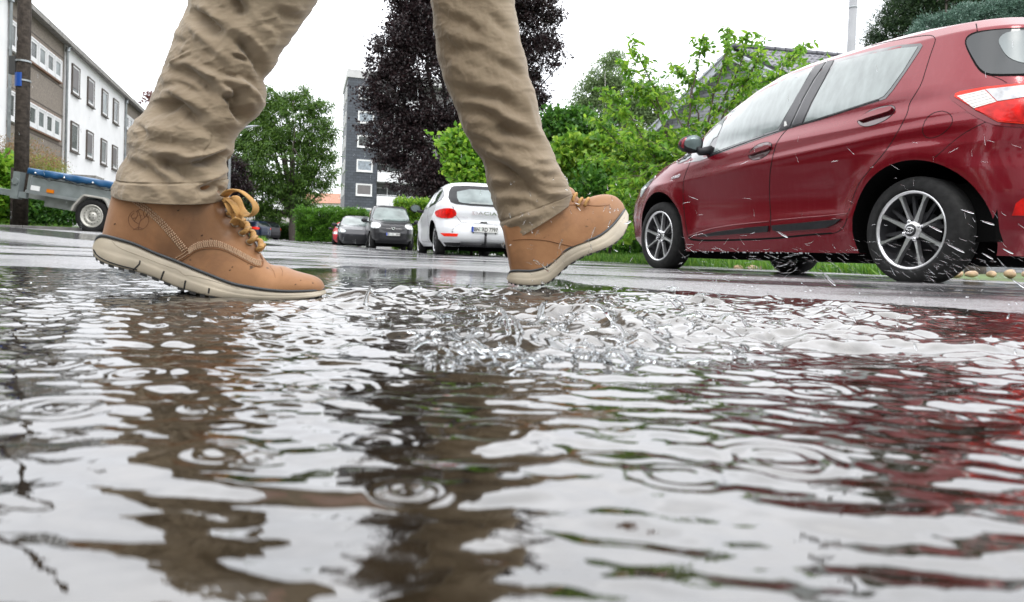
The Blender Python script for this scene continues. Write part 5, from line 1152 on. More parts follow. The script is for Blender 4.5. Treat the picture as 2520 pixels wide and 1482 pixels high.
# ================================================================ cars
def paint(name, col, dark=.0, metal=.35, rough=.32, drip=False):
    mt, nt_, bs = node_mat(name); K = nt_.links.new
    bs.inputs['Base Color'].default_value = (*col, 1); bs.inputs['Metallic'].default_value = metal; bs.inputs['Roughness'].default_value = rough
    bs.inputs['Coat Weight'].default_value = .6; bs.inputs['Coat Roughness'].default_value = .02; bs.inputs['Coat IOR'].default_value = 1.5; bs.inputs['Specular IOR Level'].default_value = .25
    if drip:   # runs of rain and road film down the paint
        tc = nn(nt_, 'ShaderNodeTexCoord'); mp = nn(nt_, 'ShaderNodeMapping'); mp.inputs['Scale'].default_value = (34, 34, 1.6); K(tc.outputs['Object'], mp.inputs[0])
        n1 = nn(nt_, 'ShaderNodeTexNoise'); n1.inputs['Scale'].default_value = 1; n1.inputs['Detail'].default_value = 4; K(mp.outputs[0], n1.inputs[0])
        n2 = nn(nt_, 'ShaderNodeTexNoise'); n2.inputs['Scale'].default_value = 130; n2.inputs['Detail'].default_value = 2; K(tc.outputs['Object'], n2.inputs[0])
        mr = nn(nt_, 'ShaderNodeMapRange'); K(n1.outputs[0], mr.inputs[0]); mr.inputs[1].default_value = .50; mr.inputs[2].default_value = .72; mr.inputs[3].default_value = 0; mr.inputs[4].default_value = .5
        mx = nn(nt_, 'ShaderNodeMix', data_type='RGBA'); K(mr.outputs[0], mx.inputs[0]); mx.inputs[6].default_value = (*col, 1); mx.inputs[7].default_value = (col[0] * 1.1, col[1] + .008, col[2] + .010, 1); K(mx.outputs[2], bs.inputs['Base Color'])
        mr2 = nn(nt_, 'ShaderNodeMapRange'); K(n1.outputs[0], mr2.inputs[0]); mr2.inputs[1].default_value = .45; mr2.inputs[2].default_value = .7; mr2.inputs[3].default_value = .02; mr2.inputs[4].default_value = .05; K(mr2.outputs[0], bs.inputs['Coat Roughness'])
        ad = nn(nt_, 'ShaderNodeMath', operation='ADD'); K(n1.outputs[0], ad.inputs[0]); K(n2.outputs[0], ad.inputs[1])
        bp = nn(nt_, 'ShaderNodeBump'); bp.inputs['Strength'].default_value = .05; bp.inputs['Distance'].default_value = .004; K(ad.outputs[0], bp.inputs['Height']); K(bp.outputs[0], bs.inputs['Coat Normal'])
    return mt
M_TYRE = bpy.data.materials['tyre_rubber']
M_BLK = mat('black_plastic', (.014, .014, .016), .5, spec=.25, noise=(30, .25), bump=(150, .2, .001))
M_GLOSSBLK = mat('gloss_black', (.012, .012, .014), .12, coat=1.)
M_SEAL = mat('rubber_seal', (.006, .006, .006), .8, spec=.1)
M_UNDER = mat('underbody', (.004, .004, .004), .95, spec=.03)
M_ALLOY = mat('machined_alloy', (.62, .62, .63), .28, metal=.85, noise=(20, .06))
M_ALLOYD = mat('dark_alloy_pocket', (.03, .03, .033), .5, metal=.3)
M_CHROME = mat('chrome', (.75, .75, .77), .12, metal=1.)
M_GLASSD = mat('tinted_glass', (.014, .020, .020), .05, spec=.5)
M_GLASSR = mat('rear_screen_glass', (.020, .024, .026), .05, spec=.6, ior=1.45)
mt, nt, bs = node_mat('misted_glass'); K = nt.links.new; tc = nn(nt, 'ShaderNodeTexCoord')     # sky seen through and mirrored painted as a pale tint, with condensation and rain
cr = nn(nt, 'ShaderNodeValToRGB'); K(noise(1, 5, .55, mpscale=(16, 16, 1.7)), cr.inputs[0]); el = cr.color_ramp.elements
el[0].position = .3; el[0].color = (.075, .10, .095, 1); el[1].position = .75; el[1].color = (.17, .21, .20, 1)
K(cr.outputs[0], bs.inputs['Base Color']); bs.inputs['Roughness'].default_value = .3; bs.inputs['Coat Weight'].default_value = 1; bs.inputs['Coat Roughness'].default_value = .04; bs.inputs['Coat IOR'].default_value = 1.6
bp = nn(nt, 'ShaderNodeBump'); bp.inputs['Strength'].default_value = .1; bp.inputs['Distance'].default_value = .003; K(noise(90, 3), bp.inputs['Height']); K(bp.outputs[0], bs.inputs['Coat Normal'])
M_SKYMIST = mt
M_REDL = mat('red_lens', (.50, .006, .004), .2, spec=.3, coat=.0, noise=(18, .45), bump=(16, .5, .01))
M_REDB = mat('bright_red_lens', (.75, .022, .006), .2, spec=.3)
M_CLEARL = mat('ribbed_clear_lens', (.62, .60, .56), .15, coat=1.)
M_SMOKE = mat('grey_clear_lens', (.36, .37, .39), .1, coat=1., noise=(25, .35), bump=(20, .6, .01))
M_HEAD = mat('headlamp_lens', (.42, .46, .46), .05, coat=1., noise=(14, .5), bump=(12, .4, .01))
M_PLATE = mat('white_number_plate', (.62, .62, .60), .4); M_EU = mat('blue_band', (.01, .05, .35), .4); M_INK = mat('black_ink', (.01, .01, .01), .5)

def slices(K_, lc, n=96, nz=64, pw=None):
    K_ = np.array(K_, float); zk = K_[:, 0]
    t_ = np.linspace(0, 1, nz); zs = resample([(k,) for k in zk], nz)[:, 0]; zs = np.unique(np.concatenate([zs, zk])); out = []
    ang = np.linspace(0, 2 * math.pi, n, endpoint=False)
    for z in zs:
        w_, lf, lr, nf, nr = [np.interp(z, zk, K_[:, i]) for i in range(1, 6)]
        c, s = np.cos(ang), np.sin(ang); nn2 = np.where(c >= 0, nf, nr); LL = np.where(c >= 0, lf - lc, lc - lr)
        # even spacing round a superellipse
        l_ = lc + np.sign(c) * LL * np.abs(c) ** (2 / nn2); ww = w_ * np.sign(s) * np.abs(s) ** (2 / nn2)
        out.append(np.stack([l_, ww, np.full(n, z)], -1))
    return np.array(out)
def even_ring(R_, n):
    d = np.linalg.norm(np.diff(np.vstack([R_, R_[:1]]), axis=0), axis=1); s = np.concatenate([[0], np.cumsum(d)]); t = np.linspace(0, s[-1], n, endpoint=False); Q = np.vstack([R_, R_[:1]])
    return np.stack([np.interp(t, s, Q[:, i]) for i in range(3)], -1)
def car_body(name, K_, lc, mat_, parent, wheels, wr, sculpt=None, halfw=.85, n=260, nz=84):
    S = slices(K_, lc, 720, nz); S = np.array([even_ring(r_, n) for r_ in S])
    if sculpt is not None: S = sculpt(S)
    k = len(S); V = list(S.reshape(-1, 3)); c0, c1 = S[0].mean(0), S[-1].mean(0); V += [c0, c1]
    Fc = [(i * n + j, i * n + (j + 1) % n, (i + 1) * n + (j + 1) % n, (i + 1) * n + j) for i in range(k - 1) for j in range(n)]
    Fc += [(j, k * n, (j + 1) % n) for j in range(n)] + [((k - 1) * n + j, (k - 1) * n + (j + 1) % n, k * n + 1) for j in range(n)]
    o = mesh_obj(name, V, Fc, [mat_, M_UNDER], parent, True, world=False)
    bm = bmesh.new(); bm.from_mesh(o.data); bmesh.ops.recalc_face_normals(bm, faces=bm.faces); bm.to_mesh(o.data); bm.free()
    for wx, wz in wheels:
        q = MB(); q.lathe([(-halfw - .1, 0), (-halfw - .1, wr), (halfw + .1, wr), (halfw + .1, 0)], 64, 'y', (wx, 0, wz)); ct = q.build('cut', M_UNDER, parent)
        bm = bmesh.new(); bm.from_mesh(ct.data); bmesh.ops.remove_doubles(bm, verts=bm.verts, dist=1e-5); bmesh.ops.recalc_face_normals(bm, faces=bm.faces); bm.to_mesh(ct.data); bm.free()
        ct.data.materials.clear(); ct.data.materials.append(mat_); ct.data.materials.append(M_UNDER); ct.data.polygons.foreach_set('material_index', [1] * len(ct.data.polygons))
        md = o.modifiers.new('b', 'BOOLEAN'); md.operation = 'DIFFERENCE'; md.solver = 'EXACT'; md.object = ct; bpy.context.view_layer.update(); apply_mods(o); bpy.data.objects.remove(ct)
    me = o.data
    try: me.set_sharp_from_angle(angle=R(42))
    except Exception as ex: print(ex)
    for v in ():
        pass
    return o
def fillwell(par, wheels, wr, w_):
    q = MB()
    for wx, wz in wheels: q.lathe([(-w_, wr * .99), (-w_, wr * .985), (w_, wr * .985), (w_, wr * .99)], 40, 'y', (wx, 0, wz))
    return q
def wheel(par, x, y, z, rt, rr_, wd, side, style, rot=0.):
    """side=+1 faces +y. style: spokes description"""
    s = side
    def pr(l): return [(o_ * s, r_) for o_, r_ in l]
    q = MB(); q.lathe(pr([(-wd, rr_ * .9), (-wd, rt - .03), (-wd + .025, rt - .004), (-wd * .5, rt), (-.035, rt), (-.012, rt - .008), (-.002, rt - .03), (.004, rt - .06), (.002, rr_ + .012), (-.008, rr_ + .002), (-.02, rr_ - .004)]), 72, 'y', (x, y, z))
    w_ = q.build('wheel', M_TYRE, par, True)
    q = MB(); q.lathe(pr([(-.012, rr_ + .004), (-.002, rr_), (-.002, rr_ - .006), (-.014, rr_ - .014)]), 72, 'y', (x, y, z)); q.build('rim', M_ALLOY, w_, True)
    q = MB(); q.lathe(pr([(-.014, rr_ - .012), (-.05, rr_ - .022), (-.15, rr_ - .03), (-.17, rr_ * .5), (-.10, rr_ * .48), (-.085, .02), (-.085, 0)]), 48, 'y', (x, y, z)); q.build('rim_barrel', M_ALLOYD, w_, True)
    q = MB(); qd = MB()
    n, w0, w1, dr = style['n'], style['w0'], style['w1'], style.get('r0', .03)
    for k in range(n):
        a = rot + 2 * math.pi * k / n; alt = style.get('alt', 0) and k % 2; ca, sa = math.cos(a), math.sin(a); r0 = (.058 if alt else dr); r1 = rr_ - .008
        hw0, hw1 = (w0 * .55 if alt else w0) / 2, w1 / 2
        def pt(r_, t_, o_): return (x + r_ * ca - t_ * sa, y + o_ * s, z + r_ * sa + t_ * ca)
        rs = [(r0, hw0, -.028), (r0 + (r1 - r0) * .35, hw0 * .62, -.020), (r0 + (r1 - r0) * .78, hw1 * .62, -.012), (r1 - .012, hw1, -.010), (r1 + .002, hw1 * 1.9, -.010)]
        V = []
        for r_, h_, o_ in rs: V += [pt(r_, -h_, o_), pt(r_, h_, o_), pt(r_, h_ * .8, o_ - .03), pt(r_, -h_ * .8, o_ - .03)]
        Fc = [(4 * i + j, 4 * i + (j + 1) % 4, 4 * i + 4 + (j + 1) % 4, 4 * i + 4 + j) for i in range(4) for j in range(4)]
        q.add(V, Fc)
        if style.get('back', 1):
            a2 = a + math.pi / n * .62; ca, sa = math.cos(a2), math.sin(a2); V = []
            for r_, h_, o_ in [(.06, .012, -.06), (rr_ * .9, .008, -.05)]: V += [pt(r_, -h_, o_), pt(r_, h_, o_), pt(r_, h_, o_ - .02), pt(r_, -h_, o_ - .02)]
            qd.add(V, [(j, (j + 1) % 4, 4 + (j + 1) % 4, 4 + j) for j in range(4)])
    q.lathe(pr([(-.03, .055), (-.020, .048), (-.014, .036), (-.014, .034)]), 28, 'y', (x, y, z))
    o = q.build('spokes', M_ALLOY if not style.get('dark') else M_ALLOYD, w_); 
    if qd.v: qd.build('back_spokes', M_ALLOYD, w_)
    q = MB(); q.lathe(pr([(-.016, .034), (-.006, .031), (-.004, .0)]), 28, 'y', (x, y, z)); q.build('hub_cap', M_ALLOYD, w_, True)
    if style.get('emblem'):
        q = MB(); yy = y - .0035 * s
        for ax_, bz_, cz in ((.026, .018, 0), (.009, .018, 0), (.018, .007, .007)):
            q.tube([(x + ax_ * math.cos(t), yy + .0045 * s * 0, z + cz + bz_ * math.sin(t)) for t in np.linspace(0, 2 * math.pi, 25)], .0022, 5, cap=False)
        q.build('hub_emblem', M_CHROME, w_, True)
    for k in range(style.get('nuts', 4) if style.get('emblem') else 0):
        q = MB(); a = rot + 2 * math.pi * (k + .5) / style.get('nuts', 4); c = (x + .052 * math.cos(a), y, z + .052 * math.sin(a)); q.lathe(pr([(-.04, .013), (-.022, .013), (-.016, .009), (-.016, 0)]), 12, 'y', c); q.build('wheel_nut', M_CHROME, w_, True)
    return w_
def plate(par, M, chars, w_=.52, h_=.11, name='number_plate', xs=.86):
    q = MB(); q.box(-w_ / 2, w_ / 2, -h_ / 2, h_ / 2, 0, .006); o = q.build(name, M_PLATE, par); o.matrix_basis = M; bevel(o, .004)
    q = MB(); q.box(-w_ / 2 + .006, -w_ / 2 + .045, -h_ / 2 + .006, h_ / 2 - .006, .0062, .0082); q.build('country_band', M_EU, o)
    q = MB(); b_ = .0035
    q.box(-w_ / 2, w_ / 2, -h_ / 2, -h_ / 2 + b_, .006, .0085).box(-w_ / 2, w_ / 2, h_ / 2 - b_, h_ / 2, .006, .0085).box(-w_ / 2, -w_ / 2 + b_, -h_ / 2 + b_, h_ / 2 - b_, .006, .0085).box(w_ / 2 - b_, w_ / 2, -h_ / 2 + b_, h_ / 2 - b_, .006, .0085); q.build('plate_border', M_INK, o)
    text_mesh(chars, 'plate_characters', M_INK, o, Matrix.Translation((.022, -.003, .0075)), .098, .0015, 'CENTER', .002, xs)
    q = MB(); ln = .0; 
    for k, rr_ in ((0, 1),): q.lathe([(.0075, 0), (.0092, .008), (.0092, .0)], 14, 'z', (style_seal_x(chars) * xs, .022, 0)).lathe([(.0075, 0), (.0092, .008), (.0092, .0)], 14, 'z', (style_seal_x(chars) * xs, -.018, 0))
    q.build('inspection_seal', mat('green_seal', (.10, .30, .22), .4) if 'green_seal' not in bpy.data.materials else bpy.data.materials['green_seal'], o)
    return o
def style_seal_x(chars): return -.085
# ---------------------------------------------------------------- the red hatchback
YAW = R(21.5); Fd = np.array([-math.sin(YAW), math.cos(YAW), 0]); Nd = np.array([-math.cos(YAW), -math.sin(YAW), 0])
O_ = np.array([2.2, 3.98, -.01]) - .80 * Nd
red = thing('parked_car', 'large dark red wet hatchback parked on the right, nearest car to the camera', 'car', O_, YAW + math.pi / 2)
RED = (.15, .002, .009)
M_RED = paint('dark_red_paint', RED, metal=.35, rough=.26, drip=True)
KR = [(.17, .762, 3.28, -.50, 4.2, 4.5), (.3, .797, 3.40, -.56, 4.6, 4.5), (.5, .822, 3.42, -.58, 4.6, 4.5), (.62, .836, 3.38, -.58, 4.6, 4.5),
      (.75, .8475, 3.27, -.57, 4.6, 4.5), (.83, .84, 3.10, -.56, 4.4, 4.5), (.92, .83, 2.92, -.54, 4.2, 4.5), (.98, .815, 2.68, -.52, 4, 4.5), (1.03, .80, 2.52, -.50, 4, 4.5),
      (1.1, .78, 2.41, -.47, 4, 4.5), (1.18, .75, 2.30, -.43, 4, 4.5), (1.31, .695, 2.02, -.38, 4, 4.5), (1.40, .655, 1.77, -.36, 4, 4.5), (1.465, .605, 1.56, -.30, 3.8, 4.), (1.50, .55, 1.38, -.14, 3.5, 3.6),
      (1.52, .46, 1.2, 0.08, 3., 3.), (1.533, .33, 1.0, .35, 2.5, 2.5), (1.538, .15, .9, .6, 2, 2)]
def sculpt_red(S):
    l, w_, z = S[..., 0].copy(), S[..., 1].copy(), S[..., 2].copy(); sg = np.sign(w_)
    side = np.clip((np.abs(w_) / .8475 - .80) / .15, 0, 1)
    d = np.zeros_like(l)
    for x0 in (0., 2.51):          # flared wheel arches
        rr_ = np.hypot(l - x0, z - .30); d += .020 * np.exp(-((rr_ - .40) / .075) ** 2) * (z > .1)
    mid = np.clip((l - .25) / .3, 0, 1) * np.clip((2.25 - l) / .3, 0, 1)
    d += -.028 * mid * np.exp(-((z - (.52 + .02 * l)) / .16) ** 2)       # door scallop
    d += .014 * mid * np.exp(-((z - (.36 + .03 * (1.2 - l))) / .03) ** 2)           # lower crease
    sl_ = .86 - .045 * (l + .2)                                                 # shoulder crease
    d += .012 * np.exp(-((z - sl_) / .035) ** 2) * np.clip((2.2 - l) / .8, 0, 1) + .006 * np.exp(-((z - sl_ - .1) / .06) ** 2)
    d += -.010 * np.exp(-((z - 1.0) / .05) ** 2) * (l < 1.9)
    S[..., 1] = w_ + sg * d * side
    # rear hatch: fullness around the lamps
    rear = np.clip((-.25 - l) / .25, 0, 1); S[..., 0] = l - rear * (.020 * np.exp(-((z - .93) / .09) ** 2) - .020 * np.exp(-((z - .70) / .07) ** 2) + .03 * np.exp(-((z - .45) / .12) ** 2))
    return S
rb_ = car_body('body', KR, .9, M_RED, red, [(0, .30), (2.51, .30)], .385, sculpt_red)
q = MB(); q.box(-.30, 3.0, -.62, .62, .12, .24); q.box(-.4, .4, -.68, .68, .24, .55); q.build('underbody', M_UNDER, red)
q = MB(); q.tube([(0, -.7, .29), (0, .7, .29)], .04, 10); q.tube([(2.51, -.7, .29), (2.51, .7, .29)], .04, 10); q.tube([(.3, -.42, .22), (-.3, -.45, .24)], .07, 12); q.build('axle', M_UNDER, red)
ST_RED = dict(n=8, w0=.034, w1=.022, r0=.02, nuts=4, alt=1, emblem=1)
for wx, rot in ((0, R(24)), (2.51, R(15))):
    wheel(red, wx, .808, .30, .300, .218, .19, 1, ST_RED, rot); wheel(red, wx, -.808, .30, .300, .218, .19, -1, ST_RED, rot)
KR_ = caster(bvh_of(rb_), cam_fn)
def D(name, poly, off, m_, it=0, par=red, step=11, mirror=True, **k):
    return decal(name, KR_, smooth_poly(poly, True, it) if it else poly, off, m_, par, step, mirror=mirror, **k)
def ST(name, line, wd, off=.0007, m_=M_SEAL, it=1, mirror=True, par=red): return strip(name, KR_, smooth_poly(line, False, it) if it else line, wd, off, m_, par, 6, mirror=mirror)
fr_poly = [(1696, 400), (1671, 405), (1664, 400), (1670, 390), (1690, 370), (1712, 348), (1727, 333), (1745, 313), (1783, 281), (1826, 250), (1882, 214), (1937, 187), (2004, 163), (2036, 150), (2052, 148), (2110, 134), (2160, 122), (2215, 111), (2266, 107), (2271, 112), (2262, 128), (2230, 176), (2198, 222), (2180, 243), (2166, 248), (2096, 270), (2016, 296), (1975, 307), (1915, 326), (1830, 356), (1757, 382), (1735, 391), (1722, 396)]
D('window_surround', fr_poly, .0022, M_GLOSSBLK, step=13)
D('window', [(1796, 279), (1828, 257), (1882, 222), (1937, 194), (2000, 169), (1960, 240), (1915, 318), (1830, 349), (1757, 375), (1768, 340)], .0045, M_SKYMIST, step=12)
D('quarter_window', [(1790, 282), (1735, 338), (1730, 360), (1744, 365), (1756, 342), (1766, 336)], .0045, M_SKYMIST, step=9)
D('window', [(2057, 155), (2110, 142), (2156, 131), (2210, 120), (2260, 115), (2224, 174), (2192, 218), (2176, 237), (2164, 243), (2096, 265), (2016, 291), (1980, 301), (2002, 252), (2021, 214)], .0045, M_SKYMIST, step=12)
D('pillar_trim', [(2006, 164), (2033, 153), (2003, 196), (1976, 244), (1944, 312), (1918, 320), (1960, 240)], .0062, mat('satin_black_trim', (.035, .034, .038), .35, noise=(60, .2)), step=12)
D('pillar_trim', [(2038, 151), (2053, 149), (2020, 212), (1998, 252), (1975, 303), (1950, 310), (1981, 244), (2008, 196)], .0062, bpy.data.materials['satin_black_trim'], step=12)
ST('belt_moulding', [(1755, 380), (1830, 353), (1915, 323), (1976, 305), (2016, 294), (2096, 268), (2164, 246)], 3.2, .006, M_BLK)
for nm, ln, wd in (('door_gap', [(2037, 147), (2006, 192), (1971, 252), (1945, 312), (1933, 322), (1920, 338), (1909, 356), (1901, 388), (1895, 422), (1893, 472), (1896, 520), (1897, 548), (1894, 574)], 2.6),
    ('door_gap', [(1704, 378), (1699, 398), (1689, 422), (1681, 446), (1681, 490), (1685, 540), (1693, 583)], 2.0),
    ('door_gap', [(1827, 247), (1882, 210), (1950, 176), (2016, 151), (2056, 138), (2136, 114), (2216, 96), (2276, 87), (2294, 87), (2302, 94), (2301, 104), (2292, 128), (2280, 166), (2268, 206), (2252, 232), (2238, 254), (2234, 276), (2224, 297), (2208, 327), (2186, 363), (2160, 395), (2136, 423), (2116, 447), (2104, 473), (2092, 509), (2084, 540), (2076, 560), (2062, 571), (2047, 575)], 2.7),
    ('fuel_flap_gap', [(2318, 273), (2336, 277.5), (2345, 292.5), (2341, 308.5), (2324, 326.5), (2302, 338.5), (2282, 340.5), (2271, 329.5), (2270, 314.5), (2278, 292.5), (2296, 277.5), (2318, 273)], 2.4),
    ('bumper_gap', [(2428, 299), (2396, 314.5), (2368, 330.5), (2340, 352.5), (2316, 374.5), (2300, 387.5)], 2.2), ('hatch_gap', [(2440, 187), (2461, 194), (2478, 204)], 2.4), ('spoiler_gap', [(2402, 58), (2404, 68), (2405, 77)], 4.0),
    ('bonnet_gap', [(1668, 392), (1650, 406), (1638, 418)], 2.0)):
    ST(nm, ln, wd, mirror=(nm not in ('fuel_flap_gap',)))
ST('crease_highlight', [(1696, 580), (1743, 564), (1803, 554), (1850, 549), (1893, 545)], 3.0, .004, M_RED); ST('crease_highlight', [(1899, 543), (1960, 537), (2047, 530), (2086, 525)], 3.0, .004, M_RED)
D('side_strip', [(1713, 581), (1763, 570), (1823, 562), (1893, 556), (1891, 570), (1803, 576), (1743, 581)], .012, M_BLK, step=8); D('side_strip', [(1901, 555), (1963, 549), (2016, 543.5), (2047, 541), (2072, 538), (2056, 551), (2036, 560), (2003, 564), (1923, 569), (1903, 566)], .012, M_BLK, step=8)
ST('sill_gap', [(1695, 583), (1703, 591), (1760, 592), (1893, 588), (1990, 578), (2047, 574)], 5.5, .0015, M_SEAL)
# door handles
M_REDD = paint('dark_red_paint_plain', tuple(c * .9 for c in RED), metal=.3, rough=.3)
M_CUP = mat('handle_recess_red', (.05, .004, .008), .15, coat=1.)
for rec, bar in (([(2110, 300), (2120, 286.5), (2140, 271.5), (2168, 261.5), (2196, 258.5), (2204, 264.5), (2200, 278.5), (2182, 294.5), (2156, 306.5), (2132, 312.5), (2116, 308.5)], [(2114, 298.5), (2140, 280.5), (2172, 269.5), (2196, 264.5), (2201, 267.5), (2196, 276.5), (2172, 284.5), (2144, 292.5), (2120, 300.5)]),
                 ([(1841.5, 380), (1849.5, 366), (1867.5, 354), (1887.5, 349), (1899.5, 352), (1899.5, 364), (1891.5, 378), (1875.5, 390), (1855.5, 395), (1843.5, 390)], [(1844.5, 380), (1863.5, 368), (1883.5, 361), (1897.5, 358), (1899.5, 363), (1893.5, 368), (1863.5, 377), (1845.5, 384)])):
    d_ = D('handle_recess', rec, .0012, M_CUP, 2, step=7); D('door_handle', bar, .022, M_REDD, 1, step=6, rim=-.004)
    ST('handle_gap', rec + [rec[0]], 1.6, .002, M_SEAL, 2)
# lamps
D('lamp_surround', [(2337, 242), (2343, 231), (2356, 222), (2416, 211), (2520, 203), (2620, 202), (2664, 232), (2660, 270), (2600, 308), (2520, 314), (2456, 310), (2428, 301.5), (2396, 285.5), (2366, 264)], .004, M_REDD, 1, step=13)
tl = D('tail_light', [(2350, 240), (2352, 232), (2366, 226), (2426, 216), (2520, 207), (2612, 207), (2650, 234), (2646, 266), (2596, 300), (2520, 306), (2456, 301), (2428, 286), (2400, 270)], .010, M_REDB, 0, step=12)
D('lamp_clear', [(2357, 239), (2424, 224), (2452, 253), (2398, 269)], .014, M_CLEARL, 0, step=7)
q = None
for i in range(5):
    f = (i + .5) / 5; a = (2357 + (2398 - 2357) * f, 239 + (269 - 239) * f); b = (2424 + 28 * f, 224 + 29 * f); strip('lamp_rib', KR_, densify([a, b], 3, False), 1.1, .0155, M_SMOKE, red, 4, mirror=True)
D('lamp_smoke', [(2426, 223), (2520, 213), (2600, 212), (2626, 232), (2520, 242), (2454, 252)], .014, M_SMOKE, 0, step=9)
D('lamp_red', [(2400, 271), (2454, 255), (2520, 245), (2630, 238), (2634, 262), (2590, 294), (2520, 303), (2456, 298), (2428, 284)], .013, M_REDL, 0, step=10)
D('reflector', [(2490, 530), (2500, 500), (2520, 486), (2560, 480), (2560, 524), (2520, 530)], .006, M_REDL, 0, step=9)
D('rear_screen', [(2600, 66), (2520, 68), (2456, 71), (2406, 77), (2386, 84), (2375, 96), (2375, 112), (2386, 136), (2404, 168), (2420, 182), (2440, 187.5), (2520, 186.5), (2620, 184), (2720, 182), (2720, 66)], .003, M_SEAL, 1, step=14)
D('rear_glass', [(2600, 71), (2520, 72), (2456, 74.5), (2410, 81), (2390, 88), (2379, 98), (2379, 112), (2390, 135), (2408, 166), (2423, 179), (2442, 184), (2520, 183), (2620, 180), (2716, 178), (2716, 71)], .006, M_GLASSR, 1, step=14)
D('wiped_glass', [(2520, 76), (2480, 80), (2462, 90), (2456, 104), (2464, 122), (2476, 140), (2496, 152), (2520, 158), (2600, 160), (2600, 76)], .0085, mat('misted_rear_glass', (.15, .175, .18), .3, noise=(5, .1)), 1, step=12)
D('headlight', [(1617, 423), (1604, 430), (1594, 439), (1583, 455), (1577, 476), (1578, 486), (1588, 468), (1602, 450), (1612, 437)], .006, M_HEAD, 0, step=5)
D('fender_glass', [(1687, 372), (1668, 392), (1665, 400), (1670, 404), (1699, 391), (1703, 378)], .004, M_GLASSD, 1, step=6, mirror=True)
# HYBRID badge on the wing
h0, h1_ = KR_(1652, 440), KR_(1675, 432); iv = np.array(red.matrix_world.inverted()); p0, p1 = iv[:3, :3] @ h0[0] + iv[:3, 3], iv[:3, :3] @ h1_[0] + iv[:3, 3]
xd = p1 - p0; ln = np.linalg.norm(xd); xd /= ln; nl_ = iv[:3, :3] @ h0[1]; yd = np.cross(nl_, xd); yd /= np.linalg.norm(yd); nl_ = np.cross(xd, yd); c_ = (p0 + p1) / 2 + nl_ * .004
text_mesh('HYBRID', 'badge', M_CHROME, red, Matrix(((xd[0], yd[0], nl_[0], c_[0]), (xd[1], yd[1], nl_[1], c_[1]), (xd[2], yd[2], nl_[2], c_[2]), (0, 0, 0, 1))), .036, .0015, 'CENTER', .0006, 1.05, .3)
# sticker on the B pillar
D('pillar_sticker', [(1932, 300), (1936, 299), (1939, 309), (1932, 312)], .0085, M_PLATE, 0, step=3, mirror=False)
# door mirror
mx0 = 1.70; q = MB()
bm = bmesh.new(); bmesh.ops.create_uvsphere(bm, u_segments=36, v_segments=24, radius=1)
mc = KR_(1735, 372); mcp = iv[:3, :3] @ mc[0] + iv[:3, 3]
def loc_at(x_, y_, w_):
    d = iv[:3, :3] @ ray(x_, y_); o0 = iv[:3, :3] @ CAM + iv[:3, 3]; t = (w_ - o0[1]) / d[1]; return o0 + t * d
c_ = loc_at(1704, 354, .935); hx_ = loc_at(1735, 330, .935); 
for v in bm.verts:
    x_, y_, z_ = v.co; e_ = .8
    x_, y_, z_ = [math.copysign(abs(t) ** e_, t) for t in (x_, y_, z_)]
    v.co = Vector((c_[0] + .01 + x_ * .082 * (1 if x_ > 0 else .28), c_[1] + y_ * .105 - z_ * .01, c_[2] + z_ * .072 * (1 - .22 * (y_ > 0) * abs(y_)) ))
me = bpy.data.meshes.new('door_mirror'); bm.to_mesh(me); bm.free(); me.polygons.foreach_set('use_smooth', [True] * len(me.polygons)); me.materials.append(M_BLK)
dm = bpy.data.objects.new('door_mirror', me); COL.objects.link(dm); dm.parent = red
md_c = caster(bvh_of(dm), cam_fn)
decal('mirror_cap', md_c, smooth_poly([(1668, 350), (1676, 338), (1694, 331), (1700, 334), (1688, 342), (1682, 354), (1684, 366), (1676, 362)], True, 1), .002, M_RED, dm if False else red, 5)
gm = decal('mirror_glass', md_c, smooth_poly([(1683, 354), (1687, 342), (1698, 335), (1712, 333), (1724, 340), (1727, 356), (1719, 370), (1702, 366), (1688, 361)], True, 1), .003, mat('mirror_glass', (.16, .20, .20), .08, metal=.6), red, 5)
q = MB(); a_ = loc_at(1738, 372, .84); q.tube([np.array([c_[0] - .01, c_[1] - .06, c_[2] - .045]), (np.array([c_[0], c_[1], c_[2] - .05]) + a_) / 2 + [0, 0, -.01], a_ - [0, .05, -.01]], [.035, .028, .04], 12); q.build('mirror_arm', M_BLK, red, True)
mirrored(dm, red)
q = MB(); q.tube([(.30, .0, 1.535), (.24, 0, 1.60), (.20, 0, 1.66)], [.006, .004, .003], 6); q.build('aerial', M_BLK, red)
# number plate on the rear, out of the picture
plate(red, Matrix.Translation((-.605, 0, .60)) @ Matrix(((0, 0, -1, 0), (-1, 0, 0, 0), (0, 1, 0, 0), (0, 0, 0, 1))), '')
# water beads under the sill
q = MB(); r = np.random.default_rng(5)
for i in range(46):
    l = r.uniform(.75, 2.0); q.lathe([(-.006, 0), (-.003, .0035), (.002, .0035), (.005, 0)], 6, 'z', (l, .79, .165))
q.build('water_bead', mat('water_bead', (.8, .85, .88), .05, trans=.6, ior=1.33), red, True)

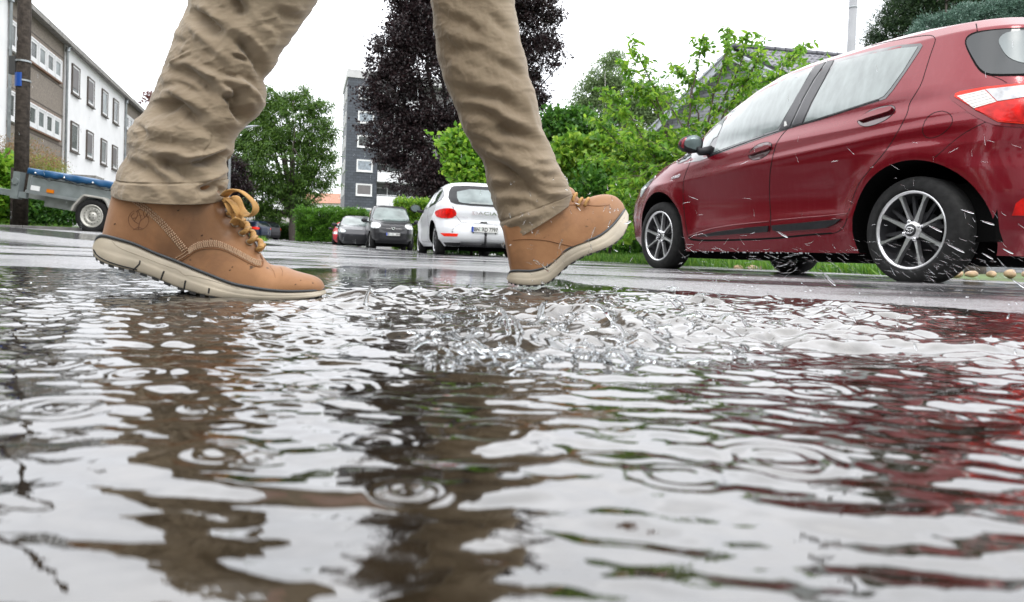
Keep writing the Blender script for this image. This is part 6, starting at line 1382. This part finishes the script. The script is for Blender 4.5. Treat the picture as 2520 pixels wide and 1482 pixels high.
# ---------------------------------------------------------------- generic car, seen from further off
def gcar(name, label, cat, loc, yaw, spec, group=None):
    """spec: K slices, lc, wheelbase, wheel radius, paint, polys"""
    t = thing(name, label, cat, loc, yaw + math.pi / 2, group)
    wh = [(0, spec['rt']), (spec['wb'], spec['rt'])]
    b = car_body('body', spec['K'], spec['lc'], spec['paint'], t, wh, spec['rt'] + .075, spec.get('sculpt'), spec['W'], n=150, nz=48)
    q = MB(); q.box(-.35, spec['wb'] + .4, -spec['W'] * .74, spec['W'] * .74, .13, .30); q.box(-.45, .45, -spec['W'] * .78, spec['W'] * .78, .30, .62).box(spec['wb'] - .45, spec['wb'] + .45, -spec['W'] * .78, spec['W'] * .78, .30, .62); q.build('underbody', M_UNDER, t)
    st = spec.get('wheel', dict(n=10, w0=.03, w1=.022, r0=.03, nuts=4, back=0))
    for wx, wz in wh:
        for s in (1, -1): wheel(t, wx, s * (spec['W'] - .045), wz, spec['rt'], spec['rt'] * .70, .19, s, st, .3)
    mw = np.array(t.matrix_world); bv = bvh_of(b)
    def sidef(s):
        def f(u, v): o = mw[:3, :3] @ np.array([u, s * 2.5, v]) + mw[:3, 3]; return o, mw[:3, :3] @ np.array([0, -s, 0])
        return caster(bv, f)
    def endf(x0, sx):
        def f(u, v): o = mw[:3, :3] @ np.array([x0, u, v]) + mw[:3, 3]; return o, mw[:3, :3] @ np.array([sx, 0, 0])
        return caster(bv, f)
    cs = {'L': sidef(1), 'R': sidef(-1), 'F': endf(6, -1), 'B': endf(-3, 1)}
    for nm, face, poly, off, m_, it in spec['decals']:
        for fc in (('L', 'R') if face == 'S' else (face,)):
            decal(nm, cs[fc], smooth_poly(poly, True, it) if it else poly, off, m_, t, .07 if face == 'S' else .06, rim=.004)
            if face in 'FB' and spec.get('sym', {}).get(nm): decal(nm, cs[fc], [(-u, v) for u, v in (smooth_poly(poly, True, it) if it else poly)][::-1], off, m_, t, .06, rim=.004)
    for nm, face, line, wd, m_ in spec.get('strips', []):
        for fc in (('L', 'R') if face == 'S' else (face,)): strip(nm, cs[fc], line, wd, .002, m_, t, .05)
    ml, mwid, mz = spec['mirror']
    for s in (1, -1):
        q = MB(); bm = bmesh.new(); bmesh.ops.create_uvsphere(bm, u_segments=20, v_segments=14, radius=1)
        for v in bm.verts: x_, y_, z_ = v.co; v.co = Vector((ml + .03 + x_ * (.09 if x_ > 0 else .03), s * (mwid + .13) + y_ * .12, mz + z_ * .085))
        me = bpy.data.meshes.new('door_mirror'); bm.to_mesh(me); bm.free(); me.polygons.foreach_set('use_smooth', [True] * len(me.polygons)); me.materials.append(spec.get('mpaint', M_BLK)); dm_ = bpy.data.objects.new('door_mirror', me); COL.objects.link(dm_); dm_.parent = t
        q.tube([(ml + .02, s * (mwid + .1), mz - .05), (ml + .02, s * (mwid - .06), mz - .06)], [.03, .035], 8); q.build('mirror_arm', M_BLK, t, True)
        bm = bmesh.new(); bmesh.ops.create_circle(bm, cap_ends=True, segments=24, radius=1)
        for v in bm.verts: x_, y_ = v.co[:2]; v.co = Vector((ml - .003, s * (mwid + .13) + x_ * .1, mz + y_ * .07))
        me = bpy.data.meshes.new('mirror_glass'); bm.to_mesh(me); bm.free(); me.materials.append(bpy.data.materials['mirror_glass']); g_ = bpy.data.objects.new('mirror_glass', me); COL.objects.link(g_); g_.parent = dm_
    return t, cs
def base(px, py, d): p = at(px, py, d); return (p[0], p[1], float(gz(p[0], p[1])))
GL = M_GLASSD
M_WHITE = paint('white_paint', (.58, .59, .61), metal=0, rough=.35)
# white hatchback, tail to the camera
KW = [(.20, .78, 3.20, -.62, 4, 5), (.34, .86, 3.32, -.76, 4.5, 5), (.55, .88, 3.36, -.78, 4.5, 5), (.70, .885, 3.30, -.74, 4.5, 5), (.85, .88, 3.10, -.72, 4.4, 5), (.98, .86, 2.75, -.70, 4, 5), (1.05, .84, 2.45, -.68, 4, 5),
      (1.10, .81, 2.30, -.64, 4, 5), (1.2, .76, 2.12, -.52, 4, 5), (1.33, .70, 1.85, -.38, 4, 5), (1.42, .64, 1.62, -.28, 3.8, 4.4), (1.47, .58, 1.4, -.20, 3.4, 4.), (1.50, .48, 1.15, -.02, 3, 3), (1.515, .3, .95, .3, 2.5, 2.5), (1.52, .1, .8, .6, 2, 2)]
def sculpt_w(S):
    l, w_, z = S[..., 0].copy(), S[..., 1].copy(), S[..., 2].copy(); side = np.clip((np.abs(w_) / .885 - .8) / .15, 0, 1); d = 0
    for x0 in (0., 2.6): d = d + .035 * np.exp(-((np.hypot(l - x0, z - .32) - .42) / .09) ** 2)
    d = d - .03 * np.exp(-((z - .62) / .16) ** 2) * np.clip((l - .3) / .3, 0, 1) * np.clip((2.2 - l) / .3, 0, 1)
    S[..., 1] = w_ + np.sign(w_) * d * side
    rear = np.clip((-.3 - l) / .25, 0, 1); S[..., 0] = l - rear * (.035 * np.exp(-((z - .42) / .10) ** 2) - .035 * np.exp(-((z - .72) / .09) ** 2) + .05 * np.exp(-((z - 1.40) / .035) ** 2)); return S
wyaw = R(9.0); wyaw2 = R(14.5); rwx = at(1078, 628, 14.15)
Fw_ = np.array([-math.sin(wyaw), math.cos(wyaw), 0]); Nw = np.array([-math.cos(wyaw), -math.sin(wyaw), 0])
O2 = rwx - .84 * Nw + Fw_ * .25 - Fw_ * .8; wyaw = wyaw2; O2 = O2 + np.array([-math.sin(wyaw), math.cos(wyaw), 0]) * .8; O2[2] = .01
wdec = [('window', 'S', [(1.98, 1.0), (1.75, 1.20), (1.42, 1.36), (.85, 1.42), (.88, 1.01)], .009, GL, 0), ('window', 'S', [(.80, 1.01), (.78, 1.42), (.30, 1.39), (.05, 1.32), (-.02, 1.04)], .009, GL, 0), ('quarter_window', 'S', [(-.07, 1.06), (-.02, 1.30), (-.22, 1.20), (-.25, 1.10)], .009, GL, 0),
        ('rear_window', 'B', [(-.68, 1.06), (-.60, 1.34), (-.50, 1.40), (.50, 1.40), (.60, 1.34), (.68, 1.06), (.50, .99), (-.50, .99)], .010, M_BLK, 1), ('rear_glass', 'B', [(-.52, 1.06), (-.48, 1.32), (.48, 1.32), (.52, 1.06), (.38, 1.02), (-.38, 1.02)], .017, mat('pale_rear_glass', (.17, .20, .20), .2, spec=.3, noise=(3, .3)), 1),
        ('tail_light', 'B', [(.52, .80), (.56, .91), (.70, .93), (.845, .90), (.87, .84), (.84, .74), (.62, .725)], .010, M_REDL, 1), ('reflector', 'B', [(.52, .385), (.50, .44), (.80, .445), (.74, .385)], .008, M_REDB, 0),
        ('bumper_recess', 'B', [(-.46, .46), (-.62, .30), (.62, .30), (.46, .46), (.40, .62), (-.40, .62)], .003, paint('white_paint_plain', (.60, .61, .63), metal=0, rough=.4), 0),
        ('bumper_valance', 'B', [(-.78, .21), (.78, .21), (.72, .27), (-.72, .27)], .012, M_BLK, 0), ('hatch_handle', 'B', [(-.08, .655), (.08, .655), (.06, .69), (-.06, .69)], .004, M_BLK, 0)]
wst = [('hatch_gap', 'B', [(-.60, .96), (-.55, .80), (-.44, .66), (0, .655), (.44, .66), (.55, .80), (.60, .96)], .010, M_SEAL), ('hatch_gap', 'B', [(-.62, .50), (-.50, .62), (0, .64), (.5, .62), (.62, .50)], .008, M_SEAL), ('door_gap', 'S', [(.83, 1.40), (.86, 1.0), (.86, .5), (.82, .3)], .008, M_SEAL), ('door_gap', 'S', [(1.92, .95), (1.95, .6), (1.9, .3), (.5, .28), (.15, .75), (-.05, 1.0)], .008, M_SEAL), ('door_handle', 'S', [(1.02, .90), (1.2, .90)], .03, M_WHITE), ('door_handle', 'S', [(.2, .93), (.38, .93)], .03, M_WHITE)]
white, csw = gcar('parked_car', 'white hatchback with tow hitch seen from behind, half hidden by the far leg', 'car', O2, wyaw, dict(K=KW, lc=.9, wb=2.6, rt=.32, W=.885, paint=M_WHITE, sculpt=sculpt_w, decals=wdec, strips=wst, mirror=(1.75, .90, 1.03), sym={'tail_light': 1, 'reflector': 1}, wheel=dict(n=10, w0=.05, w1=.03, r0=.03, nuts=4, back=0, dark=1)))
BASIS_B = Matrix(((0, 0, -1, 0), (-1, 0, 0, 0), (0, 1, 0, 0), (0, 0, 0, 1)))     # text facing backwards, read from behind
plate(white, Matrix.Translation((-.825, .0, .535)) @ BASIS_B, 'BN  RD 7797')
text_mesh('D Λ C I Λ' if False else 'DACIA', 'maker_letters', M_CHROME, white, Matrix.Translation((-.752, 0, .845)) @ BASIS_B, .085, .003, 'CENTER', .001, 1.9)
text_mesh('SANDERO', 'model_letters', M_SMOKE, white, Matrix.Translation((-.762, .46, .755)) @ BASIS_B, .038, .003, 'CENTER', .001, 1.5)
q = MB(); q.tube([(-.6, 0, .26), (-.85, 0, .24), (-.93, 0, .30), (-.93, 0, .42)], [.03, .03, .025, .022], 12); q.lathe([(.42, .02), (.44, .03), (.47, .028), (.49, 0)], 14, 'z', (-.93, 0, 0)); q.box(-.75, -.6, -.45, .45, .20, .27); q.build('tow_hitch', M_BLK, white, True)
q = MB()
for y_ in (-.62, -.22, .22, .62): q.lathe([(-.812, .0), (-.815, .012), (-.80, .014)], 12, 'x', (0, y_, .47))
q.build('parking_sensor', M_BLK, white); q = MB(); q.tube([(.1, 0, 1.51), (.0, 0, 1.57)], [.01, .004], 6); q.build('aerial', M_BLK, white)
# black van facing the camera
KV = [(.24, .76, 3.45, -.72, 4, 6), (.40, .85, 3.62, -.80, 4.5, 6), (.62, .875, 3.64, -.82, 4.5, 6), (.82, .875, 3.58, -.82, 4.6, 6), (.96, .865, 3.42, -.81, 4.4, 6), (1.05, .85, 3.15, -.80, 4.2, 6), (1.12, .83, 2.78, -.80, 4, 6), (1.18, .82, 2.62, -.79, 4, 6), (1.4, .77, 2.32, -.76, 4, 6),
      (1.6, .71, 2.02, -.73, 4, 6), (1.70, .67, 1.84, -.70, 4, 5), (1.76, .60, 1.6, -.62, 3.6, 4.6), (1.80, .46, 1.2, -.4, 3, 4), (1.815, .2, .9, .1, 2.2, 2.2)]
M_VANP = paint('black_paint', (.006, .006, .008), metal=0, rough=.5)
M_SCREEN = mat('pale_windscreen', (.11, .135, .13), .1, spec=.4, noise=(2.5, .35))
vdec = [('window', 'S', [(2.35, 1.12), (1.98, 1.48), (1.78, 1.62), (1.1, 1.64), (1.1, 1.10)], .009, GL, 0), ('window', 'S', [(1.0, 1.10), (1.0, 1.64), (.2, 1.63), (.15, 1.12)], .009, GL, 0), ('window', 'S', [(.05, 1.13), (.08, 1.62), (-.55, 1.58), (-.6, 1.16)], .009, GL, 0),
        ('windscreen', 'F', [(-.74, 1.16), (-.60, 1.60), (-.48, 1.67), (.48, 1.67), (.60, 1.60), (.74, 1.16), (.4, 1.13), (-.4, 1.13)], .010, M_SCREEN, 1),
        ('headlight', 'F', [(.44, .88), (.48, .98), (.66, 1.03), (.80, 1.0), (.83, .90), (.76, .80), (.56, .79)], .010, mat('bright_headlamp', (.33, .34, .34), .08, coat=1., noise=(9, .35), bump=(9, .4, .01)), 1),
        ('grille', 'F', [(-.44, .76), (-.42, .90), (0, .88), (.42, .90), (.44, .76), (.30, .69), (-.30, .69)], .004, M_BLK, 0), ('lower_grille', 'F', [(-.55, .30), (-.5, .44), (.5, .44), (.55, .30)], .006, M_BLK, 0), ('bumper_trim', 'F', [(-.84, .25), (.84, .25), (.8, .30), (-.8, .30)], .015, M_BLK, 0)]
vst = [('grille_bar', 'F', [(-.42, .835), (.42, .835)], .02, M_ALLOYD), ('grille_bar', 'F', [(-.42, .785), (.42, .785)], .02, M_ALLOYD), ('bonnet_gap', 'F', [(-.78, 1.02), (-.5, .93), (0, .905), (.5, .93), (.78, 1.02)], .008, M_SEAL), ('door_gap', 'S', [(1.05, 1.66), (1.05, .4)], .01, M_SEAL), ('door_gap', 'S', [(2.3, 1.1), (2.25, .4)], .01, M_SEAL), ('wiper', 'F', [(-.55, 1.17), (.0, 1.15)], .015, M_BLK), ('side_rub_strip', 'S', [(.5, .55), (2.2, .55)], .06, M_BLK)]
vyaw = R(180 + 14.0); Fv = np.array([-math.sin(vyaw), math.cos(vyaw), 0]); fc_ = at(966, 612, 27.0); Ov = fc_ - Fv * 3.6; Ov[2] = float(gz(Ov[0], Ov[1]))
van, csv_ = gcar('parked_van', 'glossy black high roofed van facing the camera beside the white hatchback', 'van', Ov, vyaw, dict(K=KV, lc=1.1, wb=2.81, rt=.32, W=.875, paint=M_VANP, decals=vdec, strips=vst, mirror=(2.22, .90, 1.13), sym={'headlight': 1}))
BASIS_F = Matrix(((0, 0, 1, 0), (1, 0, 0, 0), (0, 1, 0, 0), (0, 0, 0, 1)))
plate(van, Matrix.Translation((3.655, 0, .59)) @ BASIS_F, 'BN  KC 2005')
q = MB(); q.prism([(-.07, .05), (.07, .05), (.05, .02), (.035, -.045), (-.035, -.045), (-.05, .02)], 3.615, 3.63, 'x', 0); o = q.build('grille_emblem', M_CHROME, van); o.location = (0, 0, .80); q = MB(); q.prism([(-.035, .022), (.035, .022), (.02, -.022), (-.02, -.022)], 3.6301, 3.633, 'x', 0); o = q.build('emblem_centre', M_BLK, van); o.location = (0, 0, .81)
q = MB(); q.tube([(1.5, 0, 1.79), (1.44, 0, 1.9)], [.008, .004], 6); q.tube([(1.4, .55, 1.79), (.0, .56, 1.83), (-.4, .55, 1.78)], .018, 8); q.tube([(1.4, -.55, 1.79), (.0, -.56, 1.83), (-.4, -.55, 1.78)], .018, 8); q.build('roof_rail', M_BLK, van, True)
# ordinary hatchbacks further off
KH = [(.18, .76, 3.2, -.60, 4, 4.6), (.34, .84, 3.34, -.68, 4.5, 4.6), (.6, .86, 3.34, -.70, 4.5, 4.6), (.78, .855, 3.18, -.69, 4.4, 4.6), (.90, .84, 2.9, -.68, 4.2, 4.6), (.97, .82, 2.5, -.66, 4, 4.6), (1.05, .79, 2.25, -.62, 4, 4.6), (1.2, .73, 1.95, -.52, 4, 4.6), (1.33, .67, 1.65, -.40, 4, 4.4), (1.41, .60, 1.35, -.25, 3.5, 3.8), (1.45, .45, 1.05, 0., 3, 3), (1.47, .15, .8, .5, 2, 2)]
hdec = [('window', 'S', [(1.98, .96), (1.6, 1.22), (1.3, 1.34), (.85, 1.37), (.88, .96)], .009, GL, 0), ('window', 'S', [(.80, .96), (.78, 1.37), (.25, 1.33), (-.02, 1.22), (-.15, 1.0)], .009, GL, 0),
        ('windscreen', 'F', [(-.72, .98), (-.58, 1.30), (-.45, 1.37), (.45, 1.37), (.58, 1.30), (.72, .98)], .004, M_SCREEN, 1), ('rear_window', 'B', [(-.62, 1.0), (-.55, 1.28), (.55, 1.28), (.62, 1.0)], .004, GL, 1),
        ('headlight', 'F', [(.45, .66), (.50, .76), (.78, .82), (.82, .74), (.74, .64)], .008, M_HEAD, 1), ('tail_light', 'B', [(.50, .80), (.52, .92), (.80, .96), (.83, .84), (.72, .74)], .010, M_REDB, 1), ('tail_light', 'S', [(-.62, .78), (-.6, .92), (-.40, .94), (-.44, .84)], .010, M_REDB, 0),
        ('grille', 'F', [(-.55, .30), (-.5, .52), (.5, .52), (.55, .30)], .006, M_BLK, 0), ('bumper_trim', 'B', [(-.7, .22), (.7, .22), (.65, .38), (-.65, .38)], .008, M_BLK, 0)]
def hatch(label, px, py, d, yawdeg, col, group=None, front=True, metal=.4):
    yw = R(yawdeg); Fh = np.array([-math.sin(yw), math.cos(yw), 0]); c = at(px, py, d); Oh = c - Fh * (3.3 if front else -.68); Oh[2] = float(gz(Oh[0], Oh[1]))
    nm = 'paint_%d' % int(col[0] * 1000 + col[2] * 100)
    return gcar('parked_car', label, 'car', Oh, yw, dict(K=KH, lc=.9, wb=2.55, rt=.31, W=.86, paint=paint(nm, col, metal=metal), decals=hdec, strips=[('door_gap', 'S', [(.84, 1.35), (.86, .9), (.84, .35)], .01, M_SEAL), ('bonnet_gap', 'F', [(-.7, .88), (0, .74), (.7, .88)], .008, M_SEAL)], mirror=(1.75, .86, 1.0), sym={'headlight': 1, 'tail_light': 1}), group)[0]
hatch('dark grey car parked directly behind the black van, facing the camera', 878, 613, 30., 192, (.018, .018, .024), metal=0)
hatch('small bright red car at the far end of the parked row', 851, 606, 41.5, 191, (.42, .02, .03), metal=.1)
hatch('dark blue grey car at the far left lot, nearest the bootlaces', 612, 590, 50, 262, (.05, .065, .10))
hatch('dark blue hatchback with bright red tail lamps in the far lot', 652, 588, 53, 62, (.012, .02, .045), front=False)
hatch('black hatchback at the right end of the far lot beside the low hedge', 678, 588, 55.5, 64, (.012, .010, .014), front=False)
# ================================================================ spray and drops
M_DROP = mat('water_drop', (.92, .95, .97), .02, trans=1., ior=1.33)
def drops(name, label, items):
    q = MB()
    for p_, d_, ln, rd in items:
        d_ = np.array(d_, float); d_ /= np.linalg.norm(d_); q.tube([p_ - d_ * ln * .5, p_ - d_ * ln * .3, p_ + d_ * ln * .1, p_ + d_ * ln * .38, p_ + d_ * ln * .5], [rd * .15, rd * .55, rd * .95, rd * .8, rd * .2], 6)
    return tag(q.build(name, M_DROP, None, True), label, 'water drops', kind='stuff')
r = np.random.default_rng(99); it = []
def dr(px, py, d, dirpx, ln, rd):
    a = at(px, py, d); b = at(px + dirpx[0], py + dirpx[1], d); return (a, b - a, ln, rd)
for i in range(420):       # thrown up by the steps, in front of and under the red car
    d = r.uniform(1.3, 3.0); px = r.normal(2150, 330); py = 640 + abs(r.normal(0, 34)) * (1 if r.random() < .6 else -1) + (px - 1900) * .03
    if px < 1650 or px > 2560 or py < 480 or py > 735: continue
    an = r.normal(.42, .28) * (1 if px > 2000 or r.random() < .6 else -1); it.append(dr(px, py, d, (math.cos(an), math.sin(an)), r.uniform(.008, .030) * d / 1.6, r.uniform(.0002, .00042)))
for i in range(36):
    d = r.uniform(1.3, 2.8); px = r.uniform(1560, 2520); py = r.uniform(330, 640); an = r.uniform(-.6, 1.9); it.append(dr(px, py, d, (math.cos(an), math.sin(an)), r.uniform(.012, .035), r.uniform(.00025, .0005)))
for px, py, an, ln, s_ in ((2300, 562, .45, .04, .0022), (1925, 577, .5, .03, .0022), (2430, 548, .3, .035, .0022), (2480, 618, .45, .03, .002), (2350, 610, .45, .05, .0022), (2430, 630, .5, .03, .002), (2040, 686, .8, .045, .003), (2380, 520, .3, .035, .002), (2510, 700, .55, .05, .003), (1460, 572, -1.2, .020, .0016), (1320, 645, .6, .014, .003), (1342, 660, .8, .018, .002), (1380, 600, -1.2, .018, .0018), (1500, 550, -1.2, .014, .0016), (1545, 548, -.4, .014, .002), (1455, 608, 1.4, .010, .0014), (1322, 572, -1., .012, .0014), (1254, 530, 1.3, .010, .0014)):
    it.append(dr(px, py, 1.25 if px < 1600 else 1.7, (math.cos(an), math.sin(an)), ln, s_))
for i in range(60):
    px, py = r.uniform(1230, 1560), r.uniform(430, 700); an = r.choice([1.3, -1.2, .6]) + r.normal(0, .3); it.append(dr(px, py, 1.22, (math.cos(an), math.sin(an)), r.uniform(.004, .012), r.uniform(.0004, .0009)))
for i in range(260):      # falling rain and beads above the churned water
    d = r.uniform(.5, 1.7); X_ = r.normal(.15, .3) * (.5 + d * .6); z_ = .004 + abs(r.normal(0, .012)); it.append((np.array([X_, d, z_]), (r.normal(0, .5), r.normal(0, .3), r.normal(.2, .7)), r.uniform(.002, .007), r.uniform(.0005, .0014)))
drops('splash_spray', 'fine spray of water drops thrown up around the far boot and the red car wheels', it)
it = []
for i in range(420):
    d = r.uniform(2, 26); px = r.uniform(0, 2520); py = r.uniform(60, 640); it.append(dr(px, py, d, (r.normal(.03, .06), 1), .016 + .012 * d * .4, .0004 + .00022 * d * .6))
drops('falling_rain', 'thin falling raindrops in the air over the road', it)
# bubbles floating by the planted boot
q = 0
for i, (px, py, s_) in enumerate([(368, 763, 7), (350, 762, 4), (380, 768, 9), (398, 767, 5), (408, 771, 4), (466, 773, 5), (450, 774, 3.5), (490, 776, 6), (620, 760, 5), (700, 744, 4), (560, 782, 4), (60, 800, 4), (520, 770, 3), (2430, 862, 9), (1320, 800, 8), (1075, 820, 6)]):
    g_ = ground_px(px, py); rad = s_ / F_PX * g_[1]; z0 = float(water_h(np.array([g_[0]]), np.array([g_[1]]))[0])
    m_ = MB(); m_.lathe([(rad * math.sin(a) * (.6 if px < 1000 else 1.1), rad * math.cos(a)) for a in np.linspace(-.15, math.pi / 2, 9)], 20, 'z'); o = m_.build('water_bubble', M_DROP, None, True); o.location = (g_[0], g_[1], z0 - rad * .08)
    tag(o, 'clear water bubble floating on the churned puddle surface', 'bubble', 'bubbles on the puddle')
# twigs and leaf litter on the far asphalt

# thrown up tongues and strands of clear water in the churned patch
q = MB(); r = np.random.default_rng(123)
for i in range(330):
    py = r.uniform(700, 900); px = r.normal(1380 + (820 - py) * .8, 270)
    if px < 860 or px > 1950 or (px < 1000 and py > 860): continue
    g_ = ground_px(px, py + 8); d = g_[1]; z0 = float(water_h(np.array([g_[0]]), np.array([g_[1]]))[0]); ln = r.uniform(.008, .034) * (.5 + .5 * d); hgt = abs(r.normal(0, .0035)) + .001
    if r.random() < .07: hgt *= 2.5
    an = r.normal(0, .5) + (math.pi if r.random() < .5 else 0); e_ = np.array([math.cos(an), .5 * math.sin(an), 0]) * ln; p0 = np.array([g_[0], g_[1], z0 - .002]); k = 9; P = []; rd = []
    for j in range(k):
        t = j / (k - 1); P.append(p0 + e_ * t + np.array([0, 0, hgt * (math.sin(t * math.pi * r.uniform(.6, .8)) + .2 * t)]) + r.normal(0, .0004, 3)); rd.append(r.uniform(.8, 1.2) * (.0034 * (1 - t) ** .7 + .0006 + (.0010 if j == k - 2 else 0)) * (.6 + .5 * d))
    q.tube(P, rd, 10, flat=r.uniform(.4, 1))
    if r.random() < .5:
        c_ = P[-1] + np.array([r.normal(0, .004), r.normal(0, .004), abs(r.normal(.004, .004))]); rr_ = r.uniform(.0006, .0018) * (.5 + .5 * d); q.tube([c_ - [rr_, 0, 0], c_ - [rr_ * .7, 0, 0], c_, c_ + [rr_ * .7, 0, 0], c_ + [rr_, 0, 0]], [rr_ * .1, rr_ * .7, rr_, rr_ * .7, rr_ * .1], 8)
o = q.build('water_splash', M_DROP, None, True); tag(o, 'tongues and strands of clear water leaping from the churned puddle', 'splash', kind='stuff')
